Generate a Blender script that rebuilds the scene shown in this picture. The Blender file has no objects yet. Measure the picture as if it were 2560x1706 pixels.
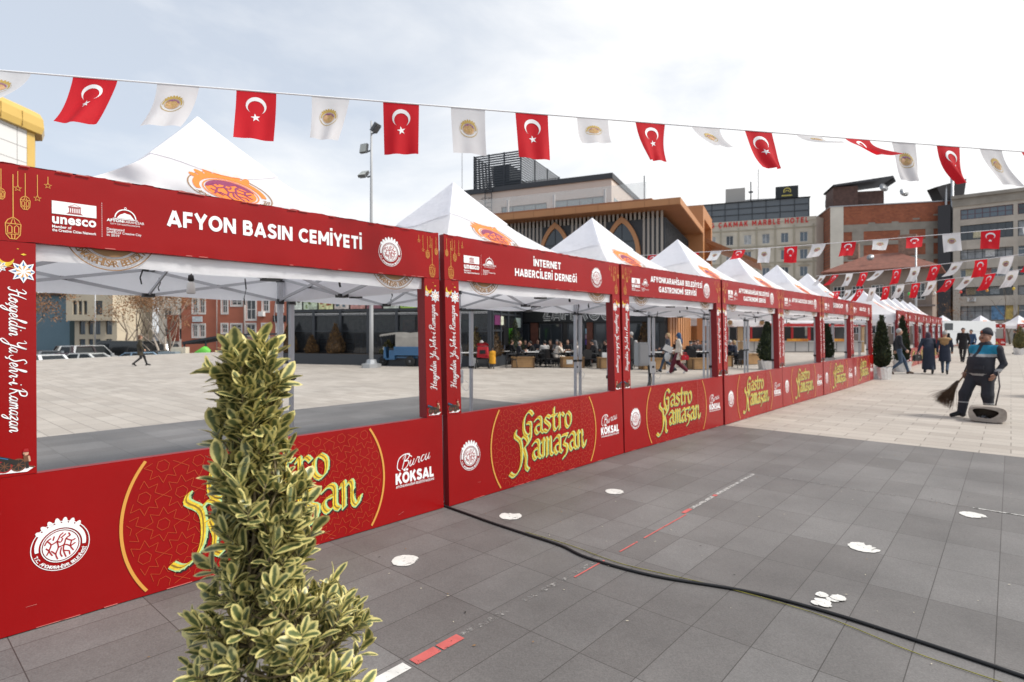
import bpy, math, random
import numpy as np
from mathutils import Vector, Matrix, Euler

SC = bpy.context.scene
COL = SC.collection
PI = math.pi
R = math.radians

# ---------------------------------------------------------------- camera
# world axes: +Y runs along the stall row, +X away from it on the walking side, 1.54 m eye height
EYE = 1.54
YAW = R(41.1)
cam_d = bpy.data.cameras.new('camera')
cam = bpy.data.objects.new('camera', cam_d)
COL.objects.link(cam)
cam.location = (0, 0, EYE)
cam.rotation_euler = (PI / 2, 0, YAW)
cam_d.sensor_width = 36.0
cam_d.lens = 20.11
cam_d.shift_y = -0.009
cam_d.clip_start = 0.05
cam_d.clip_end = 6000
cam_d.dof.use_dof = True
cam_d.dof.focus_distance = 2.6
cam_d.dof.aperture_fstop = 3.4
SC.camera = cam
_sy, _cy = math.sin(YAW), math.cos(YAW)


def W(u, v):
    """metres to the right of / in front of the eye -> world x, y"""
    return (u * _cy - v * _sy, u * _sy + v * _cy)


# ---------------------------------------------------------------- sky, sun, exposure
SUN_EL, SUN_AZ = R(48), R(62)      # azimuth clockwise from +Y
world = bpy.data.worlds.new('World')
SC.world = world
world.use_nodes = True
wn, wl = world.node_tree.nodes, world.node_tree.links
wn.clear()
w_out = wn.new('ShaderNodeOutputWorld')
sky = wn.new('ShaderNodeTexSky')
sky.sky_type = 'NISHITA'
sky.sun_disc = False
sky.sun_elevation = SUN_EL
sky.sun_rotation = SUN_AZ
sky.air_density = 1.0
sky.dust_density = 1.5
bg_sky = wn.new('ShaderNodeBackground')
bg_sky.inputs['Strength'].default_value = 0.10
wl.new(sky.outputs['Color'], bg_sky.inputs['Color'])
# thin cloud sheet: noise on the sky direction, thicker towards the right (sunward) side
tc = wn.new('ShaderNodeTexCoord')
mp = wn.new('ShaderNodeMapping')
mp.inputs['Scale'].default_value = (1.0, 1.0, 2.6)
wl.new(tc.outputs['Generated'], mp.inputs['Vector'])
nz = wn.new('ShaderNodeTexNoise')
nz.inputs['Scale'].default_value = 2.0
nz.inputs['Detail'].default_value = 8
nz.inputs['Roughness'].default_value = 0.55
nz.inputs['Distortion'].default_value = 0.35
wl.new(mp.outputs['Vector'], nz.inputs['Vector'])
dotn = wn.new('ShaderNodeVectorMath')
dotn.operation = 'DOT_PRODUCT'
dv = Vector((0.45, 0.89, -0.1)).normalized()
dotn.inputs[1].default_value = dv
wl.new(tc.outputs['Generated'], dotn.inputs[0])
add = wn.new('ShaderNodeMath')
add.operation = 'MULTIPLY_ADD'
wl.new(dotn.outputs['Value'], add.inputs[0])
add.inputs[1].default_value = 0.42
wl.new(nz.outputs['Fac'], add.inputs[2])
cr = wn.new('ShaderNodeValToRGB')
cr.color_ramp.elements[0].position = 0.38
cr.color_ramp.elements[0].color = (0.0, 0.0, 0.0, 1)
cr.color_ramp.elements[1].position = 0.72
cr.color_ramp.elements[1].color = (1, 1, 1, 1)
wl.new(add.outputs[0], cr.inputs['Fac'])
mr = wn.new('ShaderNodeMapRange')
mr.inputs['To Min'].default_value = 0.68
mr.inputs['To Max'].default_value = 0.97
wl.new(cr.outputs['Color'], mr.inputs['Value'])
bg_cl = wn.new('ShaderNodeBackground')
bg_cl.inputs['Strength'].default_value = 0.82
ccol = wn.new('ShaderNodeValToRGB')
ccol.color_ramp.elements[0].color = (0.72, 0.77, 0.84, 1)
ccol.color_ramp.elements[1].color = (0.97, 0.97, 0.965, 1)
wl.new(cr.outputs['Color'], ccol.inputs['Fac'])
wl.new(ccol.outputs['Color'], bg_cl.inputs['Color'])
wmix = wn.new('ShaderNodeMixShader')
wl.new(mr.outputs['Result'], wmix.inputs['Fac'])
wl.new(bg_sky.outputs[0], wmix.inputs[1])
wl.new(bg_cl.outputs[0], wmix.inputs[2])
wl.new(wmix.outputs[0], w_out.inputs['Surface'])

sun_d = bpy.data.lights.new('sun', 'SUN')
sun_d.energy = 2.8
sun_d.angle = R(15)
sun_d.color = (1.0, 0.955, 0.89)
sun = bpy.data.objects.new('sun', sun_d)
COL.objects.link(sun)
sd = Vector((math.sin(SUN_AZ) * math.cos(SUN_EL), math.cos(SUN_AZ) * math.cos(SUN_EL), math.sin(SUN_EL)))
sun.rotation_euler = sd.to_track_quat('Z', 'Y').to_euler()
sun.location = sd * 50
SC.view_settings.view_transform = 'Standard'
SC.view_settings.look = 'None'
SC.view_settings.exposure = 0.5
SC.view_settings.gamma = 1.0


# ---------------------------------------------------------------- materials
def mat(name, col, rough=0.7, var=0.0, vs=6.0, bump=0.0, bs=40.0, metal=0.0, spec=0.5, trans=0.0, emit=None, alpha=None, coat=0.0, col2=None, bd=0.02):
    m = bpy.data.materials.new(name)
    m.use_nodes = True
    nt = m.node_tree
    n, l = nt.nodes, nt.links
    b = n['Principled BSDF']
    b.inputs['Base Color'].default_value = (*col, 1)
    b.inputs['Roughness'].default_value = rough
    b.inputs['Metallic'].default_value = metal
    b.inputs['Specular IOR Level'].default_value = spec
    if coat:
        b.inputs['Coat Weight'].default_value = coat
        b.inputs['Coat Roughness'].default_value = 0.08
    if emit:
        b.inputs['Emission Color'].default_value = (*emit[0], 1)
        b.inputs['Emission Strength'].default_value = emit[1]
    if alpha is not None:
        b.inputs['Alpha'].default_value = alpha
    co = None
    if var or bump or col2:
        co = n.new('ShaderNodeTexCoord')
    if var or col2:
        t = n.new('ShaderNodeTexNoise')
        t.inputs['Scale'].default_value = vs
        t.inputs['Detail'].default_value = 6
        t.inputs['Roughness'].default_value = 0.6
        l.new(co.outputs['Object'], t.inputs['Vector'])
        r = n.new('ShaderNodeValToRGB')
        r.color_ramp.elements[0].position = 0.3
        r.color_ramp.elements[1].position = 0.7
        a = tuple(max(0, c * (1 - var)) for c in col)
        c2 = col2 if col2 else tuple(min(1, c * (1 + var)) for c in col)
        r.color_ramp.elements[0].color = (*a, 1)
        r.color_ramp.elements[1].color = (*c2, 1)
        l.new(t.outputs['Fac'], r.inputs['Fac'])
        l.new(r.outputs['Color'], b.inputs['Base Color'])
    if bump:
        t = n.new('ShaderNodeTexNoise')
        t.inputs['Scale'].default_value = bs
        t.inputs['Detail'].default_value = 4
        l.new(co.outputs['Object'], t.inputs['Vector'])
        bp = n.new('ShaderNodeBump')
        bp.inputs['Strength'].default_value = bump
        bp.inputs['Distance'].default_value = bd
        l.new(t.outputs['Fac'], bp.inputs['Height'])
        l.new(bp.outputs['Normal'], b.inputs['Normal'])
    if trans:
        o = n['Material Output']
        tr = n.new('ShaderNodeBsdfTranslucent')
        tr.inputs['Color'].default_value = (*[min(1, c * 1.0) for c in col], 1)
        mx = n.new('ShaderNodeMixShader')
        mx.inputs['Fac'].default_value = trans
        l.new(b.outputs[0], mx.inputs[1])
        l.new(tr.outputs[0], mx.inputs[2])
        l.new(mx.outputs[0], o.inputs['Surface'])
    return m


_mc = {}


def M(name, *a, **k):
    if name not in _mc:
        _mc[name] = mat(name, *a, **k)
    return _mc[name]


def tiles(name, c1, c2, mortar, bw, rh, offset, rough, mort=0.004, rot=0.0, shift=(0, 0), stain=0.12, grout_mix=1.0, bumps=0.15):
    """paving slabs: brick texture in world metres, per-slab tone, stains, fine grain"""
    m = bpy.data.materials.new(name)
    m.use_nodes = True
    nt = m.node_tree
    n, l = nt.nodes, nt.links
    b = n['Principled BSDF']
    b.inputs['Roughness'].default_value = rough
    b.inputs['Specular IOR Level'].default_value = 0.35
    co = n.new('ShaderNodeTexCoord')
    mp_ = n.new('ShaderNodeMapping')
    mp_.inputs['Rotation'].default_value = (0, 0, rot)
    mp_.inputs['Location'].default_value = (shift[0], shift[1], 0)
    l.new(co.outputs['Object'], mp_.inputs['Vector'])
    br = n.new('ShaderNodeTexBrick')
    br.inputs['Color1'].default_value = (*c1, 1)
    br.inputs['Color2'].default_value = (*c2, 1)
    br.inputs['Mortar'].default_value = (*mortar, 1)
    br.inputs['Scale'].default_value = 1.0
    br.inputs['Brick Width'].default_value = bw
    br.inputs['Row Height'].default_value = rh
    br.inputs['Mortar Size'].default_value = mort
    br.inputs['Mortar Smooth'].default_value = 0.3
    br.inputs['Bias'].default_value = 0.0
    br.offset = offset
    br.squash = 1.0
    l.new(mp_.outputs['Vector'], br.inputs['Vector'])
    t = n.new('ShaderNodeTexNoise')
    t.inputs['Scale'].default_value = 0.55
    t.inputs['Detail'].default_value = 10
    t.inputs['Roughness'].default_value = 0.65
    l.new(co.outputs['Object'], t.inputs['Vector'])
    t2 = n.new('ShaderNodeTexNoise')
    t2.inputs['Scale'].default_value = 130
    t2.inputs['Detail'].default_value = 3
    l.new(co.outputs['Object'], t2.inputs['Vector'])
    ma = n.new('ShaderNodeMapRange')
    ma.inputs['From Min'].default_value = 0.3
    ma.inputs['From Max'].default_value = 0.7
    ma.inputs['To Min'].default_value = 1 - stain
    ma.inputs['To Max'].default_value = 1 + stain
    l.new(t.outputs['Fac'], ma.inputs['Value'])
    mb = n.new('ShaderNodeMapRange')
    mb.inputs['From Min'].default_value = 0.25
    mb.inputs['From Max'].default_value = 0.75
    mb.inputs['To Min'].default_value = 0.78
    mb.inputs['To Max'].default_value = 1.22
    l.new(t2.outputs['Fac'], mb.inputs['Value'])
    mu = n.new('ShaderNodeMath')
    mu.operation = 'MULTIPLY'
    l.new(ma.outputs[0], mu.inputs[0])
    l.new(mb.outputs[0], mu.inputs[1])
    mc = n.new('ShaderNodeMix')
    mc.data_type = 'RGBA'
    mc.blend_type = 'MULTIPLY'
    mc.inputs['Factor'].default_value = 1
    l.new(br.outputs['Color'], mc.inputs['A'])
    l.new(mu.outputs[0], mc.inputs['B'])
    l.new(mc.outputs['Result'], b.inputs['Base Color'])
    # worn streaks change the gloss a little
    rr = n.new('ShaderNodeMapRange')
    rr.inputs['To Min'].default_value = rough - 0.12
    rr.inputs['To Max'].default_value = min(1, rough + 0.15)
    l.new(t.outputs['Fac'], rr.inputs['Value'])
    l.new(rr.outputs[0], b.inputs['Roughness'])
    bp = n.new('ShaderNodeBump')
    bp.inputs['Strength'].default_value = bumps
    bp.inputs['Distance'].default_value = 0.004
    l.new(t2.outputs['Fac'], bp.inputs['Height'])
    l.new(bp.outputs['Normal'], b.inputs['Normal'])
    return m


# ---------------------------------------------------------------- objects
def tag(o, label=None, cat=None, group=None, kind=None):
    if label: o['label'] = label
    if cat: o['category'] = cat
    if group: o['group'] = group
    if kind: o['kind'] = kind
    return o


def thing(name, label, cat, loc=(0, 0, 0), rotz=0.0, group=None):
    o = bpy.data.objects.new(name, None)
    o.empty_display_size = 0.2
    COL.objects.link(o)
    o.location = loc
    o.rotation_euler = (0, 0, rotz)
    return tag(o, label, cat, group)


_kids = {}


def dup(root, loc, rotz, label=None, group=None, rot=None):
    r = root.copy()
    COL.objects.link(r)
    r.location = loc
    r.rotation_euler = rot if rot else (0, 0, rotz)
    if label: r['label'] = label
    if group: r['group'] = group

    def rec(src, dst):
        for ch in _kids.get(src.name, []):
            c = ch.copy()
            COL.objects.link(c)
            c.parent = dst
            _kids.setdefault(dst.name, []).append(c)
            rec(ch, c)
    rec(root, r)
    return r


class MB:
    """collects shapes and links them as ONE mesh object"""

    def __init__(self):
        self.v, self.f, self.m, self.s = [], [], [], []

    def add(self, vs, fs, m=0, smooth=False):
        o = len(self.v)
        self.v.extend([tuple(p) for p in vs])
        for f in fs:
            self.f.append([i + o for i in f])
            self.m.append(m)
            self.s.append(smooth)
        return self

    def box(self, x0, x1, y0, y1, z0, z1, m=0):
        vs = [(x, y, z) for x in (x0, x1) for y in (y0, y1) for z in (z0, z1)]
        return self.add(vs, [(0, 1, 3, 2), (4, 6, 7, 5), (0, 4, 5, 1), (2, 3, 7, 6), (0, 2, 6, 4), (1, 5, 7, 3)], m)

    def cbox(self, c, s, m=0, rz=0.0):
        ca, sa = math.cos(rz), math.sin(rz)
        vs = []
        for x in (-.5, .5):
            for y in (-.5, .5):
                for z in (-.5, .5):
                    a, b = x * s[0], y * s[1]
                    vs.append((c[0] + a * ca - b * sa, c[1] + a * sa + b * ca, c[2] + z * s[2]))
        return self.add(vs, [(0, 1, 3, 2), (4, 6, 7, 5), (0, 4, 5, 1), (2, 3, 7, 6), (0, 2, 6, 4), (1, 5, 7, 3)], m)

    def bar(self, p, q, w, h, m=0, up=(0, 0, 1)):
        p, q = Vector(p), Vector(q)
        d = (q - p).normalized()
        u = Vector(up)
        if abs(d.dot(u)) > 0.98: u = Vector((1, 0, 0))
        a = d.cross(u).normalized() * w / 2
        b = a.cross(d).normalized() * h / 2
        vs = [c + sa * a + sb * b for c in (p, q) for sa, sb in ((-1, -1), (1, -1), (1, 1), (-1, 1))]
        return self.add(vs, [(3, 2, 1, 0), (4, 5, 6, 7), (0, 1, 5, 4), (1, 2, 6, 5), (2, 3, 7, 6), (3, 0, 4, 7)], m)

    def tube(self, pts, r, n=6, m=0, smooth=True):
        pts = [Vector(p) for p in pts]
        k = len(pts)
        rs = r if isinstance(r, (list, tuple)) else [r] * k
        ref = Vector((0, 0, 1))
        vs, fs = [], []
        pa = None
        for i, p in enumerate(pts):
            d = (pts[min(i + 1, k - 1)] - pts[max(i - 1, 0)]).normalized()
            if pa is None:
                a = d.cross(ref)
                if a.length < 1e-3: a = d.cross(Vector((1, 0, 0)))
            else:
                a = pa - d * pa.dot(d)
            a.normalize()
            pa = a
            b = d.cross(a)
            for j in range(n):
                t = 2 * PI * j / n
                vs.append(p + (a * math.cos(t) + b * math.sin(t)) * rs[i])
        for i in range(k - 1):
            for j in range(n):
                j2 = (j + 1) % n
                fs.append((i * n + j, i * n + j2, (i + 1) * n + j2, (i + 1) * n + j))
        fs.append(tuple(reversed(range(n))))
        fs.append(tuple(range((k - 1) * n, k * n)))
        return self.add(vs, fs, m, smooth)

    def lathe(self, prof, n=16, m=0, c=(0, 0, 0), smooth=True, cap=True):
        vs, fs = [], []
        for r, z in prof:
            for j in range(n):
                t = 2 * PI * j / n
                vs.append((c[0] + r * math.cos(t), c[1] + r * math.sin(t), c[2] + z))
        k = len(prof)
        for i in range(k - 1):
            for j in range(n):
                j2 = (j + 1) % n
                fs.append((i * n + j, i * n + j2, (i + 1) * n + j2, (i + 1) * n + j))
        if cap:
            fs.append(tuple(reversed(range(n))))
            fs.append(tuple(range((k - 1) * n, k * n)))
        return self.add(vs, fs, m, smooth)

    def grid(self, fn, nu, nv, m=0, smooth=True, closed_u=False):
        vs = [fn(i / nu, j / nv) for j in range(nv + 1) for i in range(nu + 1)]
        fs = [(j * (nu + 1) + i, j * (nu + 1) + i + 1, (j + 1) * (nu + 1) + i + 1, (j + 1) * (nu + 1) + i) for j in range(nv) for i in range(nu)]
        return self.add(vs, fs, m, smooth)

    def prism(self, pts, y0, y1, m=0):
        """outline in x,z extruded from y0 to y1"""
        n = len(pts)
        vs = [(p[0], y0, p[1]) for p in pts] + [(p[0], y1, p[1]) for p in pts]
        fs = [tuple(range(n)), tuple(reversed(range(n, 2 * n)))] + [(i, i + n, (i + 1) % n + n, (i + 1) % n) for i in range(n)]
        return self.add(vs, fs, m)

    def obj(self, name, mats, parent=None, label=None):
        me = bpy.data.meshes.new(name)
        me.from_pydata(self.v, [], self.f)
        mats = mats if isinstance(mats, (list, tuple)) else [mats]
        for x in mats: me.materials.append(x)
        if len(mats) > 1:
            me.polygons.foreach_set('material_index', self.m)
        me.polygons.foreach_set('use_smooth', self.s)
        me.validate()
        me.update()
        o = bpy.data.objects.new(name, me)
        COL.objects.link(o)
        if parent is not None:
            o.parent = parent
            _kids.setdefault(parent.name, []).append(o)
        if label: o['label'] = label
        return o


def bevel_mesh(o, w, seg=2):
    import bmesh
    bm = bmesh.new()
    bm.from_mesh(o.data)
    bmesh.ops.bevel(bm, geom=bm.edges[:], offset=w, segments=seg, affect='EDGES', clamp_overlap=True)
    bm.to_mesh(o.data)
    bm.free()
    return o


def catmull(pts, n=5):
    if len(pts) < 3: return list(pts)
    P = [pts[0]] + list(pts) + [pts[-1]]
    out = []
    for i in range(1, len(P) - 2):
        p0, p1, p2, p3 = P[i - 1], P[i], P[i + 1], P[i + 2]
        for k in range(n):
            t = k / n
            out.append(tuple(0.5 * ((2 * b) + (-a + c) * t + (2 * a - 5 * b + 4 * c - d) * t * t + (-a + 3 * b - 3 * c + d) * t ** 3) for a, b, c, d in zip(p0, p1, p2, p3)))
    out.append(tuple(pts[-1]))
    return out
# ---------------------------------------------------------------- flat print: lettering, ribbons, emblems
_tc = {}


def glyphs(s, bold=0.0):
    """2-D vertices, faces and width of a line of type, cap height about 0.69"""
    k = (s, bold)
    if k not in _tc:
        c = bpy.data.curves.new('type', 'FONT')
        c.body = s
        c.size = 1.0
        c.resolution_u = 3
        c.offset = bold
        c.space_character = 1.0 + bold * 1.6
        o = bpy.data.objects.new('type', c)
        me = bpy.data.meshes.new_from_object(o)
        vs = [(v.co.x, v.co.y) for v in me.vertices]
        fs = [tuple(p.vertices) for p in me.polygons]
        bpy.data.objects.remove(o)
        bpy.data.meshes.remove(me)
        bpy.data.curves.remove(c)
        x1 = max([v[0] for v in vs], default=0.3)
        x0 = min([v[0] for v in vs], default=0.0)
        _tc[k] = (vs, fs, x0, x1)
    return _tc[k]


class Print(MB):
    """flat printing laid on a surface; fn(x, y, layer) gives the place of a print point"""

    def __init__(self, fn):
        super().__init__()
        self.fn = fn

    def poly(self, pts, m=0, layer=0):
        return self.add([self.fn(x, y, layer) for x, y in pts], [tuple(range(len(pts)))], m)

    def ribbon(self, pts, w, m=0, layer=0, taper=False):
        vs, fs = [], []
        k = len(pts)
        for i, p in enumerate(pts):
            a, b = pts[max(i - 1, 0)], pts[min(i + 1, k - 1)]
            dx, dy = b[0] - a[0], b[1] - a[1]
            q = math.hypot(dx, dy) or 1
            ww = (w[i] if isinstance(w, (list, tuple)) else w) / 2
            if taper: ww *= 0.35 + 0.65 * math.sin(PI * (i + .5) / k)
            nx, ny = -dy / q * ww, dx / q * ww
            vs += [self.fn(p[0] + nx, p[1] + ny, layer), self.fn(p[0] - nx, p[1] - ny, layer)]
        for i in range(k - 1):
            fs.append((2 * i, 2 * i + 1, 2 * i + 3, 2 * i + 2))
        return self.add(vs, fs, m)

    def nib(self, pts, w, ang, m=0, layer=0, h=0.012):
        """broad-nib pen stroke"""
        a = math.cos(ang) * w / 2, math.sin(ang) * w / 2
        b = -math.sin(ang) * h, math.cos(ang) * h
        for p, q in zip(pts[:-1], pts[1:]):
            dx, dy = q[0] - p[0], q[1] - p[1]
            cr_ = a[0] * dy - a[1] * dx
            sg = 1 if cr_ > 0 else -1
            A = [(p[0] - a[0] * sg, p[1] - a[1] * sg), (p[0] + a[0] * sg, p[1] + a[1] * sg), (q[0] + a[0] * sg, q[1] + a[1] * sg), (q[0] - a[0] * sg, q[1] - a[1] * sg)]
            self.poly(A, m, layer)
        L = math.hypot(*a)
        for p in pts:      # nib thickness
            self.poly([(p[0] - a[0] - b[0], p[1] - a[1] - b[1]), (p[0] + a[0] - b[0], p[1] + a[1] - b[1]), (p[0] + a[0] + b[0], p[1] + a[1] + b[1]), (p[0] - a[0] + b[0], p[1] - a[1] + b[1])], m, layer)

    def disc(self, c, r, m=0, layer=0, n=24, sy=1.0):
        vs = [c] + [(c[0] + r * math.cos(2 * PI * i / n), c[1] + r * sy * math.sin(2 * PI * i / n)) for i in range(n)]
        return self.add([self.fn(x, y, layer) for x, y in vs], [(0, i + 1, (i + 1) % n + 1) for i in range(n)], m)

    def arc(self, c, r, w, a0, a1, m=0, layer=0, n=28, sy=1.0):
        pts = [(c[0] + r * math.cos(R(a0 + (a1 - a0) * i / n)), c[1] + r * sy * math.sin(R(a0 + (a1 - a0) * i / n))) for i in range(n + 1)]
        return self.ribbon(pts, w, m, layer)

    def text(self, s, x, y, cap, m=0, layer=0, bold=0.0, align='L', width=None, rot=0.0, shear=0.0):
        vs, fs, x0, x1 = glyphs(s, bold)
        k = cap / 0.69
        kx = k if width is None else width / (x1 - x0)
        ox = {'L': x0, 'C': (x0 + x1) / 2, 'R': x1}[align]
        ca, sa = math.cos(rot), math.sin(rot)
        out = []
        for a, b in vs:
            px, py = (a - ox) * kx + shear * b * k, b * k
            out.append(self.fn(x + px * ca - py * sa, y + px * sa + py * ca, layer))
        return self.add(out, fs, m)

    def arctext(self, s, c, r, cap, a0, a1, m=0, layer=0, bold=0.0, sy=1.0):
        """letters standing upright along the bottom of a circle, from angle a0 to a1 (degrees)"""
        n = len(s)
        for i, ch in enumerate(s):
            if ch == ' ': continue
            t = R(a0 + (a1 - a0) * (i + .5) / n)
            self.text(ch, c[0] + r * math.cos(t), c[1] + r * sy * math.sin(t), cap, m, layer, bold, 'C', rot=t + PI / 2)


def star5(c, r, rot=0.0, k=0.382):
    return [(c[0] + (r if i % 2 == 0 else r * k) * math.cos(rot + PI / 2 + i * PI / 5), c[1] + (r if i % 2 == 0 else r * k) * math.sin(rot + PI / 2 + i * PI / 5)) for i in range(10)]


CRACKS = [[(-.42, .28), (-.3, .1), (-.36, -.12), (-.26, -.34)], [(-.3, .1), (-.12, .2), (-.02, .42)], [(-.12, .2), (-.08, -.05), (-.16, -.3), (-.1, -.52)],
          [(-.08, -.05), (.1, .02), (.16, .24), (.3, .34)], [(.1, .02), (.08, -.22), (.16, -.5)], [(.16, .24), (.34, .12), (.46, .16)],
          [(.34, .12), (.3, -.1), (.4, -.3)], [(.08, -.22), (.26, -.28)], [(-.46, 0), (-.36, -.12)], [(.0, .3), (.16, .44)], [(-.2, .42), (-.24, .26)],
          [(-.5, .12), (-.42, .28), (-.3, .36)], [(-.3, -.14), (-.16, -.3)], [(.02, -.08), (-.02, -.3), (.04, -.46)], [(.3, -.1), (.2, -.02), (.1, .02)], [(.46, .0), (.3, -.1)], [(-.02, .42), (.08, .5)], [(.3, .34), (.24, .46)], [(-.36, -.12), (-.44, -.28)], [(.26, -.28), (.28, -.44)], [(-.12, .2), (.0, .14), (.06, .28)]]


def emblem(P, c, r, mk, mcrack, mcap=None, mcore=None, fine=True, sy=1.0, letters='T.C. AFYONKARAHİSAR BELEDİYESİ', mtext=None, layer=0):
    """town emblem: petals over a ring, a cracked rock inside, words below"""
    mt = mk if mtext is None else mtext
    if fine:
        P.arc(c, r * .985, r * .03, 0, 360, mt, layer, 40, sy)
    # heavy upper ring, thicker on top
    pts, ws = [], []
    for i in range(29):
        t = R(188 - (188 + 8) * i / 28)
        w = .12 + .08 * math.sin(PI * i / 28)
        rr = .80 + .02 * math.sin(PI * i / 28)
        pts.append((c[0] + r * rr * math.cos(t), c[1] + r * sy * rr * math.sin(t)))
        ws.append(r * w)
    P.ribbon(pts, ws, mk, layer)
    for i in range(7):                                   # petals
        t = R(138 - 14.5 * i)
        d = (math.cos(t + .22), math.sin(t + .22))
        b = (c[0] + r * .86 * math.cos(t), c[1] + r * sy * .86 * math.sin(t))
        L = r * (.23 + .06 * math.sin(PI * i / 6))
        q = [b, (b[0] + d[0] * L * .45, b[1] + d[1] * L * .45), (b[0] + d[0] * L * .8 + r * .015, b[1] + d[1] * L * .8), (b[0] + d[0] * L + r * .02, b[1] + d[1] * L)]
        P.ribbon(q, [r * .17, r * .19, r * .13, r * .05], mk, layer)
    P.arc(c, r * .655, r * .035, 0, 360, mk, layer, 32, sy)
    core = mk if mcore is None else mcore
    P.disc(c, r * .60, core, layer, 28, sy)
    if mcap is not None:
        pts = [(c[0] + r * .605 * math.cos(R(a)), c[1] + r * sy * .605 * math.sin(R(a))) for a in range(8, 173, 9)]
        pts += [(c[0] + r * x, c[1] + r * sy * y) for x, y in ((-.42, .2), (-.25, .36), (0, .3), (.2, .4), (.4, .22))]
        P.poly(pts, mcap, layer + 1)
    for cr_ in CRACKS:
        P.ribbon([(c[0] + r * x * 1.08, c[1] + r * sy * y * 1.02) for x, y in catmull(cr_, 3)], r * .05, mcrack, layer + 2)
    if letters:
        P.arctext(letters, c, r * .93, r * .125, 197, 343, mt, layer, .02, sy)


SCRIPT = {
    'H': (1.55, [[(-.1, 1.6), (.2, 2.05), (.5, 1.9), (.46, 1.0), (.4, .1), (.15, -.1), (0, .15)], [(1.3, 2.1), (1.12, 1.2), (1.08, .3), (1.25, 0), (1.55, .3)], [(.1, .9), (.7, 1.12), (1.2, 1.1)]]),
    'o': (.8, [[(0, .3), (.12, .5), (.5, .95), (.2, .9), (.08, .4), (.3, 0), (.6, .2), (.62, .7), (.5, .92), (.8, .7)]]),
    'ş': (.65, [[(0, .1), (.45, 1), (.5, .55), (.45, .1), (.2, 0), (.05, .15)], [(.3, 0), (.42, -.25), (.2, -.42)], [(.45, .1), (.65, .3)]]),
    'g': (.88, [[(.6, .85), (.3, .95), (.1, .5), (.3, .05), (.6, .4), (.65, .9), (.6, -.5), (.35, -1.0), (.1, -.8), (.4, -.3), (.9, .25)]]),
    'e': (.7, [[(0, .3), (.5, .55), (.5, .85), (.3, .95), (.1, .5), (.3, .02), (.75, .3)]]),
    'l': (.55, [[(0, .3), (.4, 1.5), (.45, 2.0), (.28, 2.05), (.2, 1.2), (.2, .2), (.4, 0), (.6, .3)]]),
    'd': (.95, [[(.6, .85), (.3, .95), (.08, .45), (.3, .02), (.6, .4), (.75, 2.0), (.65, .3), (.8, 0), (1, .3)]]),
    'i': (.5, [[(0, .3), (.2, .95), (.2, .2), (.35, 0), (.55, .3)], [(.24, 1.35), (.3, 1.45)]]),
    'n': (.9, [[(0, .3), (.15, .95), (.15, 0)], [(.15, .5), (.4, .95), (.6, .8), (.58, .2), (.72, 0), (.9, .3)]]),
    'Y': (1.35, [[(0, 1.8), (.3, 2.1), (.45, 1.6), (.5, 1.1), (.8, 1.0), (1.1, 1.4), (1.25, 2.1), (1.1, .6), (.9, -.6), (.5, -1), (.3, -.7), (.8, -.1), (1.4, .3)]]),
    'a': (.92, [[(.6, .85), (.3, .95), (.08, .45), (.3, .02), (.6, .4), (.66, .95), (.62, .2), (.78, 0), (.95, .3)]]),
    'Ş': (1.05, [[(1.0, 1.8), (.7, 2.1), (.35, 1.8), (.6, 1.2), (.8, .6), (.5, 0), (.1, .1), (-.05, .5)], [(.45, 0), (.58, -.3), (.35, -.48)]]),
    'h': (.9, [[(0, .3), (.4, 1.5), (.42, 2.0), (.28, 2.0), (.2, 1.2), (.18, 0)], [(.18, .5), (.42, .95), (.6, .8), (.58, .2), (.72, 0), (.9, .3)]]),
    'r': (.78, [[(0, .3), (.25, 1.0), (.3, .85), (.55, .85), (.5, .3), (.65, 0), (.8, .3)]]),
    '-': (.6, [[(.1, .5), (.5, .55)]]),
    'R': (1.35, [[(.4, 2.0), (.35, 1), (.25, 0)], [(0, 1.5), (.4, 2.1), (1, 2.0), (1.0, 1.4), (.4, 1.1), (.8, .5), (1.1, 0), (1.4, .3)]]),
    'm': (1.2, [[(0, .3), (.15, .95), (.15, 0)], [(.15, .5), (.38, .95), (.5, .8), (.5, 0)], [(.5, .5), (.75, .95), (.9, .8), (.88, .2), (1, 0), (1.2, .3)]]),
    'z': (.72, [[(0, .8), (.2, .95), (.55, .9), (.1, .15), (.45, .1), (.4, -.6), (.15, -.9), (0, -.6), (.72, .25)]]),
    'B': (1.2, [[(.4, 2), (.3, 1), (.25, 0)], [(0, 1.5), (.4, 2.1), (.95, 1.9), (.8, 1.3), (.4, 1.1), (1, .9), (.95, .2), (.5, -.1), (.15, .2)]]),
    'u': (.88, [[(0, .3), (.15, .95), (.12, .2), (.3, 0), (.55, .4), (.6, .95), (.58, .2), (.72, 0), (.9, .3)]]),
    'c': (.65, [[(.55, .8), (.3, .95), (.08, .45), (.3, .02), (.65, .3)]]),
    ' ': (.35, []),
}


def script(P, s, x, y, length, xh, w, m=0, layer=0, rot=0.0, slant=.3):
    tot = sum(SCRIPT[ch][0] for ch in s)
    kx = length / tot
    ca, sa = math.cos(rot), math.sin(rot)
    pen = 0.0
    for ch in s:
        adv, strokes = SCRIPT[ch]
        for st in strokes:
            pts = [(pen + a + slant * b, b) for a, b in st]
            pts = catmull(pts, 4)
            q = []
            for a, b in pts:
                a, b = a * kx, b * xh
                q.append((x + a * ca - b * sa, y + a * sa + b * ca))
            P.ribbon(q, w, m, layer, taper=True)
        pen += adv


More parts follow.
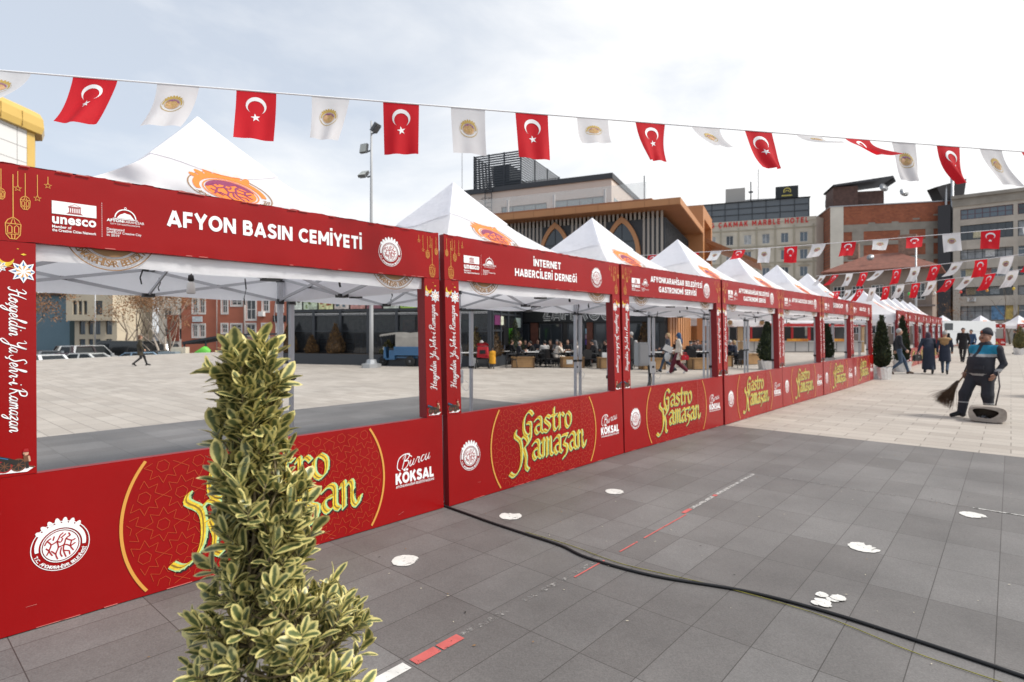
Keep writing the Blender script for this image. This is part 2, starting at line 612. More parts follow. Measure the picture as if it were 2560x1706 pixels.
BLACK = {
    'G': (1.15, [[(1.05, 1.25), (.72, 1.5), (.3, 1.2), (.14, .8), (.16, .3), (.45, .0), (.8, .25), (.82, .72), (.5, .78)], [(.82, .5), (.8, -.2), (.55, -.5)]]),
    'a': (.95, [[(.1, .85), (.45, 1.02), (.72, .85), (.72, .18), (.95, .02)], [(.7, .6), (.25, .5), (.12, .25), (.35, .0), (.7, .2)]]),
    's': (.8, [[(.72, .88), (.38, 1.02), (.14, .76), (.62, .4), (.62, .16), (.35, 0), (.05, .14)]]),
    't': (.72, [[(.34, 1.45), (.3, .9), (.3, .18), (.48, 0), (.68, .14)], [(.05, .98), (.62, 1.0)]]),
    'r': (.78, [[(.08, .9), (.22, 1.0), (.22, .02)], [(.24, .8), (.52, 1.02), (.72, .85)]]),
    'o': (.9, [[(.42, 1.02), (.14, .78), (.14, .25), (.42, 0), (.72, .25), (.72, .78), (.42, 1.02)]]),
    'R': (1.35, [[(-.25, 1.75), (-.3, 1.5), (.15, 1.2), (.3, .8), (.28, .1), (0, -.4), (-.5, -.62), (-.85, -.45)], [(.2, 1.15), (.55, 1.42), (.95, 1.12), (.7, .82), (.34, .66)], [(.55, .68), (.75, .2), (.7, -.3), (.95, -.5)]]),
    'm': (1.35, [[(.1, .88), (.24, 1.0), (.24, .02)], [(.26, .8), (.5, 1.02), (.62, .85), (.62, .02)], [(.64, .8), (.9, 1.02), (1.02, .85), (1.02, .15), (1.25, .02)]]),
    'z': (.8, [[(.05, .96), (.68, .98), (.22, .5), (.6, .3), (.52, -.15), (.12, -.35)]]),
    'n': (1.15, [[(.1, .88), (.24, 1.0), (.24, .02)], [(.26, .8), (.55, 1.02), (.7, .85), (.7, .2), (.95, .0), (1.12, .3)]]),
}


def blackletter(P, s, x, y, length, xh, m_gold, m_mint, m_dark, m_line, layer=0):
    tot = sum(BLACK[ch][0] for ch in s)
    kx = length / tot
    for off, ww, hh, mm, ly in (((.028, -.022), .30, .028, m_dark, 0), ((.010, -.002), .31, .032, m_mint, 1), ((-.004, .003), .215, .016, m_gold, 2), ((-.004, .003), .055, .006, m_line, 3)):
        pen = 0.0
        for ch in s:
            adv, strokes = BLACK[ch]
            for st in strokes:
                pts = [(x + (pen + a) * kx + off[0] * xh * 3, y + b * xh + off[1] * xh * 3) for a, b in catmull(st, 3)]
                P.nib(pts, ww * xh, R(38), mm, layer + ly, hh * xh)
            pen += adv


def _el(cx, cy, rx, ry, a0, a1, n=18):
    return [(cx + rx * math.cos(R(a0 + (a1 - a0) * i / n)), cy + ry * math.sin(R(a0 + (a1 - a0) * i / n))) for i in range(n + 1)]


_S = catmull([(.64, .76), (.55, .86), (.38, .90), (.2, .84), (.15, .70), (.24, .58), (.42, .50), (.58, .41), (.63, .27), (.55, .14), (.37, .10), (.2, .13), (.09, .25)], 3)
_O = _el(.48, .5, .37, .395, 0, 360, 26)
CAPS = {   # heavy geometric capitals: advance, straight strokes, curved strokes
    'A': (.92, [((.09, 0), (.46, .97)), ((.46, .97), (.83, 0)), ((.24, .27), (.68, .27))], []),
    'B': (.76, [((.11, 0), (.11, 1))], [[(.11, .9), (.42, .9)] + _el(.42, .725, .16, .175, 90, -90, 8) + [(.11, .55)], [(.11, .52), (.44, .52)] + _el(.44, .31, .19, .21, 90, -90, 8) + [(.11, .1)]]),
    'C': (.86, [], [_el(.48, .5, .37, .395, 42, 318, 22)]),
    'D': (.88, [((.11, 0), (.11, 1))], [[(.11, .9), (.36, .9)] + _el(.36, .5, .39, .40, 90, -90, 14) + [(.11, .1)]]),
    'E': (.68, [((.11, 0), (.11, 1)), ((.1, .895), (.62, .895)), ((.1, .5), (.57, .5)), ((.1, .105), (.62, .105))], []),
    'F': (.64, [((.11, 0), (.11, 1)), ((.1, .895), (.61, .895)), ((.1, .46), (.55, .46))], []),
    'G': (.92, [((.50, .46), (.86, .46)), ((.78, .46), (.78, .18))], [_el(.48, .5, .37, .395, 42, 325, 22)]),
    'H': (.86, [((.11, 0), (.11, 1)), ((.75, 0), (.75, 1)), ((.1, .5), (.76, .5))], []),
    'I': (.24, [((.12, 0), (.12, 1))], []),
    'K': (.80, [((.11, 0), (.11, 1)), ((.15, .38), (.68, 1)), ((.32, .6), (.72, 0))], []),
    'L': (.62, [((.11, 0), (.11, 1)), ((.1, .105), (.58, .105))], []),
    'M': (1.0, [((.11, 0), (.11, 1)), ((.89, 0), (.89, 1)), ((.13, .93), (.5, .30)), ((.87, .93), (.5, .30))], []),
    'N': (.87, [((.11, 0), (.11, 1)), ((.76, 0), (.76, 1)), ((.13, .95), (.74, .05))], []),
    'O': (.96, [], [_O]),
    'P': (.74, [((.11, 0), (.11, 1))], [[(.11, .9), (.42, .9)] + _el(.42, .675, .2, .225, 90, -90, 8) + [(.11, .45)]]),
    'R': (.78, [((.11, 0), (.11, 1)), ((.38, .45), (.66, 0))], [[(.11, .9), (.42, .9)] + _el(.42, .675, .2, .225, 90, -90, 8) + [(.11, .45)]]),
    'S': (.74, [], [_S]),
    'T': (.74, [((.37, 0), (.37, 1)), ((.02, .895), (.72, .895))], []),
    'U': (.82, [], [[(.11, 1)] + _el(.41, .41, .30, .31, 180, 360, 14) + [(.71, 1)]]),
    'Y': (.84, [((.42, 0), (.42, .46)), ((.08, 1), (.42, .42)), ((.76, 1), (.42, .42))], []),
    'V': (.86, [((.07, 1), (.43, .03)), ((.79, 1), (.43, .03))], []),
    'Z': (.74, [((.05, .895), (.68, .895)), ((.05, .105), (.70, .105)), ((.12, .1), (.62, .9))], []),
    '&': (.84, [], [catmull([(.80, .02), (.5, .35), (.25, .66), (.28, .85), (.42, .92), (.53, .82), (.48, .66), (.2, .48), (.1, .28), (.22, .12), (.45, .12), (.64, .28), (.72, .46)], 3)]),
    ' ': (.34, [], []),
}
_DIA = {'İ': 'I', 'Ö': 'O', 'Ğ': 'G', 'Ş': 'S', 'Ç': 'C'}


def block(P, s, x, y, cap, width, m=0, layer=0, w=.232):
    adv = [CAPS[_DIA.get(ch, ch)][0] + .10 for ch in s]
    k = width / (sum(adv) - .10)
    pen = 0.0
    to = lambda p: (x + (pen + p[0]) * k, y + p[1] * cap)
    for ch, a in zip(s, adv):
        base = _DIA.get(ch, ch)
        _, st, cu = CAPS[base]
        st = list(st)
        if ch == 'İ': st.append(((.12, 1.13), (.12, 1.34)))
        if ch == 'Ö': st += [((.31, 1.10), (.31, 1.29)), ((.65, 1.10), (.65, 1.29))]
        cu = list(cu)
        for p, q in st:
            dx, dy = q[0] - p[0], q[1] - p[1]
            L = math.hypot(dx, dy)
            nx, ny = -dy / L * w / 2, dx / L * w / 2
            P.poly([to((p[0] + nx, p[1] + ny)), to((p[0] - nx, p[1] - ny)), to((q[0] - nx, q[1] - ny)), to((q[0] + nx, q[1] + ny))], m, layer)
        extra = []
        if ch == 'Ğ': extra = [_el(.48, 1.26, .17, .13, 190, 350, 8)]
        if ch in 'ŞÇ': extra = [[(.40, .0), (.48, -.12), (.32, -.22)]]
        for c, ww in [(c, w) for c in cu] + [(c, w * .6) for c in extra]:
            n = len(c)
            vs = []
            for i, p in enumerate(c):
                cl = n > 4 and math.hypot(c[0][0] - c[-1][0], c[0][1] - c[-1][1]) < 1e-4
                u = c[(i - 1) % (n - 1)] if cl else c[max(i - 1, 0)]
                v = c[(i + 1) % (n - 1) if cl else min(i + 1, n - 1)]
                dx, dy = v[0] - u[0], v[1] - u[1]
                L = math.hypot(dx, dy) or 1
                nx, ny = -dy / L * ww / 2, dx / L * ww / 2
                vs += [P.fn(*to((p[0] + nx, p[1] + ny)), layer), P.fn(*to((p[0] - nx, p[1] - ny)), layer)]
            P.add(vs, [(2 * i, 2 * i + 1, 2 * i + 3, 2 * i + 2) for i in range(n - 1)], m)
        pen += a
# ---------------------------------------------------------------- ground
m_beige = tiles('beige paving', (0.34, 0.303, 0.264), (0.42, 0.382, 0.337), (0.17, 0.15, 0.13), 0.62, 0.31, 0.5, 0.62, mort=0.006, stain=0.10)
m_dark = tiles('dark paving', (0.114, 0.107, 0.103), (0.150, 0.144, 0.140), (0.050, 0.045, 0.042), 0.30, 0.592, 0.0, 0.50, mort=0.0028, shift=(0.037 * 1.54, -1.093 * 1.54), stain=0.34)
m_asphalt = M('street asphalt', (0.055, 0.055, 0.058), 0.85, 0.25, 0.3)

g = MB()
g.grid(lambda a, b: ((a - .5) * 3000, (b - .5) * 3000, -1.35), 6, 6)
tag(g.obj('ground', m_asphalt), kind='structure')


def sheet(name, pts, z, m, kind='structure', label=None, thick=None):
    b = MB()
    if thick:
        n = len(pts)
        vs = [(x, y, z) for x, y in pts] + [(x, y, z - thick) for x, y in pts]
        b.add(vs, [tuple(range(n))] + [(i, (i + 1) % n, (i + 1) % n + n, i + n)[::-1] for i in range(n)])
    else:
        b.add([(x, y, z) for x, y in pts], [tuple(range(len(pts)))])
    return tag(b.obj(name, m), kind=kind)


# raised square: its far left rim drops to the street
plaza = [(60, -30), (60, 130), W(75, 130), W(-20, 130), W(-14.6, 60), W(-19.8, 46.0), W(-22.9, 40.2), W(-25.2, 30.6), W(-31, 18), W(-30, -12), (0, -34)]
sheet('plaza', plaza, 0.0, m_beige, thick=1.3)
sheet('dark_paving', [(-10.65, -12), (14, -12), (14, 9.38), (-10.65, 9.38)], 0.004, m_dark)
kb = MB()
rim = [W(-14.6, 60), W(-19.8, 46.0), W(-22.9, 40.2), W(-25.2, 30.6), W(-31, 18)]
for a, b_ in zip(rim[:-1], rim[1:]):
    kb.bar((*a, .012), (*b_, .012), .3, .03)
tag(kb.obj('plaza_kerb', M('kerb stone', (0.42, 0.40, 0.37), .7, .1, 3)), kind='structure')

# ---------------------------------------------------------------- printed card of the stall fronts
m_card = M('red glossy card', (0.268, 0.0027, 0.0035), 0.26, 0.09, 1.3, 0.22, 5, spec=.28, bd=.012)
m_cardedge = M('red card edge', (0.24, 0.006, 0.010), 0.5)
m_torn = M('torn paper edge', (0.50, 0.16, 0.14), 0.8)
m_white = M('white ink', (0.82, 0.82, 0.83), 0.4)
m_gold = M('gold ink', (0.62, 0.30, 0.055), 0.4)
m_yel = M('yellow ink', (0.72, 0.50, 0.035), 0.38, 0.3, 30)
m_mint = M('mint ink', (0.40, 0.62, 0.30), 0.4)
m_blk = M('black ink', (0.018, 0.016, 0.014), 0.4)
m_olive = M('olive ink', (0.26, 0.15, 0.02), 0.4)
m_orange = M('orange ink', (0.80, 0.20, 0.015), 0.45)
m_lat = M('lattice ink', (0.46, 0.055, 0.010), 0.35)
m_blue = M('blue ink', (0.03, 0.14, 0.33), 0.4)
m_redink = M('red ink', (0.34, 0.008, 0.011), 0.35)
m_wood = M('brown ink', (0.14, 0.055, 0.025), 0.5)
m_skinink = M('skin ink', (0.55, 0.30, 0.20), 0.5)
PM = [m_white, m_gold, m_yel, m_mint, m_blk, m_olive, m_orange, m_lat, m_blue, m_redink, m_wood, m_skinink]
WHT, GLD, YEL, MNT, BLK, OLV, ORG, LAT, BLU, RED, WOD, SKN = range(12)
SL, SH = 2.96, 2.40          # width and height of one stall front


def warp(x, z):
    return .0022 * math.sin(3.1 * x + .7) * math.sin(4.3 * z + 1.1) + .0015 * math.sin(9.0 * x + 2 * z) + (.0045 * math.exp(-((x - 2.03) / .022) ** 2) if z < .8 else 0)


def slab(b, x0, x1, z0, z1, th, nx, nz, rnd=None, rag=0.0):
    top = [z1 + (rnd.uniform(-rag, rag) if rnd else 0) for _ in range(nx + 1)]
    bot = [z0 + (rnd.uniform(-rag, rag) * .6 if rnd and z0 > .1 else 0) for _ in range(nx + 1)]

    def fn(a, c):
        i = round(a * nx)
        x = x0 + (x1 - x0) * a
        z = bot[i] + (top[i] - bot[i]) * c
        y = -warp(x, z)
        if rnd and (c > .94 or (c < .06 and z0 > .1)): y += rnd.uniform(0, rag * .9)
        return (x, y, z)
    b.grid(fn, nx, nz, 0, True)
    # back and sides
    vs = [(x0, th, z0), (x1, th, z0), (x1, th, z1), (x0, th, z1), (x0, .0012, z0), (x1, .0012, z0), (x1, .0012, z1), (x0, .0012, z1)]
    b.add(vs, [(1, 0, 3, 2), (0, 4, 7, 3), (5, 1, 2, 6), (7, 6, 2, 3), (0, 1, 5, 4)], 1)


def pfn(x, z, layer):
    return (x, -warp(x, z) - .0030 - .0007 * layer, z)


def lantern(P, x, z, w, h, ztop, lw):
    P.ribbon([(x, z + h * .5), (x, ztop)], lw, GLD)
    t, b = z + h * .5, z - h * .5
    q = lambda pts: P.ribbon([(x + a * w, z + c * h) for a, c in pts], lw, GLD)
    q([(-.5, .2), (-.35, .36), (0, .5), (.35, .36), (.5, .2), (-.5, .2)])
    q([(-.5, .2), (-.46, -.26), (.46, -.26), (.5, .2)])
    q([(-.46, -.26), (-.2, -.46), (.2, -.46), (.46, -.26)])
    q([(-.15, .2), (0, .5), (.15, .2)])
    for sx in (-1, 1):
        q([(sx * .08, -.2), (sx * .08, .06), (sx * .22, .14), (sx * .36, .06), (sx * .36, -.2), (sx * .08, -.2)])
    q([(-.12, -.26), (-.08, -.46)])
    q([(.12, -.26), (.08, -.46)])


def lanterns(P, x0, s):
    lw = .0042
    lantern(P, x0 + s * .079, 2.066, .062, .118, 2.345, lw)
    lantern(P, x0 + s * .128, 2.205, .040, .074, 2.36, lw * .8)
    lantern(P, x0 + s * .032, 2.237, .032, .06, 2.365, lw * .8)
    for dx, z, zt in ((.098, 2.276, 2.365), (.178, 2.237, 2.362), (.222, 2.312, 2.36)):
        st = star5((x0 + s * dx, z), .017)
        P.ribbon(st + st[:1], .0032, GLD)
        P.ribbon([(x0 + s * dx, z + .017), (x0 + s * dx, zt)], .0032, GLD)


def city_marks(P):
    P.poly([(.238, 2.168), (.437, 2.168), (.437, 2.237), (.238, 2.237)], WHT)
    c = .338                                              # temple
    P.poly([(c - .032, 2.215), (c + .032, 2.215), (c, 2.231)], RED, 1)
    P.poly([(c - .022, 2.2175), (c + .022, 2.2175), (c, 2.2275)], WHT, 2)
    P.poly([(c - .028, 2.209), (c + .028, 2.209), (c + .028, 2.213), (c - .028, 2.213)], RED, 1)
    for i in range(6):
        x = c - .025 + i * .0095
        P.poly([(x, 2.184), (x + .004, 2.184), (x + .004, 2.208), (x, 2.208)], RED, 1)
    for k in range(3):
        P.poly([(c - .029 - k * .004, 2.1755 + (2 - k) * .003), (c + .029 + k * .004, 2.1755 + (2 - k) * .003), (c + .029 + k * .004, 2.1775 + (2 - k) * .003), (c - .029 - k * .004, 2.1775 + (2 - k) * .003)], RED, 1)
    P.text('unesco', .239, 2.118, .05, WHT, 0, .035, 'L', .197)
    P.text('Member of', .239, 2.092, .0145, WHT, 0, .02, 'L', .084)
    P.text('the Creative Cities Network', .239, 2.073, .0145, WHT, 0, .02, 'L', .197)
    for i in range(16):
        P.disc((.463, 2.258 - i * .0124), .0022, WHT, 0, 6)
    c = .578                                              # dish cover with the rock
    P.arc((c, 2.186), .052, .006, 3, 177, WHT, 0, 18)
    P.ribbon([(c - .062, 2.182), (c + .062, 2.182)], .004, WHT)
    P.arc((c, 2.246), .005, .003, 0, 360, WHT, 0, 10)
    P.poly([(c - .044, 2.186), (c + .044, 2.186), (c + .033, 2.200), (c + .024, 2.212), (c + .01, 2.214), (c - .004, 2.219), (c - .016, 2.212), (c - .028, 2.206)], WHT)
    P.text('AFYON', .486, 2.162, .015, WHT, 0, .04, 'L', .079)
    P.text('KARAHİSAR', .567, 2.162, .015, WHT, 0, .0, 'L', .106)
    P.text('CITY OF GASTRONOMY', .503, 2.146, .0085, WHT, 0, .0, 'L', .15)
    P.text('Designated', .486, 2.112, .013, WHT, 0, .008, 'L', .085)
    P.text('UNESCO Creative City', .486, 2.0945, .013, WHT, 0, .008, 'L', .172)
    P.text('In 2019', .486, 2.077, .013, WHT, 0, .008, 'L', .06)


def pillar_print(P, x0, up, mirror, part):
    """x0: left edge of a 0.17 m pillar"""
    xm = x0 + .085
    s = -1 if mirror else 1
    if part == 1:
        if up:
            script(P, 'Hoşgeldin Ya Şehr-i Ramazan', xm + .028, 1.03, .74, .033, .0062, WHT, 0, PI / 2, .28)
        else:
            script(P, 'Hoşgeldin Ya Şehr-i Ramazan', xm - .024, 1.765, .74, .033, .0062, WHT, 0, -PI / 2, .28)
        return
    if part == 2:
        return cannon_print(P, xm, s)
    cx, cz = xm - s * .036, 1.915                         # crescent
    pts, ws = [], []
    for i in range(17):
        t = R(150 + 200 * i / 16)
        pts.append((cx + .032 * math.cos(t), cz + .036 * math.sin(t)))
        ws.append(.002 + .02 * math.sin(PI * i / 16))
    P.ribbon(pts, ws, YEL)
    P.ribbon([(x0 + .004, 1.862), (xm - .02, 1.868), (xm + .01, 1.862)], .003, GLD)
    for fx, fz, r in ((xm + s * .034, 1.846, .060), (xm - s * .058, 1.866, .030)):
        q = []
        for i in range(16):
            rr = r if i % 2 == 0 else r * .62
            x = fx + rr * math.cos(PI * i / 8)
            q.append((min(max(x, x0 + .003), x0 + .167), fz + rr * math.sin(PI * i / 8)))
        P.poly(q, WHT, 0)
        for i in range(8):
            t = PI * i / 4 + PI / 8 * 0
            p = lambda k, dt: (min(max(fx + k * r * math.cos(t + dt), x0 + .004), x0 + .166), fz + k * r * math.sin(t + dt))
            P.poly([p(.5, -.17), p(.88, 0), p(.5, .17)], BLU, 1)
            P.poly([p(.12, 0), p(.42, -.3), p(.58, -.36), p(.46, 0)], GLD, 1)
    for dx, dz, r in ((.035, 1.935, .012), (-.02, 1.882, .011), (.012, 1.962, .005)):
        P.poly([(xm + s * dx - r, dz), (xm + s * dx, dz - r * .45), (xm + s * dx + r, dz), (xm + s * dx, dz + r * .45)], YEL, 0)


def cannon_print(P, xm, s):
    # cannon with its gunner
    b = .832
    X = lambda t: xm + s * t
    P.poly([(X(-.07), b - .012), (X(.045), b - .018), (X(.078), b + .004), (X(-.02), b + .006)], WHT, 0)
    P.ribbon([(X(.075), b + .002), (X(.0), b + .026), (X(-.03), b + .045)], .007, WOD, 1)
    for wx, r in ((-.045, .029), (.010, .030)):
        P.arc((X(wx), b + .022), r, .006, 0, 360, WOD if wx > 0 else RED, 2, 18)
        P.disc((X(wx), b + .022), r * .9, BLK, 1, 16)
        for k in range(4):
            t = PI * k / 4
            P.ribbon([(X(wx) - r * math.cos(t), b + .022 - r * math.sin(t)), (X(wx) + r * math.cos(t), b + .022 + r * math.sin(t))], .0032, WOD, 2)
    P.ribbon([(X(-.078), b + .07), (X(-.03), b + .052), (X(.008), b + .030)], [.024, .022, .026], BLK, 3)
    P.ribbon([(X(-.078), b + .074), (X(-.03), b + .057)], .004, BLU, 4)
    P.ribbon([(X(.046), b + .0), (X(.044), b + .035)], .013, BLK, 3)
    P.ribbon([(X(.044), b + .034), (X(.042), b + .066)], .024, WOD, 3)
    P.ribbon([(X(.052), b + .062), (X(.056), b + .034)], .008, SKN, 4)
    P.disc((X(.040), b + .078), .012, SKN, 4, 12)
    P.poly([(X(.028), b + .084), (X(.052), b + .084), (X(.049), b + .101), (X(.033), b + .101)], RED, 5)
    P.ribbon([(X(.028), b + .084), (X(.052), b + .084)], .003, BLK, 5)
    P.ribbon([(X(.029), b + .075), (X(.036), b + .073)], .003, BLK, 5)


def panel_print(pn):
    P = Print(pfn); emblem(P, (.268, .40), .128, WHT, RED); P.obj('town_emblem', PM, pn)
    P = Print(pfn)
    for cx, a0, a1 in ((1.165, 143, 217), (1.715, -37, 37)):
        P.arc((cx, .405), .622, .017, a0, a1, GLD, 2, 30)
    # star lattice inside the round field
    rnd = random.Random(4)
    inside = lambda x, z: .02 < z < .785 and (x - 1.165) ** 2 + (z - .405) ** 2 < .605 ** 2 or (.02 < z < .785 and 1.165 < x < 1.715) or (.02 < z < .785 and (x - 1.715) ** 2 + (z - .405) ** 2 < .605 ** 2)
    d = .20
    for i in range(-2, 14):
        for j in range(-1, 6):
            cx, cz = .56 + i * d + (j % 2) * d / 2, .05 + j * d * .86
            st = [(cx + (d * .30 if k % 2 else d * .50) * math.cos(PI * k / 8), cz + (d * .30 if k % 2 else d * .50) * math.sin(PI * k / 8)) for k in range(17)]
            for p, q in zip(st[:-1], st[1:]):
                if inside(*p) and inside(*q): P.ribbon([p, q], .0028, LAT)
            oc = [(cx + d * .18 * math.cos(PI * k / 3 + .26), cz + d * .18 * math.sin(PI * k / 3 + .26)) for k in range(7)]
            for p, q in zip(oc[:-1], oc[1:]):
                if inside(*p) and inside(*q): P.ribbon([p, q], .0028, LAT)
    P.obj('round_field_print', PM, pn)
    P = Print(pfn)
    blackletter(P, 'Gastro', 1.00, .478, .86, .162, YEL, MNT, BLK, OLV, 2)
    blackletter(P, 'Ramazan', .935, .222, 1.18, .182, YEL, MNT, BLK, OLV, 2)
    P.obj('festival_lettering', PM, pn)
    P = Print(pfn)
    script(P, 'Burcu', 2.50, .408, .315, .052, .0075, WHT, 0, R(9), .35)
    P.ribbon(catmull([(2.50, .40), (2.47, .43), (2.49, .50), (2.56, .53), (2.62, .50)], 5), .0075, WHT)
    block(P, 'KÖKSAL', 2.452, .297, .088, .40, WHT, 0, .26)
    P.text('AFYONKARAHİSAR BELEDİYE BAŞKANI', 2.452, .266, .019, WHT, 0, .015, 'L', .40)
    P.obj('name_lettering', PM, pn)


TITLES = [[('AFYON BASIN CEMİYETİ', .795, 1.375, 2.176, .098)],
          [('İNTERNET', 1.242, .478, 2.222, .078), ('HABERCİLERİ DERNEĞİ', .945, 1.08, 2.098, .078)],
          [('AFYONKARAHİSAR BELEDİYESİ', .72, 1.56, 2.215, .080), ('GASTRONOMİ SERVİSİ', .93, 1.15, 2.085, .080)],
          [('AFYONKARAHİSAR BELEDİYESİ', .72, 1.56, 2.215, .080), ('GASTRONOMİ SERVİSİ', .93, 1.15, 2.085, .080)],
          [('AFYON GAZETECİLER CEMİYETİ', .72, 1.56, 2.17, .082)],
          [('DESIGN SHOP', 1.0, 1.0, 2.16, .115)],
          [('H&K ATÖLYE', 1.05, .95, 2.16, .105)]]


def make_front(seed, up_l, up_r, title, marks=True):
    rnd = random.Random(seed)
    t = thing('stall_front', '', 'stall front', (0, 0, 0), 0, 'red card fronts of the nearer stall row')
    two = [m_card, m_cardedge]
    b = MB(); slab(b, 0, SL, 2.0, SH, .06, 74, 8, rnd, .006)
    for k in range(26):                                   # worn paper showing along the folds
        x = rnd.uniform(.05, SL - .15)
        if k % 3: b.box(x, x + rnd.uniform(.02, .10), -.010, -.004, SH - .007, SH - rnd.uniform(.001, .004), 2)
        else: b.box(x, x + rnd.uniform(.02, .08), -.009, -.0035, 2.002, 2.006, 2)
    bn = b.obj('banner', [m_card, m_cardedge, m_torn], t)
    for x0, s in ((0, 1), (SL, -1)):
        P = Print(pfn); lanterns(P, x0, s); P.obj('lantern_print', PM, bn)
    P = Print(pfn); city_marks(P); P.obj('partner_logos', PM, bn)
    P = Print(pfn); emblem(P, (2.437, 2.178), .112, WHT, RED); P.obj('town_emblem', PM, bn)
    if title:
        P = Print(pfn)
        for s, x, w, z, cap in title:
            P = Print(pfn)
            block(P, s, x, z, cap, w, WHT)
            P.obj('title_lettering', PM, bn)
    for x0, up, mi in ((0, up_l, False), (SL - .17, up_r, True)):
        b = MB(); slab(b, x0, x0 + .17, .80, 1.998, .10, 4, 24, None)
        pl = b.obj('pillar', two, t)
        mi = mi if x0 == 0 else not up
        P = Print(pfn); pillar_print(P, x0, up, mi, 0); P.obj('ornament_print', PM, pl)
        P = Print(pfn); pillar_print(P, x0, up, mi, 1); P.obj('greeting_lettering', PM, pl)
        P = Print(pfn); pillar_print(P, x0, up, mi, 2); P.obj('cannon_picture', PM, pl)
    b = MB(); slab(b, 0, SL, .004, .798, .06, 190, 10, None)
    for k in range(9):                                    # frayed lower edge
        x = rnd.uniform(.1, 2.7)
        b.box(x, x + rnd.uniform(.05, .16), -.0045, .002, .0045, .0075, 2)
    for k in range(6):                                   # scuffs low on the card
        x, z, a, l = rnd.uniform(.1, 2.8), rnd.uniform(.02, .22), rnd.uniform(-.5, .5), rnd.uniform(.02, .06)
        y = -warp(x, z) - .0042
        b.add([(x, y, z), (x + l, y, z + l * a), (x + l, y, z + l * a + .0022), (x, y, z + .0012)], [(0, 1, 2, 3)], 2)
    pn = b.obj('counter_panel', [m_card, m_cardedge, m_torn], t)
    panel_print(pn)
    return t


ROW = [(-3.80, .45), (-3.71, 3.415), (-3.68, 6.385), (-3.545, 9.40), (-3.49, 12.38), (-3.40, 15.36), (-3.345, 18.50)]
ROWEND = [(-3.725, 3.365), (-3.68, 6.36), (-3.56, 9.36), (-3.49, 12.36), (-3.41, 15.34), (-3.345, 18.46), (-3.33, 21.5)]
FL = ['nearest red stall front, at the left edge behind the variegated shrub',
      'red stall front with a two-line centred white title, where the black cable meets the row',
      'red stall front third along the row, the last standing on dark paving',
      'red stall front fourth along the row, first standing on the beige slabs',
      'red stall front with small one-line lettering, potted cypress showing behind its right pillar',
      'red stall front next to last in the near row, with a short bold title',
      'last red stall front of the near row, beside the foil-wrapped cypress pot']
for i in range(7):
    a, b_ = ROW[i], ROWEND[i]
    t = make_front(i + 1, i > 0, i == 0, TITLES[i])
    L = math.hypot(b_[0] - a[0], b_[1] - a[1])
    ang = math.atan2(b_[1] - a[1], b_[0] - a[0])
    t.location = (a[0], a[1], .006)
    t.rotation_euler = (R(-1.7 if i < 2 else -1.2), 0, ang)
    t.scale = (L / SL, 1, 1)
    t['label'] = FL[i]

# ---------------------------------------------------------------- pop-up tents
m_can = M('white tent fabric', (0.95, 0.95, 0.975), 0.75, 0.02, 3, 0.6, 7, trans=.52, bd=.03)
m_alu = M('grey painted tube', (0.46, 0.47, 0.50), 0.45, 0.06, 5)
m_joint = M('black plastic joint', (0.02, 0.02, 0.022), 0.5)
m_trib = M('black strap', (0.015, 0.015, 0.017), 0.8)
m_bulb = M('white bulb shade', (0.75, 0.75, 0.73), 0.4)
m_ink_or = M('tent orange ink', (0.80, 0.19, 0.02), 0.6)
m_ink_pu = M('tent purple ink', (0.22, 0.025, 0.09), 0.6)
m_ink_br = M('tent brown ink', (0.26, 0.14, 0.055), 0.6)
HW = 1.46
EAVE, PEAK = 2.24, 3.40


def roof_z(t):
    if t < .34:
        return PEAK - (PEAK - 2.855) * (t / .34) ** .96
    k = (t - .34) / .66
    return 2.855 - (2.855 - EAVE) * (k ** .92) - .035 * math.sin(PI * k)


def canopy_pt(f, s, t, up=0.0):
    z = roof_z(t) - .045 * math.sin(PI * min(1, t)) * (1 - s * s) + up
    o, a = t * HW, s * t * HW
    return [(a, -o, z), (o, a, z), (-a, o, z), (-o, -a, z)][f]


class Black:
    def __init__(self, b): self.b = b
    def cbox(self, c, s): self.b.cbox(c, s, 1)


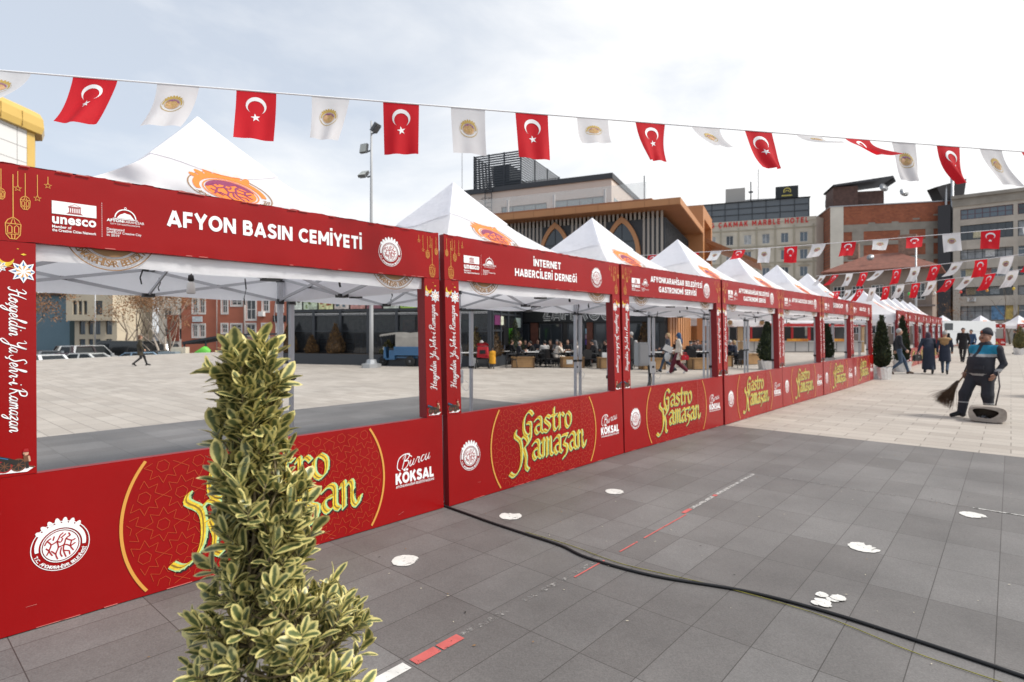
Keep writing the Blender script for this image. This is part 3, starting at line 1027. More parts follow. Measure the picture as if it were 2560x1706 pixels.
def make_tent():
    t = thing('market_tent', '', 'tent', (0, 0, 0), 0, 'white pop-up tents of the near row')
    b = MB()
    for f in range(4):
        b.grid(lambda u, v: canopy_pt(f, u * 2 - 1, max(v, .004)), 14, 18)
    cn = b.obj('canopy', m_can, t)
    b = MB()
    rnd = random.Random(5)
    for f in range(4):                                    # vent cap over the peak
        ph = rnd.uniform(0, 6)
        b.grid(lambda u, v: canopy_pt(f, u * 2 - 1, .004 + v * (.345 + .018 * math.sin(7 * u + ph)), .008 + .008 * v), 14, 6)
    b.obj('vent_cap', m_can, cn)
    # print on the front slope, laid over its curve
    P = Print(lambda x, y, l: canopy_pt(0, x / (.50 - y * .56) / HW, .50 - y * .56, .006 + .002 * l))
    emblem(P, (0, 0), .31, 0, 1, 1, 0, True, .92, 'AFYONKARAHİSAR BELEDİYESİ', 2)
    P.obj('canopy_print', [m_ink_or, m_ink_pu, m_ink_br], cn)
    b = MB()
    for f in range(4):
        def vf(u, v, f=f):
            a = (u * 2 - 1) * HW
            o = HW + .012 * math.sin(9 * u + f * 2) * (1 - v) * 1.0
            z = EAVE - .335 * v + .008 * math.sin(13 * u + f)
            return [(a, -o, z), (o, a, z), (-a, o, z), (-o, -a, z)][f]
        b.grid(vf, 24, 4)
    va = b.obj('valance', m_can, t)
    for cx in (-.95, 1.0):
        P = Print(lambda x, y, l: (x, -HW - .016 - .002 * l, y))
        P.arc((cx, 2.11), .225, .006, 200, 340, 2, 0, 24)
        P.arctext('AFYONKARAHİSAR BELEDİYESİ', (cx, 2.11), .205, .035, 196, 344, 2, 0, .02)
        P.arc((cx, 2.11), .165, .006, 200, 340, 2, 0, 24)
        P.disc((cx, 2.11), .15, 2, 0)
        P.obj('valance_emblem', [m_ink_or, m_ink_pu, m_ink_br], va)
    k = HW - .06
    for sx, sy in ((-1, -1), (1, -1), (1, 1), (-1, 1)):
        b = MB()
        b.cbox((sx * k, sy * k, 1.575), (.052, .052, 1.25))
        b.cbox((sx * k, sy * k, .50), (.042, .042, 1.0))
        b.cbox((sx * k, sy * k, .008), (.10, .10, .010))
        lg = b.obj('leg', m_alu, t)
        b = MB()
        b.cbox((sx * k, sy * k, .96), (.066, .066, .04))
        b.cbox((sx * k - sx * .035, sy * k, .96), (.05, .02, .02))
        b.obj('lock_collar', m_joint, lg)
        b = MB()
        b.cbox((sx * k, sy * k, 1.90), (.070, .070, .06))
        b.obj('slider', m_joint, lg)
        b = MB()
        b.cbox((sx * k, sy * k, 2.17), (.075, .075, .07))
        b.obj('top_bracket', m_joint, lg)
    # scissor truss
    b = MB()
    j = Black(b)
    c4 = [(-k, -k), (k, -k), (k, k), (-k, k)]
    zt, zl = 2.175, 1.91
    for i in range(4):
        p, q = Vector(c4[i]), Vector(c4[(i + 1) % 4])
        mid = (p + q) / 2
        inn = Vector((-(q - p).y, (q - p).x)).normalized() * .02
        for a, c in ((p, mid), (mid, q)):
            for (z0, z1, o) in ((zt, zl, 1), (zl, zt, -1)):
                b.bar((a.x + inn.x * o, a.y + inn.y * o, z0), (c.x + inn.x * o, c.y + inn.y * o, z1), .014, .03)
            h = (a + c) / 2
            j.cbox((h.x, h.y, (zt + zl) / 2), (.05, .05, .032))
        for z in (zt, zl):
            j.cbox((mid.x, mid.y, z), (.10, .10, .036))
        for (z0, z1) in ((zt, zl), (zl, zt)):             # from mid-side to the centre post
            b.bar((mid.x, mid.y, z0), (mid.x * .5, mid.y * .5, (z0 + z1) / 2 + .12), .014, .03)
            b.bar((mid.x * .5, mid.y * .5, (z0 + z1) / 2 + .12), (0, 0, z1 + .24), .014, .03)
        j.cbox((mid.x * .5, mid.y * .5, (zt + zl) / 2 + .12), (.05, .05, .032))
    b.bar((0, 0, 2.05), (0, 0, PEAK - .03), .03, .03)
    j.cbox((0, 0, 2.10), (.09, .09, .05)); j.cbox((0, 0, 2.42), (.09, .09, .05))
    b.obj('truss', [m_alu, m_joint], t)
    for x, y, l in ((.55, -k, .22), (-.5, -.3, .20), (.75, k * .6, .28), (.1, k, .14)):
        b = MB()
        pts = [(x, y, 2.10), (x + .012, y, 2.10 - l * .4), (x - .006, y + .01, 2.10 - l * .75), (x + .004, y + .01, 2.10 - l)]
        for p, q in zip(pts[:-1], pts[1:]): b.bar(p, q, .024, .004)
        b.obj('strap', m_trib, t)
    return t


tent0 = make_tent()
TL = ['white tent behind the nearest stall front, its orange emblem largest',
      'white tent second in the near row, peak under the lattice roof box',
      'white tent third in the near row, peak before the pointed arch windows',
      'white tent fourth in the near row, peak below the orange roof corner',
      'white tent fifth in the near row, peak below the stone hotel',
      'white tent sixth in the near row, peak at the edge of the stone hotel',
      'white tent last in the near row, standing before the tiled-roof house']
for i in range(7):
    a, b_ = ROW[i], ROWEND[i]
    ang = math.atan2(b_[1] - a[1], b_[0] - a[0])
    mx, my = (a[0] + b_[0]) / 2, (a[1] + b_[1]) / 2
    d = HW + .10
    loc = (mx - math.sin(ang) * d, my + math.cos(ang) * d, .006)
    if i == 0:
        t = tent0
        t.location, t.rotation_euler, t['label'] = loc, (0, 0, ang), TL[0]
    else:
        t = dup(tent0, loc, ang, TL[i])
tent_far = None
# bulb and cable under the first tent
bl = thing('hanging_bulb', 'white bulb hanging on a black socket under the nearest tent', 'light bulb', (-4.55, 1.62, 1.86))
b = MB(); b.lathe([(.006, .10), (.018, .095), (.022, .06), (.012, .05)], 10); b.obj('socket', m_joint, bl)
b = MB(); b.lathe([(.012, .05), (.026, .035), (.031, -.03), (.026, -.04)], 12); b.obj('shade', m_bulb, bl)
b = MB(); b.tube([(0, 0, .10), (.01, .05, .2), (-.03, .1, .28)], .004, 5); b.obj('wire', m_joint, bl)
# ---------------------------------------------------------------- buildings round the square
m_glass = M('dark window glass', (0.030, 0.036, 0.042), 0.06, spec=.8)
m_glassb = M('bluish window glass', (0.10, 0.13, 0.16), 0.08, spec=.8)
m_glasspale = M('pale green glass', (0.20, 0.27, 0.28), 0.10, spec=.8)
m_frame = M('anthracite frame', (0.035, 0.040, 0.048), 0.5)
m_wframe = M('white window frame', (0.66, 0.65, 0.63), 0.5)
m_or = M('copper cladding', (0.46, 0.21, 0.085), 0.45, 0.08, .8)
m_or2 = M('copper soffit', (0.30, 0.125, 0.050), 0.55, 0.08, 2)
m_slatd = M('dark slat', (0.035, 0.037, 0.042), 0.55)
m_slatl = M('pale slat', (0.38, 0.34, 0.30), 0.6)
m_beigew = M('beige panel wall', (0.62, 0.55, 0.49), 0.75, 0.05, .7)
m_dgrey = M('dark grey trim', (0.040, 0.045, 0.052), 0.5)
m_stone = M('travertine', (0.56, 0.51, 0.42), 0.8, 0.14, .5, .1, 3)
m_plaster = M('pale plaster', (0.66, 0.62, 0.54), 0.85, 0.08, .4)
m_conc = M('raw concrete', (0.30, 0.27, 0.23), 0.9, 0.18, .6)
m_terra = M('terracotta render', (0.40, 0.135, 0.085), 0.85, 0.12, .5)
m_teal = M('teal render', (0.17, 0.255, 0.30), 0.85, 0.05, .5)
m_cream = M('cream render', (0.60, 0.52, 0.39), 0.85, 0.07, .5)
m_greyw = M('weathered beige render', (0.47, 0.42, 0.36), 0.85, 0.16, .4)
m_roof = M('roof tiles', (0.20, 0.075, 0.05), 0.8, 0.25, 2)
m_metal = M('galvanised metal', (0.42, 0.43, 0.44), 0.45, 0.1, 2, metal=.6)
m_goldm = M('gold panel', (0.62, 0.42, 0.11), 0.35, 0.06, .4)
m_whp = M('white panel', (0.70, 0.70, 0.69), 0.45)
m_signred = M('red sign letter', (0.62, 0.03, 0.03), 0.5)
m_bgold = M('sign gold', (0.6, 0.5, 0.1), 0.5)


def brickmat():
    m = bpy.data.materials.new('hollow brick')
    m.use_nodes = True
    n, l = m.node_tree.nodes, m.node_tree.links
    b = n['Principled BSDF']
    b.inputs['Roughness'].default_value = .9
    co = n.new('ShaderNodeTexCoord')
    mp_ = n.new('ShaderNodeMapping')
    mp_.inputs['Rotation'].default_value = (PI / 2, 0, 0)
    l.new(co.outputs['Object'], mp_.inputs['Vector'])
    br = n.new('ShaderNodeTexBrick')
    br.inputs['Scale'].default_value = 1
    br.inputs['Brick Width'].default_value = .42
    br.inputs['Row Height'].default_value = .24
    br.inputs['Mortar Size'].default_value = .014
    br.inputs['Color1'].default_value = (.40, .125, .06, 1)
    br.inputs['Color2'].default_value = (.30, .09, .048, 1)
    br.inputs['Mortar'].default_value = (.20, .105, .07, 1)
    l.new(mp_.outputs['Vector'], br.inputs['Vector'])
    t = n.new('ShaderNodeTexNoise')
    t.inputs['Scale'].default_value = .5
    t.inputs['Detail'].default_value = 8
    l.new(co.outputs['Object'], t.inputs['Vector'])
    r = n.new('ShaderNodeMapRange')
    r.inputs['To Min'].default_value = .6
    r.inputs['To Max'].default_value = 1.3
    l.new(t.outputs['Fac'], r.inputs['Value'])
    mx = n.new('ShaderNodeMix')
    mx.data_type = 'RGBA'
    mx.blend_type = 'MULTIPLY'
    mx.inputs['Factor'].default_value = 1
    l.new(br.outputs['Color'], mx.inputs['A'])
    l.new(r.outputs[0], mx.inputs['B'])
    l.new(mx.outputs['Result'], b.inputs['Base Color'])
    return m


m_brick = brickmat()


def site(name, label, cat, u, v, deg, z=0.0, group=None):
    """a building at u, v (metres right of / in front of the eye), its front turned deg from square-on"""
    x, y = W(u, v)
    return thing(name, label, cat, (x, y, z), YAW + R(deg), group)


def walls(b, x0, x1, z0, z1, holes, reveal=.18, m=0, y=0.0):
    xs = sorted({x0, x1, *[h[0] for h in holes], *[h[1] for h in holes]})
    zs = sorted({z0, z1, *[h[2] for h in holes], *[h[3] for h in holes]})
    for a, c in zip(xs[:-1], xs[1:]):
        for e, f in zip(zs[:-1], zs[1:]):
            cx, cz = (a + c) / 2, (e + f) / 2
            if any(h[0] < cx < h[1] and h[2] < cz < h[3] for h in holes): continue
            b.add([(a, y, e), (c, y, e), (c, y, f), (a, y, f)], [(0, 1, 2, 3)], m)
    for h in holes:
        a, c, e, f = h[:4]
        q = [(a, y, e), (c, y, e), (c, y, f), (a, y, f)]
        w = [(p[0], y + reveal, p[2]) for p in q]
        b.add(q + w, [(0, 4, 5, 1), (1, 5, 6, 2), (2, 6, 7, 3), (3, 7, 4, 0)], m)


def window(parent, x0, x1, z0, z1, y, fm, gm, nx=2, nz=1, fw=.06, sill=None, name='window'):
    b = MB()
    for a, c, e, f in ((x0, x0 + fw, z0, z1), (x1 - fw, x1, z0, z1), (x0 + fw, x1 - fw, z0, z0 + fw), (x0 + fw, x1 - fw, z1 - fw, z1)):
        b.box(a, c, y - .03, y + .04, e, f)
    for i in range(1, nx):
        x = x0 + (x1 - x0) * i / nx
        b.box(x - fw * .4, x + fw * .4, y - .025, y + .035, z0 + fw, z1 - fw)
    for i in range(1, nz):
        z = z0 + (z1 - z0) * i / nz
        b.box(x0 + fw, x1 - fw, y - .021, y + .031, z - fw * .4, z + fw * .4)
    w = b.obj(name, fm, parent)
    b = MB(); b.box(x0 + fw * .5, x1 - fw * .5, y, y + .012, z0 + fw * .5, z1 - fw * .5)
    b.obj('pane', gm, w)
    if sill:
        b = MB(); b.box(x0 - .08, x1 + .08, y - .28, y - .032, z0 - .09, z0 - .004)
        b.obj('sill', sill, w)
    return w


def body(b, x0, x1, y1, z0, z1, m=0):
    """back, sides and lid of a block whose front is at y 0"""
    b.add([(x0, 0, z0), (x1, 0, z0), (x1, y1, z0), (x0, y1, z0), (x0, 0, z1), (x1, 0, z1), (x1, y1, z1), (x0, y1, z1)],
          [(1, 2, 6, 5), (2, 3, 7, 6), (3, 0, 4, 7), (4, 5, 6, 7)], m)


# ---- glass pavilion
t = site('glass_pavilion', 'long anthracite glass restaurant pavilion with a row of bright menu boards along its top', 'restaurant', -11.17, 28.42, -18.5)
Lp = 10.79
b = MB(); b.box(-.15, Lp + .15, -.12, 4.6, .003, .46); b.obj('plinth', m_frame, t)
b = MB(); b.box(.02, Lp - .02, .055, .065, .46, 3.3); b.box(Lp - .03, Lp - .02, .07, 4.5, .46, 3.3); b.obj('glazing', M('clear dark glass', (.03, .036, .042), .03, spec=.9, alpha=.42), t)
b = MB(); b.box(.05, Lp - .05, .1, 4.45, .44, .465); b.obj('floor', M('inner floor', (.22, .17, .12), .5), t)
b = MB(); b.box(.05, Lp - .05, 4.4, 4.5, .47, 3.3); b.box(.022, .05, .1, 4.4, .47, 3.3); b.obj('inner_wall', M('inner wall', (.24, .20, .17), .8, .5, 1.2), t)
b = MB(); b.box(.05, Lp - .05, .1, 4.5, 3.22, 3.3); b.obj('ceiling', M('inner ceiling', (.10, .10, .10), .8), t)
for k in range(7):
    b = MB(); x = .9 + k * 1.45; b.box(x - .35, x + .35, 1.0 + (k % 2), 1.6 + (k % 2), 1.12, 1.16); b.box(x - .03, x + .03, 1.28 + (k % 2), 1.34 + (k % 2), .47, 1.12)
    for s in (-.5, .5): b.box(x + s - .18, x + s + .18, 1.1 + (k % 2), 1.5 + (k % 2), .9, .95); b.box(x + s * 1.3 - .03, x + s * 1.3 + .03, 1.1 + (k % 2), 1.5 + (k % 2), .47, 1.45)
    b.obj('inner_table', M('inner wood', (.16, .085, .04), .5), t)
for k in range(6):
    b = MB(); b.box(.6 + k * 1.7, 1.5 + k * 1.7, 4.36, 4.395, 1.5, 2.2); b.obj('wall_picture', M('picture %d' % (k % 3), [(.5, .45, .35), (.12, .2, .14), (.45, .16, .08)][k % 3], .5, .5, 4), t)
b = MB()
for i in range(8):
    x = .06 + (Lp - .12) * i / 7
    b.box(x - .07, x + .07, -.04, .10, .46, 3.3)
for z in (1.55, 2.30, 2.52, 3.22): b.box(-.01, Lp + .01, -.025, .09, z, z + (.09 if z > 1.6 else .035))
for i in range(5):
    y = .2 + 4.2 * i / 4
    b.box(Lp - .02, Lp + .06, y - .07, y + .07, .46, 3.3)
for z in (1.55, 2.30, 2.52, 3.22): b.box(Lp - .02, Lp + .04, .1, 4.5, z, z + .09)
b.obj('mullions', m_frame, t)
b = MB(); b.box(-.01, Lp, -.035, -.026, 2.40, 2.425); b.box(-.01, Lp, -.035, -.026, 2.35, 2.362); b.obj('trim_line', m_wframe, t)
b = MB(); b.box(-.3, Lp + .3, -.3, 4.7, 3.31, 3.55); b.obj('roof', m_frame, t)
bc = [(.62, .66, .58), (.50, .58, .44), (.66, .68, .36), (.62, .55, .50), (.50, .25, .22), (.25, .10, .12), (.58, .63, .55), (.35, .52, .10), (.64, .62, .30), (.6, .6, .58)]
rnd = random.Random(11)


def board(parent, P0, dx, w, h, k):
    m = M('menu board %d' % k, bc[k % 10], .45, .5, 7.0)
    b = MB()
    b.box(P0, P0 + w, -.06, -.028, dx, dx + h)
    o = b.obj('menu_board', m, parent)
    b = MB()
    for q in range(5):
        x = P0 + rnd.uniform(.04, w - .25); z = dx + rnd.uniform(.05, h - .2)
        b.box(x, x + rnd.uniform(.08, .2), -.066, -.06, z, z + rnd.uniform(.04, .16))
    b.obj('picture', M('menu print %d' % (k % 4), [(.08, .06, .05), (.15, .22, .05), (.35, .12, .05), (.05, .12, .16)][k % 4], .5, .4, 9), o)


for i in range(12):
    board(t, .12 + i * .895, 2.63, .80, .55, i)
# boards down the receding end, next to the door
for k, (y, z, w, h) in enumerate(((.35, 2.63, .8, .55), (1.35, 2.63, .8, .55), (2.3, 2.63, .8, .55), (3.3, 2.63, .8, .55), (3.35, 1.75, .7, .48), (1.1, 1.85, .35, .4))):
    b = MB(); b.box(Lp + .07, Lp + .10, y, y + w, z, z + h)
    o = b.obj('menu_board', M('side board %d' % k, [(.62, .64, .6), (.5, .6, .42), (.28, .5, .07), (.6, .6, .04), (.5, .6, .56), (.6, .62, .5)][k], .45, .4, 8), t)
b = MB(); b.box(Lp + .065, Lp + .09, .3, 1.0, 1.85, 2.28); b.obj('purple_sign', M('purple sign', (.14, .03, .10), .45, .3, 9), t)
b = MB(); b.box(Lp + .066, Lp + .08, 1.5, 2.25, .46, 1.75); b.obj('door', M('dark doorway', (.012, .012, .014), .4), t)
b = MB(); b.box(Lp + .07, Lp + .095, 2.3, 2.75, .5, 1.7); b.obj('green_poster', M('green poster', (.12, .50, .03), .45, .35, 7), t)
b = MB(); b.lathe([(.001, 0), (.17, 0), (.17, .012), (.001, .012)], 18); o = b.obj('round_sticker', M('sky blue sticker', (.28, .50, .60), .5), t)
o.location = (9.2, -.05, 1.85); o.rotation_euler = (PI / 2, 0, 0)

# ---- restaurant with pointed arches
t = site('arch_restaurant', 'restaurant with copper roof slab, striped slat wall and pointed arch windows', 'restaurant', 7.91, 26.36, -25)
XC = -.83
b = MB(); b.box(-12, XC, 0, 7.4, .003, 6.9); b.obj('wall', m_slatd, t)
b = MB()
x = -11.95
k = 0


def wx(px, y=0.0):
    q = (px - 1280) / 1430
    return (q * (26.36 + .906 * y) - 7.91 - .423 * y) / (.906 + q * .423)


def wz(px, py, y=0.0):
    x = wx(px, y)
    return EYE + (830 - py) * (26.36 + .906 * y - .423 * x) / 1430


A1 = (wx(1390), wz(1390, 558), (wx(1426) - wx(1346)) / 2)
A2 = (wx(1556), wz(1556, 543.6), (wx(1608) - wx(1516)) / 2)
A0 = (2 * A1[0] - A2[0], A1[1], A1[2])
A3 = (3 * A1[0] - 2 * A2[0], A1[1], A1[2])
arches = [A0, A1, A2]
WT = wz(1660, 523)
while x < XC - .05:
    lo = 3.35
    hit = next((a for a in arches if abs(x - a[0]) < a[2] - .05), None)
    b.box(x, x + .10, -.045, .01, (hit[1] - hit[2] * .2 if hit else lo), WT)
    x += .21
b.obj('slats', m_slatl, t)


def pointed(cx, zt, hw, zb, n=12):
    """half width hw, apex zt: outline from left foot over the point to right foot"""
    h = hw * 2.13
    pts = [(cx - hw, zb)]
    for i in range(n + 1):
        d = 1 - i / n
        pts.append((cx - hw * math.sin(PI / 2 * d ** .75), zt - h * d))
    r = [(2 * cx - p[0], p[1]) for p in reversed(pts[:-1])]
    return pts + r


def arch_window(parent, cx, zt, hw, zb, yf, flip=None):
    o, i = pointed(cx, zt, hw, zb), pointed(cx, zt - hw * .34, hw * .77, zb)
    b = MB()
    n = len(o)
    for k in range(n - 1):
        q = [o[k], o[k + 1], i[k + 1], i[k]]
        vs = [(p[0], yf - .16, p[1]) for p in q] + [(p[0], yf + .02, p[1]) for p in q]
        b.add(vs, [(3, 2, 1, 0), (4, 5, 6, 7), (0, 1, 5, 4), (2, 3, 7, 6)])
    w = b.obj('arch_window', m_or, parent)
    b = MB()
    b.add([(p[0], yf - .06, p[1]) for p in i], [tuple(reversed(range(n)))])
    b.obj('pane', m_glass, w)
    b = MB()
    b.box(cx - .02, cx + .02, yf - .085, yf - .062, zb, zt - hw * .32)
    b.box(cx - hw * .78, cx + hw * .78, yf - .083, yf - .064, zt - hw * 1.35, zt - hw * 1.35 + .04)
    b.obj('glazing_bar', m_frame, w)
    return w


for a in arches: arch_window(t, a[0], a[1], a[2], 3.4, -.046)
# side wall arches (turned a quarter)
for yy, zt in ((2.1, 6.0), (4.1, 6.1)):
    w = arch_window(t, 0, zt, .62, 3.4, 0)
    w.location = (XC + .03, yy, 0); w.rotation_euler = (0, 0, PI / 2)
b = MB()
for i in range(40): b.box(XC - .005, XC + .03, .1 + i * .185, .1 + i * .185 + .06, .01, 6.85)
b.obj('side_slats', m_slatd, t)
ZS = 7.55
b = MB()
b.box(-12.2, 0, -.95, 7.5, ZS - .30, ZS)
b.obj('roof_slab', m_or, t)
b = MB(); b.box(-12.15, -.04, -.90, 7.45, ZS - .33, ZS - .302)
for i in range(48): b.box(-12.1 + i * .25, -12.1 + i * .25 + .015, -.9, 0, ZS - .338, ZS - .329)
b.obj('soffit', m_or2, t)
b = MB()
for i in range(11): b.box(-11.5 + i * 1.1, -11.5 + i * 1.1 + .018, -.958, -.949, ZS - .30, ZS)
b.obj('cladding_joint', m_or2, t)
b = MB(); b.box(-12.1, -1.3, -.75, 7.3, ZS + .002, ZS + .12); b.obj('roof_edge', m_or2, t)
b = MB(); b.box(-11.8, -1.6, -.55, -.53, ZS + .12, ZS + .95); b.box(-1.62, -1.60, -.53, 6, ZS + .12, ZS + .95)
b.obj('glass_rail', M('rail glass', (.75, .80, .80), .05, alpha=.22), t)
for px in (1271, 1386, 1513):
    b = MB(); q = wx(px, -.5); b.box(q - .045, q + .045, -.60, -.50, ZS + .1, ZS + .80); b.obj('rail_light', M('steel bollard', (.5, .5, .5), .4), t)
b = MB(); b.bar((-1.7, -.5, ZS), (-1.7, -.5, ZS + 1.25), .04, .04); b.obj('roof_pole', m_frame, t)
# upper storey
UX0, UX1, UY, UZ = -13.6, -4.34, 3.5, 10.22
hl = [(wx(1253, 3.5), wx(1367, 3.5), ZS + .2, 9.0), (wx(1386, 3.5), wx(1513, 3.5), ZS + .2, 9.05)]
b = MB()
walls(b, UX0, UX1, ZS - .2, UZ - .28, hl, .15, 0, UY)
b.add([(UX1, UY, ZS - .2), (UX1, UY + 7.2, ZS - .2), (UX1, UY + 7.2, UZ), (UX1, UY, UZ), (UX0, UY, ZS - .2), (UX0, UY + 7.2, ZS - .2), (UX0, UY + 7.2, UZ), (UX0, UY, UZ)], [(0, 1, 2, 3), (5, 4, 7, 6), (3, 2, 6, 7), (1, 5, 6, 2)])
b.obj('upper_wall', m_beigew, t)
b = MB(); b.box(UX0 - .08, UX1 + .08, UY - .10, UY + 7.3, UZ - .28, UZ + .02); b.obj('parapet', m_dgrey, t)
for h in hl: window(t, h[0], h[1], h[2], h[3], UY + .1, m_frame, m_glasspale, 4, 1, .05)
b = MB(); b.box(UX1 - .01, UX1 + .015, UY + .5, UY + 4, ZS + .3, 9.0); b.obj('side_window', m_glasspale, t)
q = wx(1222, 3.4)
b = MB()
for s in (-.22, .22): b.bar((q + s, UY - .15, ZS + .1), (q + s, UY - .15, UZ + .6), .035, .035)
for i in range(10): b.bar((q - .22, UY - .15, ZS + .35 + i * .28), (q + .22, UY - .15, ZS + .35 + i * .28), .025, .025)
for i in range(5):
    z = ZS + .9 + i * .5
    b.tube([(q - .22, UY - .15, z), (q - .26, UY - .6, z), (q, UY - .8, z), (q + .26, UY - .6, z), (q + .22, UY - .15, z)], .015, 4)
b.obj('ladder', m_frame, t)
# lattice plant box
b = MB()
LX0, LX1, LY = -14.28, -10.9, 6.0
for i in range(19):
    z = UZ + .05 + i * .152
    b.box(LX0, LX1, LY, LY + .03, z, z + .098)
    b.box(LX1 - .03, LX1 + .02, LY, LY + 7, z, z + .075)
    b.box(LX0 - .02, LX0 + .03, LY, LY + 7, z, z + .075)
    b.box(LX0, LX1, LY + 7, LY + 7.03, z, z + .075)
for xx, yy in ((LX0, LY), (LX1, LY), (LX1, LY + 7), (LX0, LY + 7), (LX0 + 1.1, LY), (LX0 + 2.2, LY), (LX1, LY + 2.3), (LX1, LY + 4.6)): b.cbox((xx, yy, UZ + 1.45), (.08, .08, 2.9))
b.obj('louvre_screen', m_frame, t)
b = MB(); b.box(LX0 + .9, LX0 + 2.1, LY + 1, LY + 3, UZ + 1.2, UZ + 2.4); b.box(LX0 + 1.2, LX1 - .3, LY + .6, LY + 4, UZ, UZ + 1.15); b.obj('roof_machinery', m_dgrey, t)
b = MB(); b.bar((LX0 - .35, LY - 1, UZ), (LX0 - .35, LY - 1, UZ + 4.2), .03, .03); b.obj('antenna', m_metal, t)
# portal block at the far corner
b = MB()
PZ = 8.9
b.box(-3, 0, 7.5, 8.1, 4.2, PZ); b.box(-3, 0, 11.8, 12.4, .01, PZ); b.box(-3, 0, 8.1, 11.8, PZ - .7, PZ); b.box(-3, -1.2, 8.1, 11.8, .01, PZ - .7)
b.box(-.35, 0, 7.5, 8.1, .01, 4.2); b.box(-3, -2.4, 7.5, 8.1, .01, 4.2)
b.obj('portal', m_or, t)
b = MB(); b.add([(.02, 8.4, 7.1), (3.0, 8.4, 5.6), (3.0, 12.2, 5.6), (.02, 12.2, 7.1), (.02, 8.4, 6.85), (3.0, 8.4, 5.4), (3.0, 12.2, 5.4), (.02, 12.2, 6.85)], [(0, 1, 2, 3), (7, 6, 5, 4), (0, 4, 5, 1), (1, 5, 6, 2), (2, 6, 7, 3)])
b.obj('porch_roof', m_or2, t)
b = MB()
for i in range(9):
    b.box(XC + .05, XC + .16, .4 + i * .8, .4 + i * .8 + .5, .01, 3.3)
b.obj('entrance_panel', m_or, t)
# shop front under the slats
b = MB()
b.box(-12, XC, -.22, -.05, 2.02, 3.34)
for i in range(12): b.box(-11.98, XC - .02, -.238, -.221, 2.05 + i * .107, 2.05 + i * .107 + .075)
b.obj('fascia_board', M('black fascia', (.016, .017, .019), .5), t)
def outline_text(s, x, z, cap, w):
    P = Print(lambda a, c, l: (a, -.242 - .004 * l, c))
    block(P, s, x, z, cap, w, 0, 0, .30)
    block(P, s, x, z, cap, w, 1, 1, .19)
    block(P, s, x, z, cap, w, 0, 2, .03)
    return P
x0, x1 = wx(1362), wx(1532)
P = outline_text('ZAFEROĞ', x0, 2.13, .80, (x1 - x0) * 1.0)
P.obj('sign_lettering', [m_wframe, M('black fascia', (.016, .017, .019), .5)], t)
b = MB(); b.box(-12, XC, -.06, -.001, .01, 2.0); b.obj('shop_front', M('dark shop front', (.020, .019, .019), .25), t)
for x0_, x1_, mm in ((-7.6, -7.2, (.12, .04, .025)), (-4.6, -4.3, (.12, .04, .025)), (-3.0, -2.75, (.12, .04, .025)), (-9.4, -9.2, (.1, .04, .025))):
    b = MB(); b.box(x0_, x1_, -.16, -.062, .01, 2.0); b.obj('brick_pier', M('dark brick pier', mm, .8, .3, 6), t)
for k, (px, w, z0, z1, c) in enumerate(((1358, .38, 1.2, 1.75, (.45, .44, .38)), (1392, .25, 1.0, 1.5, (.40, .06, .06)), (1392, .25, 1.52, 1.78, (.45, .6, .66)), (1463, .2, 1.45, 1.7, (.35, .55, .66)), (1463, .2, 1.2, 1.42, (.45, .28, .35)), (1463, .2, .9, 1.15, (.12, .06, .35)))):
    q = wx(px); b = MB(); b.box(q - w / 2, q + w / 2, -.075, -.064, z0, z1)
    b.obj('window_sticker', M('door sticker %d' % k, c, .5, .3, 12), t)
for q0, q1 in ((-7.1, -5.9), (-5.6, -4.7), (-4.2, -3.1), (-2.6, -1.1), (-9.1, -7.7)):
    window(t, q0, q1, .12, 1.96, -.10, m_frame, m_glass, 2, 1, .05)
b = MB(); q = wx(1690, 2); b.box(XC + .17, XC + .9, -.6, 2.5, 2.35, 2.75); b.obj('red_awning', M('red awning', (.55, .02, .03), .6), t)

# ---- stone hotel
t = site('stone_hotel', 'cream stone hotel with red rooftop lettering and a dark glass top floor', 'hotel', 53.2, 100, -21.9)
ZH = 21.8
b = MB()
hol = []
for r in range(7):
    zt = 19.2 - r * 3.05
    for cidx in range(7):
        cx = -1.95 - cidx * 3.05
        hol.append((cx - .62, cx + .62, zt - 1.75, zt))
walls(b, -22.5, 0, -1.35, ZH - .6, hol, .25)
b.add([(-22.5, 0, ZH), (0, 0, ZH), (0, 14, ZH), (-22.5, 14, ZH)], [(0, 1, 2, 3)])
b.box(-22.5, 0, -.12, -.002, ZH - .6, ZH)
b.add([(0, 0, -1.35), (0, 14, -1.35), (0, 14, ZH), (0, 0, ZH)], [(0, 1, 2, 3)])
b.obj('wall', m_stone, t)
m_curt = M('curtained pane', (.40, .41, .41), .3, .4, 1.3)
for i, h in enumerate(hol): window(t, *h, .18, m_wframe, [m_glassb, m_curt, m_glassb, m_glass, M('half curtained pane', (.22, .24, .26), .2, .5, .8)][(i * 7 + i // 5) % 5], 2, 1, .07)
b = MB()
for cidx in range(8):
    cx = -.45 - cidx * 3.05
    b.box(cx - .16, cx + .16, -.10, -.003, 1.5, ZH - 1.3)
for r in range(7):
    b.box(-22.5, 0, -.14, -.004, 19.95 - r * 3.05, 20.12 - r * 3.05)
    if r in (1, 2):
        for cidx in range(7):
            cx, z = -1.95 - cidx * 3.05, 19.35 - r * 3.05
            b.add([(cx - 1.0, -.2, z), (cx + 1.0, -.2, z), (cx, -.2, z + .55), (cx - 1.0, -.01, z), (cx + 1.0, -.01, z), (cx, -.01, z + .55)], [(0, 1, 2), (0, 2, 5, 3), (2, 1, 4, 5), (0, 3, 4, 1)])
b.obj('pilasters', M('travertine trim', (.40, .36, .28), .8, .12, .6), t)
P = Print(lambda a, c, l: (a, -.25, c))
pen = -19.3
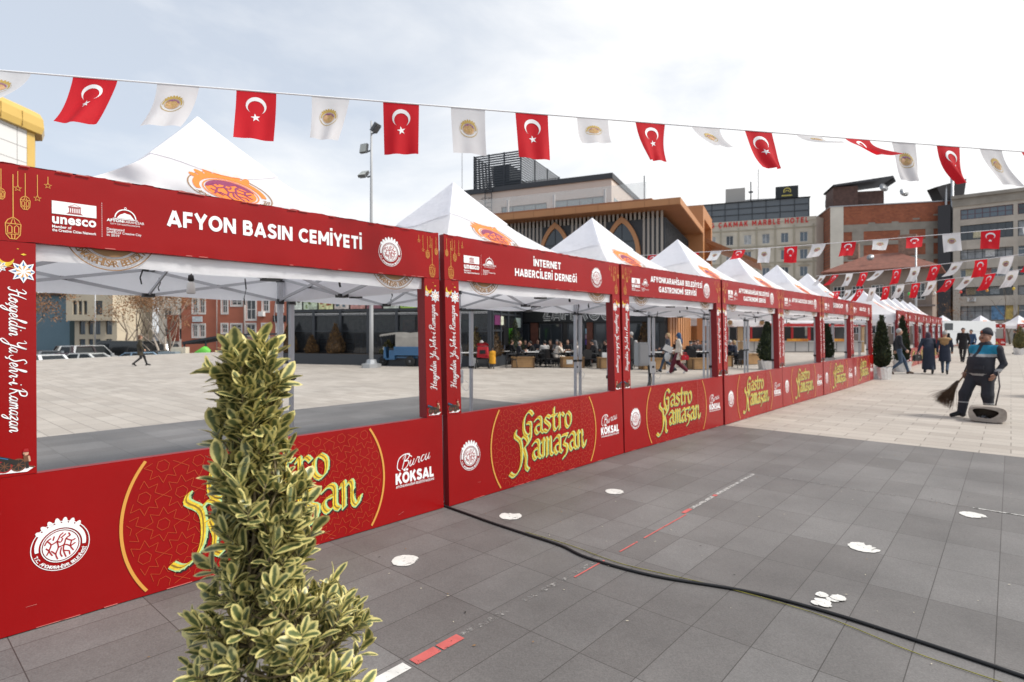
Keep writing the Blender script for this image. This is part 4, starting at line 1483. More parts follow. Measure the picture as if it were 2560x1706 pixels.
for ch in 'MCG ÇAKMAK MARBLE HOTEL':
    a_ = CAPS[_DIA.get(ch, ch)][0]
    block(P, ch, pen, ZH - 1.05, .95, a_ * .72, 0, 0, .22); pen += a_ * .72 + .24
P.obj('roof_lettering', m_signred, t)
b = MB(); b.box(-22, -1, .8, 12, ZH + .01, ZH + 3.6); b.obj('glass_floor', M('smoked glass', (.13, .145, .16), .2), t)
b = MB()
for i in range(10): b.box(-22 + i * 2.32, -22 + i * 2.32 + .14, .72, .79, ZH + .01, ZH + 3.7)
for z in (1.2, 2.35, 3.5): b.box(-22, -1, .70, .80, ZH + z, ZH + z + .14)
b.add([(-22.2, .4, ZH + 3.6), (-.8, .4, ZH + 3.6), (-.8, 7, ZH + 3.9), (-11, 7, ZH + 5.3), (-16, 7, ZH + 4.6), (-22.2, 7, ZH + 3.6)], [(0, 1, 2, 3, 4, 5)])
b.obj('glass_floor_frame', m_frame, t)
b = MB(); b.box(-6.4, -2.7, 1.5, 2.1, ZH + 3.9, ZH + 6.0); sg = b.obj('roof_sign', M('black sign box', (.012, .014, .016), .4), t)
P = Print(lambda a, c, l: (a, 1.48, c))
P.arc((-4.5, ZH + 5.1), .55, .16, -30, 210, 0, 0, 16); P.arc((-4.5, ZH + 4.95), .28, .12, 0, 180, 0, 0, 10); P.poly([(-5.4, ZH + 4.2), (-3.7, ZH + 4.2), (-3.7, ZH + 4.42), (-5.4, ZH + 4.42)], 0)
P.obj('sign_emblem', m_bgold, sg)
b = MB(); b.box(-15, -11.5, 5, 6, ZH + 4.6, ZH + 7.2); b.obj('plant_screen', M('screen', (.5, .47, .43), .8), t)
b = MB(); b.tube([(-10.5, 5, ZH + 4.6), (-10.5, 5, ZH + 8.2)], .12, 6); b.tube([(-9.2, 5, ZH + 4.4), (-9.2, 5, ZH + 10.5)], .05, 5); b.box(-10.9, -10.1, 4.9, 5.1, ZH + 6.1, ZH + 6.4); b.obj('antenna', m_frame, t)
b = MB()
b.add([(.002, 0.01, -1.35), (6.4, 5.5, -1.35), (6.4, 5.5, 20.2), (.002, .01, ZH), (.002, 3, -1.35), (6.4, 9, -1.35), (6.4, 9, 20.2), (.002, 3, ZH)], [(0, 1, 2, 3), (1, 5, 6, 2), (3, 2, 6, 7)])
b.obj('side_wall', m_plaster, t)
b = MB(); b.cbox((3.3, 3.5, 23), (2.6, 2.6, 5)); b.cbox((2.4, 3.2, 24.5), (1.2, 1.2, 1.2)); b.lathe([(.55, 0), (.6, .8), (.2, .9)], 12, 0, (2.4, 3, 25.6)); b.obj('lift_tower', M('grey render', (.42, .41, .40), .85), t)

# ---- unplastered brick block
t = site('brick_block', 'tall unplastered red brick side wall with grey concrete frame', 'building', 53.6, 96.4, -15.5)
LB = 19.0
ZB = 22.5
b = MB(); b.box(0, LB, 0, 12, -1.35, ZB); b.obj('brick_wall', m_brick, t)
b = MB()
for x0, x1 in ((0.02, 2.0), (3.3, 5.0), (10.3, 11.6), (13.9, 15.0)): b.box(x0, x1, -.06, -.002, -1.3, 18.6 if x0 > 1 else ZB)
for z0, z1 in ((18.2, 19.4), (15.9, 16.6), (13.3, 14.1), (9.5, 10.3), (5, 6)): b.box(2.02, LB - .02, -.075, -.003, z0, z1)
b.obj('concrete_frame', m_conc, t)
b = MB(); b.box(.02, 2.0, -.085, -.062, 2, ZB); b.obj('plaster_strip', m_plaster, t)
b = MB(); b.box(-.1, LB + .1, -.15, 12, ZB + .003, ZB + .15); b.obj('coping', m_metal, t)
b = MB()
for px in (1.2, 6.2, 9.6, 12.6, 15.5): b.box(px - .5, px + .5, -.02, -.001, ZB - 2 - (px % 1.7), ZB - 1.75 - (px % 1.7))
b.obj('wall_patch', m_conc, t)
b = MB()
b.add([(.4, -.4, ZB + 3.7), (9.2, -.4, ZB + 4.6), (9.6, -.4, ZB + 3.6), (9.2, 6, ZB + 4.6), (.4, 6, ZB + 3.7), (9.6, 6, ZB + 3.6), (.4, -.4, ZB + 3.4), (9.1, -.4, ZB + 4.2), (9.1, 6, ZB + 4.2), (.4, 6, ZB + 3.4)], [(0, 1, 3, 4), (1, 2, 5, 3), (6, 9, 8, 7), (0, 6, 7, 1), (1, 7, 2), (4, 3, 8, 9)])
sh = b.obj('roof_shed', M('shed sheet', (.05, .05, .055), .5), t)
b = MB(); b.box(.5, 4.2, .1, 5, ZB + .2, ZB + 3.4); b.box(4.2, 8.3, 1, 5, ZB + .2, ZB + 2.6); b.obj('shed_wall', M('shed boards', (.10, .055, .045), .8, .3, 2), sh)
for cx in (7.7, 10.6):
    b = MB(); b.lathe([(.05, 0), (.6, .12), (.75, .3)], 14, 0, (0, 0, 0)); o = b.obj('dish_antenna', m_metal, t); o.location = (cx, -.3, ZB + 2.6 - (cx > 9) * 1.0); o.rotation_euler = (R(70), 0, R(20))
b = MB(); b.tube([(16.6, -.4, 6), (16.6, -.4, 25)], .18, 8); b.tube([(17.4, -.5, 6), (17.4, -.5, 26.3)], .26, 8); b.obj('flue', m_metal, t)
b = MB(); b.add([(15.2, -.6, ZB + 2.3), (19.3, -.6, ZB + 3.3), (19.3, 3, ZB + 3.6), (15.2, 3, ZB + 2.6), (16.2, -.4, ZB + .2), (19.0, -.4, ZB + .2), (19.0, 3, ZB + .2), (16.2, 3, ZB + .2)], [(0, 1, 2, 3), (4, 7, 6, 5), (0, 4, 5, 1), (3, 2, 6, 7)]); b.obj('rooftop_hood', M('hood sheet', (.06, .055, .055), .6), t)

# ---- office block on the right
t = site('office_block', 'weathered beige office block with ribbon windows filling the right edge', 'building', 69.0, 89.5, -41)
b = MB()
NF = 7
ZO = 22.2
hol = []
gr = [(.9, 7.1), (7.6, 15.4), (15.9, 23.8), (24.2, 32)]
zz = [(18.9, 20.5), (15.7, 18.0), (12.7, 14.9), (9.9, 12.3), (7.0, 9.5), (3.2, 6.2)]
for z0, z1 in zz:
    for x0, x1 in gr: hol.append((x0, x1, z0, z1))
walls(b, 0, 34, -1.35, ZO, hol, .35)
body(b, 0, 34, 12, -1.35, ZO)
b.obj('wall', m_greyw, t)
rnd = random.Random(8)
for k, h in enumerate(hol):
    up = h[2] > 18
    window(t, *h, .25, M('maroon frame', (.10, .03, .04), .5) if up else (m_frame if k % 3 else m_wframe), [m_glassb, m_glass, M('curtained glass', (.26, .27, .28), .25, .5, .9)][k % 3], 7, 2, .09)
b = MB()
for z0, z1 in zz[1:-1]:                                  # bay fronts between the bands
    for x0, x1 in gr:
        b.add([(x0, 0, z0 - 1.5), (x0 + .8, -.55, z0 - 1.5), (x1 - .8, -.55, z0 - 1.5), (x1, 0, z0 - 1.5), (x0, 0, z0 - .12), (x0 + .8, -.55, z0 - .12), (x1 - .8, -.55, z0 - .12), (x1, 0, z0 - .12)], [(0, 1, 5, 4), (1, 2, 6, 5), (2, 3, 7, 6), (4, 5, 6, 7), (3, 2, 1, 0)])
b.obj('bay_front', m_greyw, t)
b = MB(); b.box(-.2, 34, -.5, 12, ZO + .003, ZO + .5); b.box(-.1, 34, -.2, -.003, ZO - 1.2, ZO); b.obj('cornice', m_conc, t)
for k in range(9):
    h = rnd.choice(hol[4:20]); x = rnd.uniform(h[0] + .5, h[1] - 1.2)
    b = MB(); b.box(x, x + .85, -.95, -.57, h[2] - .85, h[2] - .25); b.obj('air_conditioner', m_whp, t)
for k in range(30):
    h = rnd.choice(hol[4:20]); x = rnd.uniform(h[0] + .2, h[1] - 1.4)
    b = MB(); b.box(x, x + 1.1, .20, .235, h[2] + .25, h[2] + 1.3)
    b.obj('window_notice', M('notice %d' % (k % 5), [(.55, .55, .55), (.42, .14, .13), (.50, .52, .55), (.25, .28, .3), (.5, .45, .3)][k % 5], .6, .5, 5), t)
for k, x in enumerate((4.6, 6.2, 9.2, 12, 17.5, 20)):
    b = MB(); b.box(x, x + 1.5, .18, .235, 3.4, 6.0); b.obj('shop_poster', M('shop poster %d' % (k % 3), [(.12, .25, .42), (.50, .36, .10), (.4, .42, .42)][k % 3], .5, .6, 2.5), t)
b = MB(); b.box(-1.9, -.3, -.1, 6, -1.3, 21.5); b.obj('dark_gap_wall', M('blackish wall', (.05, .05, .055), .9), t)  # plain near-black wall closing the gap beside the block

# ---- tiled-roof house
t = site('tiled_house', 'low old house with hipped brown tile roof before the brick wall', 'house', 41.0, 75, -39.5)
b = MB()
hol = [(1.0 + i * 2.1, 2.3 + i * 2.1, 5.4, 7.4) for i in range(5)] + [(1.0 + i * 2.1, 2.4 + i * 2.1, 1.3, 3.6) for i in range(5)]
walls(b, .6, 11.4, -1.35, 9.25, hol, .2)
body(b, .6, 11.4, 8, -1.35, 9.25)
b.obj('wall', M('brownish render', (.24, .185, .15), .85, .2, .5), t)
for h in hol: window(t, *h, .14, m_wframe, m_glass, 3, 2, .07)
b = MB()
e, rdg = 9.3, 11.7
b.add([(-.3, -.8, e), (12.3, -.8, e), (12.3, 9, e), (-.3, 9, e), (4.4, 4, rdg), (7.6, 4, rdg), (-.3, -.8, e - .18), (12.3, -.8, e - .18), (12.3, 9, e - .18), (-.3, 9, e - .18)], [(0, 1, 5, 4), (1, 2, 5), (2, 3, 4, 5), (3, 0, 4), (0, 6, 7, 1), (1, 7, 8, 2), (6, 9, 8, 7), (3, 9, 6, 0)])
rf = b.obj('roof', m_roof, t)
for cx, w, h in ((2.6, 1.3, 2.0), (8.6, 1.9, 2.6)):
    b = MB(); b.cbox((cx, 4.5, rdg - .4 + h / 2), (w, 1, h)); b.obj('chimney', M('old brick chimney', (.26, .16, .12), .9, .3, 3), rf)
b = MB(); b.lathe([(.03, 0), (.3, .06), (.42, .2)], 12); o = b.obj('dish_antenna', m_metal, rf); o.location = (5, 1.0, 10.9); o.rotation_euler = (R(75), 0, 0)
b = MB()
for z in (4.75, ): b.box(.3, 11.7, -1.0, -.002, z - .2, z)
for i in range(30): b.bar((.4 + i * .385, -.95, 4.76), (.4 + i * .385, -.95, 5.7), .03, .03)
b.box(.3, 11.7, -1.0, -.93, 5.7, 5.78)
b.obj('balcony', M('balcony metal', (.16, .13, .12), .6), t)

# ---- gold topped tower, far left
t = site('gold_tower', 'white panelled tower with a rounded gold cornice at the upper left', 'building', -49.25, 50, 0, -1.35)
plan = [(0, -8), (0, 9.0), (-1.6, 11), (-20, 11), (-20, -8)]


def ringwall(b, pl, offs, zs, m=0):
    n = len(pl)
    cx, cy = sum(p[0] for p in pl) / n, sum(p[1] for p in pl) / n
    rows = []
    for o, z in zip(offs, zs):
        rows.append([(p[0] + math.copysign(o, p[0] - cx), p[1] + math.copysign(o, p[1] - cy), z) for p in pl])
    vs = [q for r_ in rows for q in r_]
    fs = [(k * n + i, k * n + (i + 1) % n, (k + 1) * n + (i + 1) % n, (k + 1) * n + i) for k in range(len(rows) - 1) for i in range(n)]
    fs.append(tuple(range((len(rows) - 1) * n, len(rows) * n)))
    b.add(vs, fs, m)


b = MB(); ringwall(b, plan, [0, 0], [0, 24.4]); b.obj('wall', m_whp, t)
b = MB()
for i in range(16): b.box(-.02, .02, -8.0, 8.99, 1.5 * i + .5, 1.5 * i + .54)
for i in range(7): b.box(-.02, .015, -7.5 + i * 2.4, -7.44 + i * 2.4, 0, 24.3)
b.obj('panel_joint', M('joint grey', (.30, .30, .30), .7), t)
b = MB(); b.add([(.03, 8.05, 0), (.03, 9.02, 0), (.03, 9.02, 24.3), (.03, 8.05, 24.3), (-1.6, 11.03, 0), (-1.6, 11.03, 24.3)], [(0, 1, 2, 3), (1, 4, 5, 2)]); b.obj('gold_strip', m_goldm, t)
b = MB(); ringwall(b, plan, [.05, .42, .55, .5, .3, 0.0], [23.3, 23.35, 24.0, 24.9, 25.4, 25.6]); b.obj('cornice', m_goldm, t)
b = MB()
for i in range(7): b.box(.3, .57, -7.5 + i * 2.4, -7.46 + i * 2.4, 23.4, 24.9)
b.obj('cornice_joint', M('gold joint', (.30, .19, .05), .6), t)

# ---- houses beyond the street on the left
t = site('teal_house', 'blank teal side wall of a house beyond the street', 'house', -69.6, 90, -2, -1.35)
b = MB(); b.box(-20, 0, 0, 10, 0, 8.6); b.obj('wall', m_teal, t)
b = MB(); b.box(-20.4, .35, -.5, 10, 8.603, 9.0); b.obj('eave', M('brown eave', (.12, .07, .05), .8), t)
t = site('cream_house', 'cream apartment house whose upper floors overhang tall windows', 'house', -68.0, 88, -3, -1.35)
q = lambda zx: ((80 + .1786 * zx) - 1280) / 1430 * 88 + 68.0
zq = lambda zy: EYE + 1.35 + (830 - (700 + .1786 * zy)) * 88 / 1430
b = MB()
hu = [(q(a), q(c), zq(490) + dz, zq(300) + dz) for dz in (0, 3.3, 6.6) for a, c in ((640, 700), (720, 775), (795, 850), (965, 1070))]
walls(b, q(545), q(1215), zq(560), 14.5, hu, .3, 0, -.9)
b.box(q(545), q(1215), -.9, -.001, zq(560) - .15, zq(560) - .01)
b.add([(q(545), -.9, zq(560)), (q(545), 8, zq(560)), (q(545), 8, 14.5), (q(545), -.9, 14.5), (q(1215), -.9, zq(560)), (q(1215), 8, zq(560)), (q(1215), 8, 14.5), (q(1215), -.9, 14.5)], [(0, 3, 2, 1), (4, 5, 6, 7), (3, 7, 6, 2)])
hl2 = [(q(a), q(c), zq(765), zq(575)) for a, c in ((665, 755), (800, 870), (890, 975), (1050, 1145))] + [(q(a), q(c), zq(930), zq(830)) for a, c in ((665, 755), (800, 870), (890, 975), (1050, 1145))]
walls(b, q(600), q(1215), 0, zq(560) - .16, hl2, .3, 0, 0)
body(b, q(600), q(1215), 8, 0, zq(560))
b.obj('wall', m_cream, t)
for h in hu: window(t, *h, -.65, m_frame, m_glass, 1, 2, .06)
for h in hl2: window(t, *h, .22, m_frame, m_glassb, 2, 1, .07)
t = site('white_house', 'white house with a rust red panel, half hidden by bare trees', 'house', -56.8, 92, 0, -1.35)
b = MB()
hw_ = [(.8 + i * 2.4, 2.0 + i * 2.4, z, z + 1.8) for i in range(4) for z in (1.6, 4.9, 8.2)]
walls(b, 0, 10.4, 0, 11.5, hw_, .25); body(b, 0, 10.4, 8, 0, 11.5); b.obj('wall', M('off-white render', (.60, .57, .52), .85, .1, .5), t)
for h in hw_: window(t, *h, .18, m_wframe, m_glass, 2, 1, .07)
b = MB(); b.box(1.4, 3.3, -.12, -.003, 1.4, 5.6); b.obj('rust_panel', M('rust panel', (.22, .055, .03), .7, .2, 1), t)

t = site('terracotta_house', 'terracotta apartment house with white framed windows beyond the left tent', 'house', -39.5, 69, -4, -1.35)
q = lambda zx: ((460 + .255 * zx) - 1280) / 1430 * 68.3 + 39.5
zq = lambda zy: EYE + 1.35 + (830 - (700 + .255 * zy)) * 68.3 / 1430
hol, sp = [], []
for a, c, y0, y1 in ((60, 105, 325, 180), (130, 180, 325, 180), (360, 412, 325, 180), (455, 560, 250, 180), (607, 700, 390, 190), (775, 832, 310, 180), (918, 975, 310, 180), (60, 105, 560, 440), (130, 180, 560, 440), (358, 412, 520, 435), (455, 556, 512, 437), (605, 697, 542, 435), (770, 832, 612, 435), (918, 975, 612, 435)):
    hol.append((q(a), q(c), zq(y0), zq(y1)))
hol += [(h[0], h[1], h[2] + 3.3, h[3] + 3.3) for h in hol[:7]]
b = MB(); walls(b, q(-60), q(1300), 0, 12.5, hol, .2); body(b, q(-60), q(1300), 9, 0, 12.5); b.obj('wall', m_terra, t)
for h in hol: window(t, *h, .12, m_wframe, m_glass, 2 if h[1] - h[0] < 2 else 4, 2, .10)
b = MB()
for h in hol:
    b = MB()
    for a, c, e, f in ((h[0] - .16, h[0], h[2] - .16, h[3] + .16), (h[1], h[1] + .16, h[2] - .16, h[3] + .16), (h[0], h[1], h[3], h[3] + .16), (h[0], h[1], h[2] - .16, h[2])): b.box(a, c, -.05, -.002, e, f)
    b.obj('window_surround', m_wframe, t)
b = MB(); x = q(592); b.tube([(x, -.1, .2), (x, -.1, 12)], .09, 6); x = q(310); b.tube([(x, -.1, .2), (x, -.1, 12)], .05, 6); b.obj('downpipe', M('pale pipe', (.5, .45, .42), .6), t)
b = MB(); b.box(q(750), q(800), -.6, -.01, zq(358), zq(312)); b.lathe([(.2, 0), (.2, .02)], 14, 0, (0, 0, 0)); b.obj('air_conditioner', m_whp, t)
b = MB(); b.box(q(882), q(1010), -.2, -.06, zq(412), zq(350)); b.obj('black_sign', M('black sign box', (.012, .014, .016), .4), t)
b = MB(); b.box(q(62), q(160), -.2, -.06, zq(412), zq(358)); b.obj('white_sign', M('pale sign', (.50, .56, .6), .5, .3, 3), t)
# ---------------------------------------------------------------- marks and cables on the paving
m_mark = M('worn white paint', (0.62, 0.61, 0.58), 0.7, 0.12, 9)
m_markred = M('worn red paint', (0.48, 0.10, 0.09), 0.7, 0.2, 12)
m_faint = M('faded paint', (0.23, 0.22, 0.21), 0.7, 0.35, 16)
m_half = M('half worn paint', (.40, .39, .375), .7, .2, 12)
DZ = .0085
for m_, hi in ((m_mark, .615), (m_markred, .62), (m_faint, .47), (m_half, .54)):      # paint worn through to the slab in patches
    n, l = m_.node_tree.nodes, m_.node_tree.links
    b_ = n['Principled BSDF']
    co = n.new('ShaderNodeTexCoord'); t1 = n.new('ShaderNodeTexNoise'); t1.inputs['Scale'].default_value = 24; t1.inputs['Detail'].default_value = 9; t1.inputs['Roughness'].default_value = .75
    l.new(co.outputs['Object'], t1.inputs['Vector'])
    r1 = n.new('ShaderNodeMapRange'); r1.inputs['From Min'].default_value = hi - .06; r1.inputs['From Max'].default_value = hi + .04; r1.inputs['To Min'].default_value = 1; r1.inputs['To Max'].default_value = 0
    l.new(t1.outputs['Fac'], r1.inputs['Value']); l.new(r1.outputs[0], b_.inputs['Alpha'])
rnd = random.Random(21)


def blob(cx, cy, r, seed, bite=0.0):
    q = random.Random(seed)
    pts = []
    for i in range(40):
        a = 2 * PI * i / 40
        rr = r * (1 + q.uniform(-.05, .05))
        if bite and math.cos(a - seed) > .78: rr *= 1 - bite * q.uniform(.3, 1)
        pts.append((cx + rr * math.cos(a), cy + rr * math.sin(a), 0))
    return pts


for i, (x, y, r, bite) in enumerate(((-3.06, 2.42, .092, .25), (-3.14, 3.58, .094, .45), (-2.87, 4.78, .09, .12), (-.24, 6.14, .092, .4), (-.79, 4.71, .098, .5))):
    b = MB()
    P_ = blob(0, 0, r, i * 1.7 + .4, bite)
    b.add([(0, 0, 0)] + P_, [(0, k + 1, (k + 1) % 40 + 1) for k in range(40)])
    o = b.obj('painted_dot', m_mark)
    o.location = (x, y, DZ)
    tag(o, ['worn white painted dot nearest the shrub', 'chipped white painted dot beside the black cable', 'white painted dot close to the second stall front', 'split white painted dot at the right edge of the paving', 'half scraped white painted dot in the open paving'][i], 'floor mark', 'white dots painted on the dark paving')
b = MB()
for k in range(7):
    cx, cy = rnd.uniform(-.05, .05), rnd.uniform(-.10, .10)
    P_ = blob(cx, cy + .0, rnd.uniform(.022, .045), k + 3, .3)
    b.add([(cx, cy, k * .0007)] + [(p_[0], p_[1], k * .0007) for p_ in P_], [(0, j + 1, (j + 1) % 40 + 1) for j in range(40)])
o = b.obj('paint_splash', m_mark); o.location = (-.80, 3.665, DZ)
tag(o, 'ragged white paint splash just behind the cable', 'floor mark')
b = MB()


def stripe(x0, x1, y0, y1, m):
    b.add([(x0, y0, 0), (x1, y0, 0), (x1, y1, 0), (x0, y1, 0)], [(0, 1, 2, 3)], m)


stripe(-2.125, -2.06, .9, 1.665, 0)
stripe(-2.12, -2.06, 1.70, 1.848, 1); stripe(-2.12, -2.06, 1.862, 2.0, 1)
stripe(-2.112, -2.07, 2.01, 2.35, 2)
for y0, y1, m in ((2.5, 2.98, 2), (3.0, 3.35, 2), (4.6, 4.75, 1), (4.76, 5.25, 3), (5.26, 5.32, 1), (5.33, 6.36, 3)): stripe(-2.11, -2.073, y0, y1, m)
for y0, y1 in ((2.95, 3.3), (3.5, 3.75), (3.85, 4.58)): stripe(-2.062, -2.05, y0, y1, 1)
stripe(-2.06, .15, 6.385, 6.41, 2); stripe(-.25, .5, 6.388, 6.408, 0)
o = b.obj('painted_line', [m_mark, m_markred, m_faint, m_half]); o.location = (0, 0, DZ - .001)
tag(o, 'worn white and red painted court line running along the dark paving', 'floor mark')
m_cable = M('black rubber', (.012, .012, .013), .55)
pts = [(-3.9, 3.39), (-3.70, 3.388), (-3.4, 3.365), (-3.1, 3.34), (-2.75, 3.325), (-2.42, 3.31), (-2.15, 3.25), (-1.69, 3.28), (-1.19, 3.44), (-.76, 3.48), (-.36, 3.45), (.04, 3.40), (.6, 3.3), (1.6, 3.2)]
b = MB(); b.tube(catmull([(x, y, .0135) for x, y in pts], 6), .0095, 8)
tag(b.obj('power_cable', m_cable), 'thick black power cable snaking from the gap between two stall fronts', 'cable')
b = MB()
rn = random.Random(2)
b.tube(catmull([(x + rn.uniform(-.01, .01), y - .035 + .02 * math.sin(i * 1.7), .010) for i, (x, y) in enumerate([(-2.81, 3.40), (-2.4, 3.38), (-1.95, 3.36), (-1.6, 3.42), (-1.19, 3.45), (-.76, 3.44), (-.36, 3.37), (.04, 3.33), (.7, 3.24), (1.6, 3.1)])], 6), .0024, 6)
tag(b.obj('earth_wire', M('yellow green wire', (.22, .20, .03), .6, .5, 14)), 'thin yellow-green earth wire lying along the black cable', 'wire')
b = MB()
for k in range(240):
    x, y = rnd.uniform(-3.4, 2.4), rnd.uniform(.6, 8.8)
    r = rnd.uniform(.003, .012)
    a = rnd.uniform(0, 6)
    b.add([(x + r * math.cos(a), y + r * math.sin(a), .0095), (x - r * .5 * math.sin(a), y + r * .5 * math.cos(a), .011), (x - r * math.cos(a), y - r * math.sin(a), .0095), (x + r * .5 * math.sin(a), y - r * .5 * math.cos(a), .011)], [(0, 1, 2, 3)], rnd.choice((0, 0, 1, 2)))
tag(b.obj('litter_specks', [M('pale crumb', (.42, .38, .30), .8), M('dark crumb', (.03, .025, .02), .8), M('leaf crumb', (.25, .14, .05), .8)]), kind='stuff')

# ---------------------------------------------------------------- more stall rows
front_plain = make_front(31, True, False, None)
front_plain.location = (-3.33, 27.0, .004); front_plain.rotation_euler = (R(-1), 0, PI / 2)
front_plain['label'] = 'red stall front opening the farther row, past the two cypress pots'
front_plain['group'] = 'red card fronts of the farther rows'
tf = dup(tent0, (-3.33 - HW - .1, 28.5, .004), PI / 2, 'white tent opening the farther row, its side valance turned to the camera', 'white tents of the farther rows')
for i in range(1, 6):
    L_ = ['second', 'third', 'fourth', 'fifth', 'sixth'][i - 1]
    dup(front_plain, (-3.33 + .02 * i, 27.0 + 3.02 * i, .004), 0, 'red stall front, %s in the farther row seen edge-on' % L_, None, (R(-1), 0, PI / 2))
    dup(tent0, (-3.33 - HW - .1 + .02 * i, 28.5 + 3.02 * i, .004), PI / 2, 'white tent, %s peak in the farther row' % L_, 'white tents of the farther rows')
for i, u in enumerate((48.6, 52.9, 57.2)):
    w_ = ['left of three far stalls, mostly hidden by the van', 'middle of three far stalls, above the van tail', 'right of three far stalls, at the picture edge'][i]
    x, y = W(u, 63 + 1.56); dup(tent0, (x, y, 0), YAW, 'white tent ' + w_, 'white tents of the farther rows')
    x, y = W(u - 1.48, 63); dup(front_plain, (x, y, .003), 0, 'red front ' + w_, None, (R(-1), 0, YAW))
# cabins with pale counters behind the near row
m_counter = M('grey counter panel', (.42, .41, .40), .6, .08, 1)
m_tan = M('tan timber post', (.36, .24, .13), .7, .15, 3)
m_dk = M('dark cabin inside', (.03, .03, .032), .7)
m_flame = M('flame print', (.50, .05, .015), .5, .5, 3, col2=(.75, .38, .03))
kb0 = thing('food_cabin', 'pale counter food cabin, first from the left behind the near tents', 'food cabin', (*W(11.0, 43), 0), YAW, 'pale food cabins at the back of the square')
b = MB(); b.box(.1, 2.95, 0, .08, .06, .80); b.box(.1, 2.95, .5, 2.6, .0, .06); b.box(.04, 3.0, -.12, .3, .80, .86); b.obj('counter', m_counter, kb0)
b = MB()
for x in (.05, 1.0, 2.0, 2.97): b.box(x - .02, x + .02, -.012, -.001, .08, .79)
b.obj('panel_joint', m_frame, kb0)
b = MB()
for x in (.06, 2.98): b.box(x - .1, x + .1, -.02, .18, .0, 2.1)
b.obj('post', m_tan, kb0)
b = MB(); b.box(.1, 2.95, 2.4, 2.5, .06, 2.2); b.obj('back_wall', m_dk, kb0)
b = MB(); b.box(-.05, 3.1, -.1, .1, 1.95, 2.15); b.obj('red_fascia', M('red fascia', (.45, .012, .015), .5), kb0)
b = MB(); b.box(.3, 1.9, -.135, -.125, .82, 1.02); b.obj('flame_board', m_flame, kb0)
b = MB(); b.box(2.0, 2.2, .1, .2, .9, 1.9); b.obj('red_pole', M('red fascia', (.45, .012, .015), .5), kb0)
b = MB(); b.box(.8, .95, .2, .3, .9, 1.9); b.obj('red_pole', M('red fascia', (.45, .012, .015), .5), kb0)
for i in range(1, 5):
    dup(kb0, (*W(11.0 + 3.1 * i, 43), 0), YAW, 'pale counter food cabin, %s from the left behind the near tents' % ['second', 'third', 'fourth', 'fifth'][i - 1])
for i in range(5):
    dup(tent0, (*W(12.5 + 3.1 * i, 44.6), 0), YAW, 'white tent over the %s pale food cabin' % ['first', 'second', 'third', 'fourth', 'fifth'][i], 'white tents over the food cabins')
for i in range(2):
    dup(tent0, (*W(11.2 + 3.1 * i, 36.5), 0), YAW, ['white tent standing alone before the cabins, left one', 'white tent standing alone before the cabins, right one'][i], 'white tents over the food cabins')

# ---------------------------------------------------------------- lamp mast
t = thing('lamp_mast', 'tall grey lamp mast with three floodlights behind the nearest stalls', 'lamp mast', (*W(-6.05, 24.6), 0))
b = MB(); b.lathe([(.088, .25), (.085, 2), (.07, 5), (.055, 8), (.04, 10.6)], 14); b.obj('pole', M('mast grey', (.40, .41, .42), .45, .06, 2), t)
b = MB(); b.lathe([(.42, 0), (.42, .16), (.24, .20), (.2, .34), (.14, .36)], 8, smooth=False); b.obj('base', m_metal, t)
for (x, z, rx, rz) in ((-.22, 9.45, 12, 15), (-.25, 8.35, 50, 20), (.62, 10.15, 40, -70)):
    b = MB(); b.box(-.18, .18, -.06, .06, -.20, .20); b.box(-.14, .14, .06, .11, -.15, .15)
    f = b.obj('floodlight', M('flood housing', (.10, .105, .11), .5), t); f.location = (x - .1, -.15, z); f.rotation_euler = (R(-rx), 0, R(rz))
    b = MB(); b.box(-.16, .16, -.072, -.061, -.18, .18); b.obj('lens', M('flood lens', (.45, .46, .42), .15), f)
    b = MB(); b.bar((0, 0, z - .1), (x * .7, -.08, z - .15), .05, .05); b.obj('bracket', m_frame, t)

# ---------------------------------------------------------------- bunting
m_flagr = M('red flag cloth', (.60, .012, .022), .8, .05, 8, trans=.45)
m_flagw = M('white flag cloth', (.68, .68, .69), .8, .03, 8, trans=.45)
m_cord = M('white tape', (.74, .74, .75), .7)
m_fgold = M('flag gold', (.40, .27, .06), .7)
m_fpur = M('flag purple', (.20, .06, .16), .7)
m_fw = M('flag white print', (.80, .79, .79), .7)
m_fsand = M('flag sand', (.50, .30, .17), .7)


def crescent(P, c, r, m, layer=0):
    A, B = [], []
    n = 22
    for i in range(n + 1):
        a = R(-57.7 + (237.7 + 57.7) * i / n); A.append((c[0] + r * math.cos(a), c[1] + r * math.sin(a)))
        a = R(-48 + (228 + 48) * i / n); B.append((c[0] + r * .8 * math.cos(a), c[1] - r * .25 + r * .8 * math.sin(a)))
    for i in range(n): P.poly([A[i], A[i + 1], B[i + 1], B[i]], m, layer)


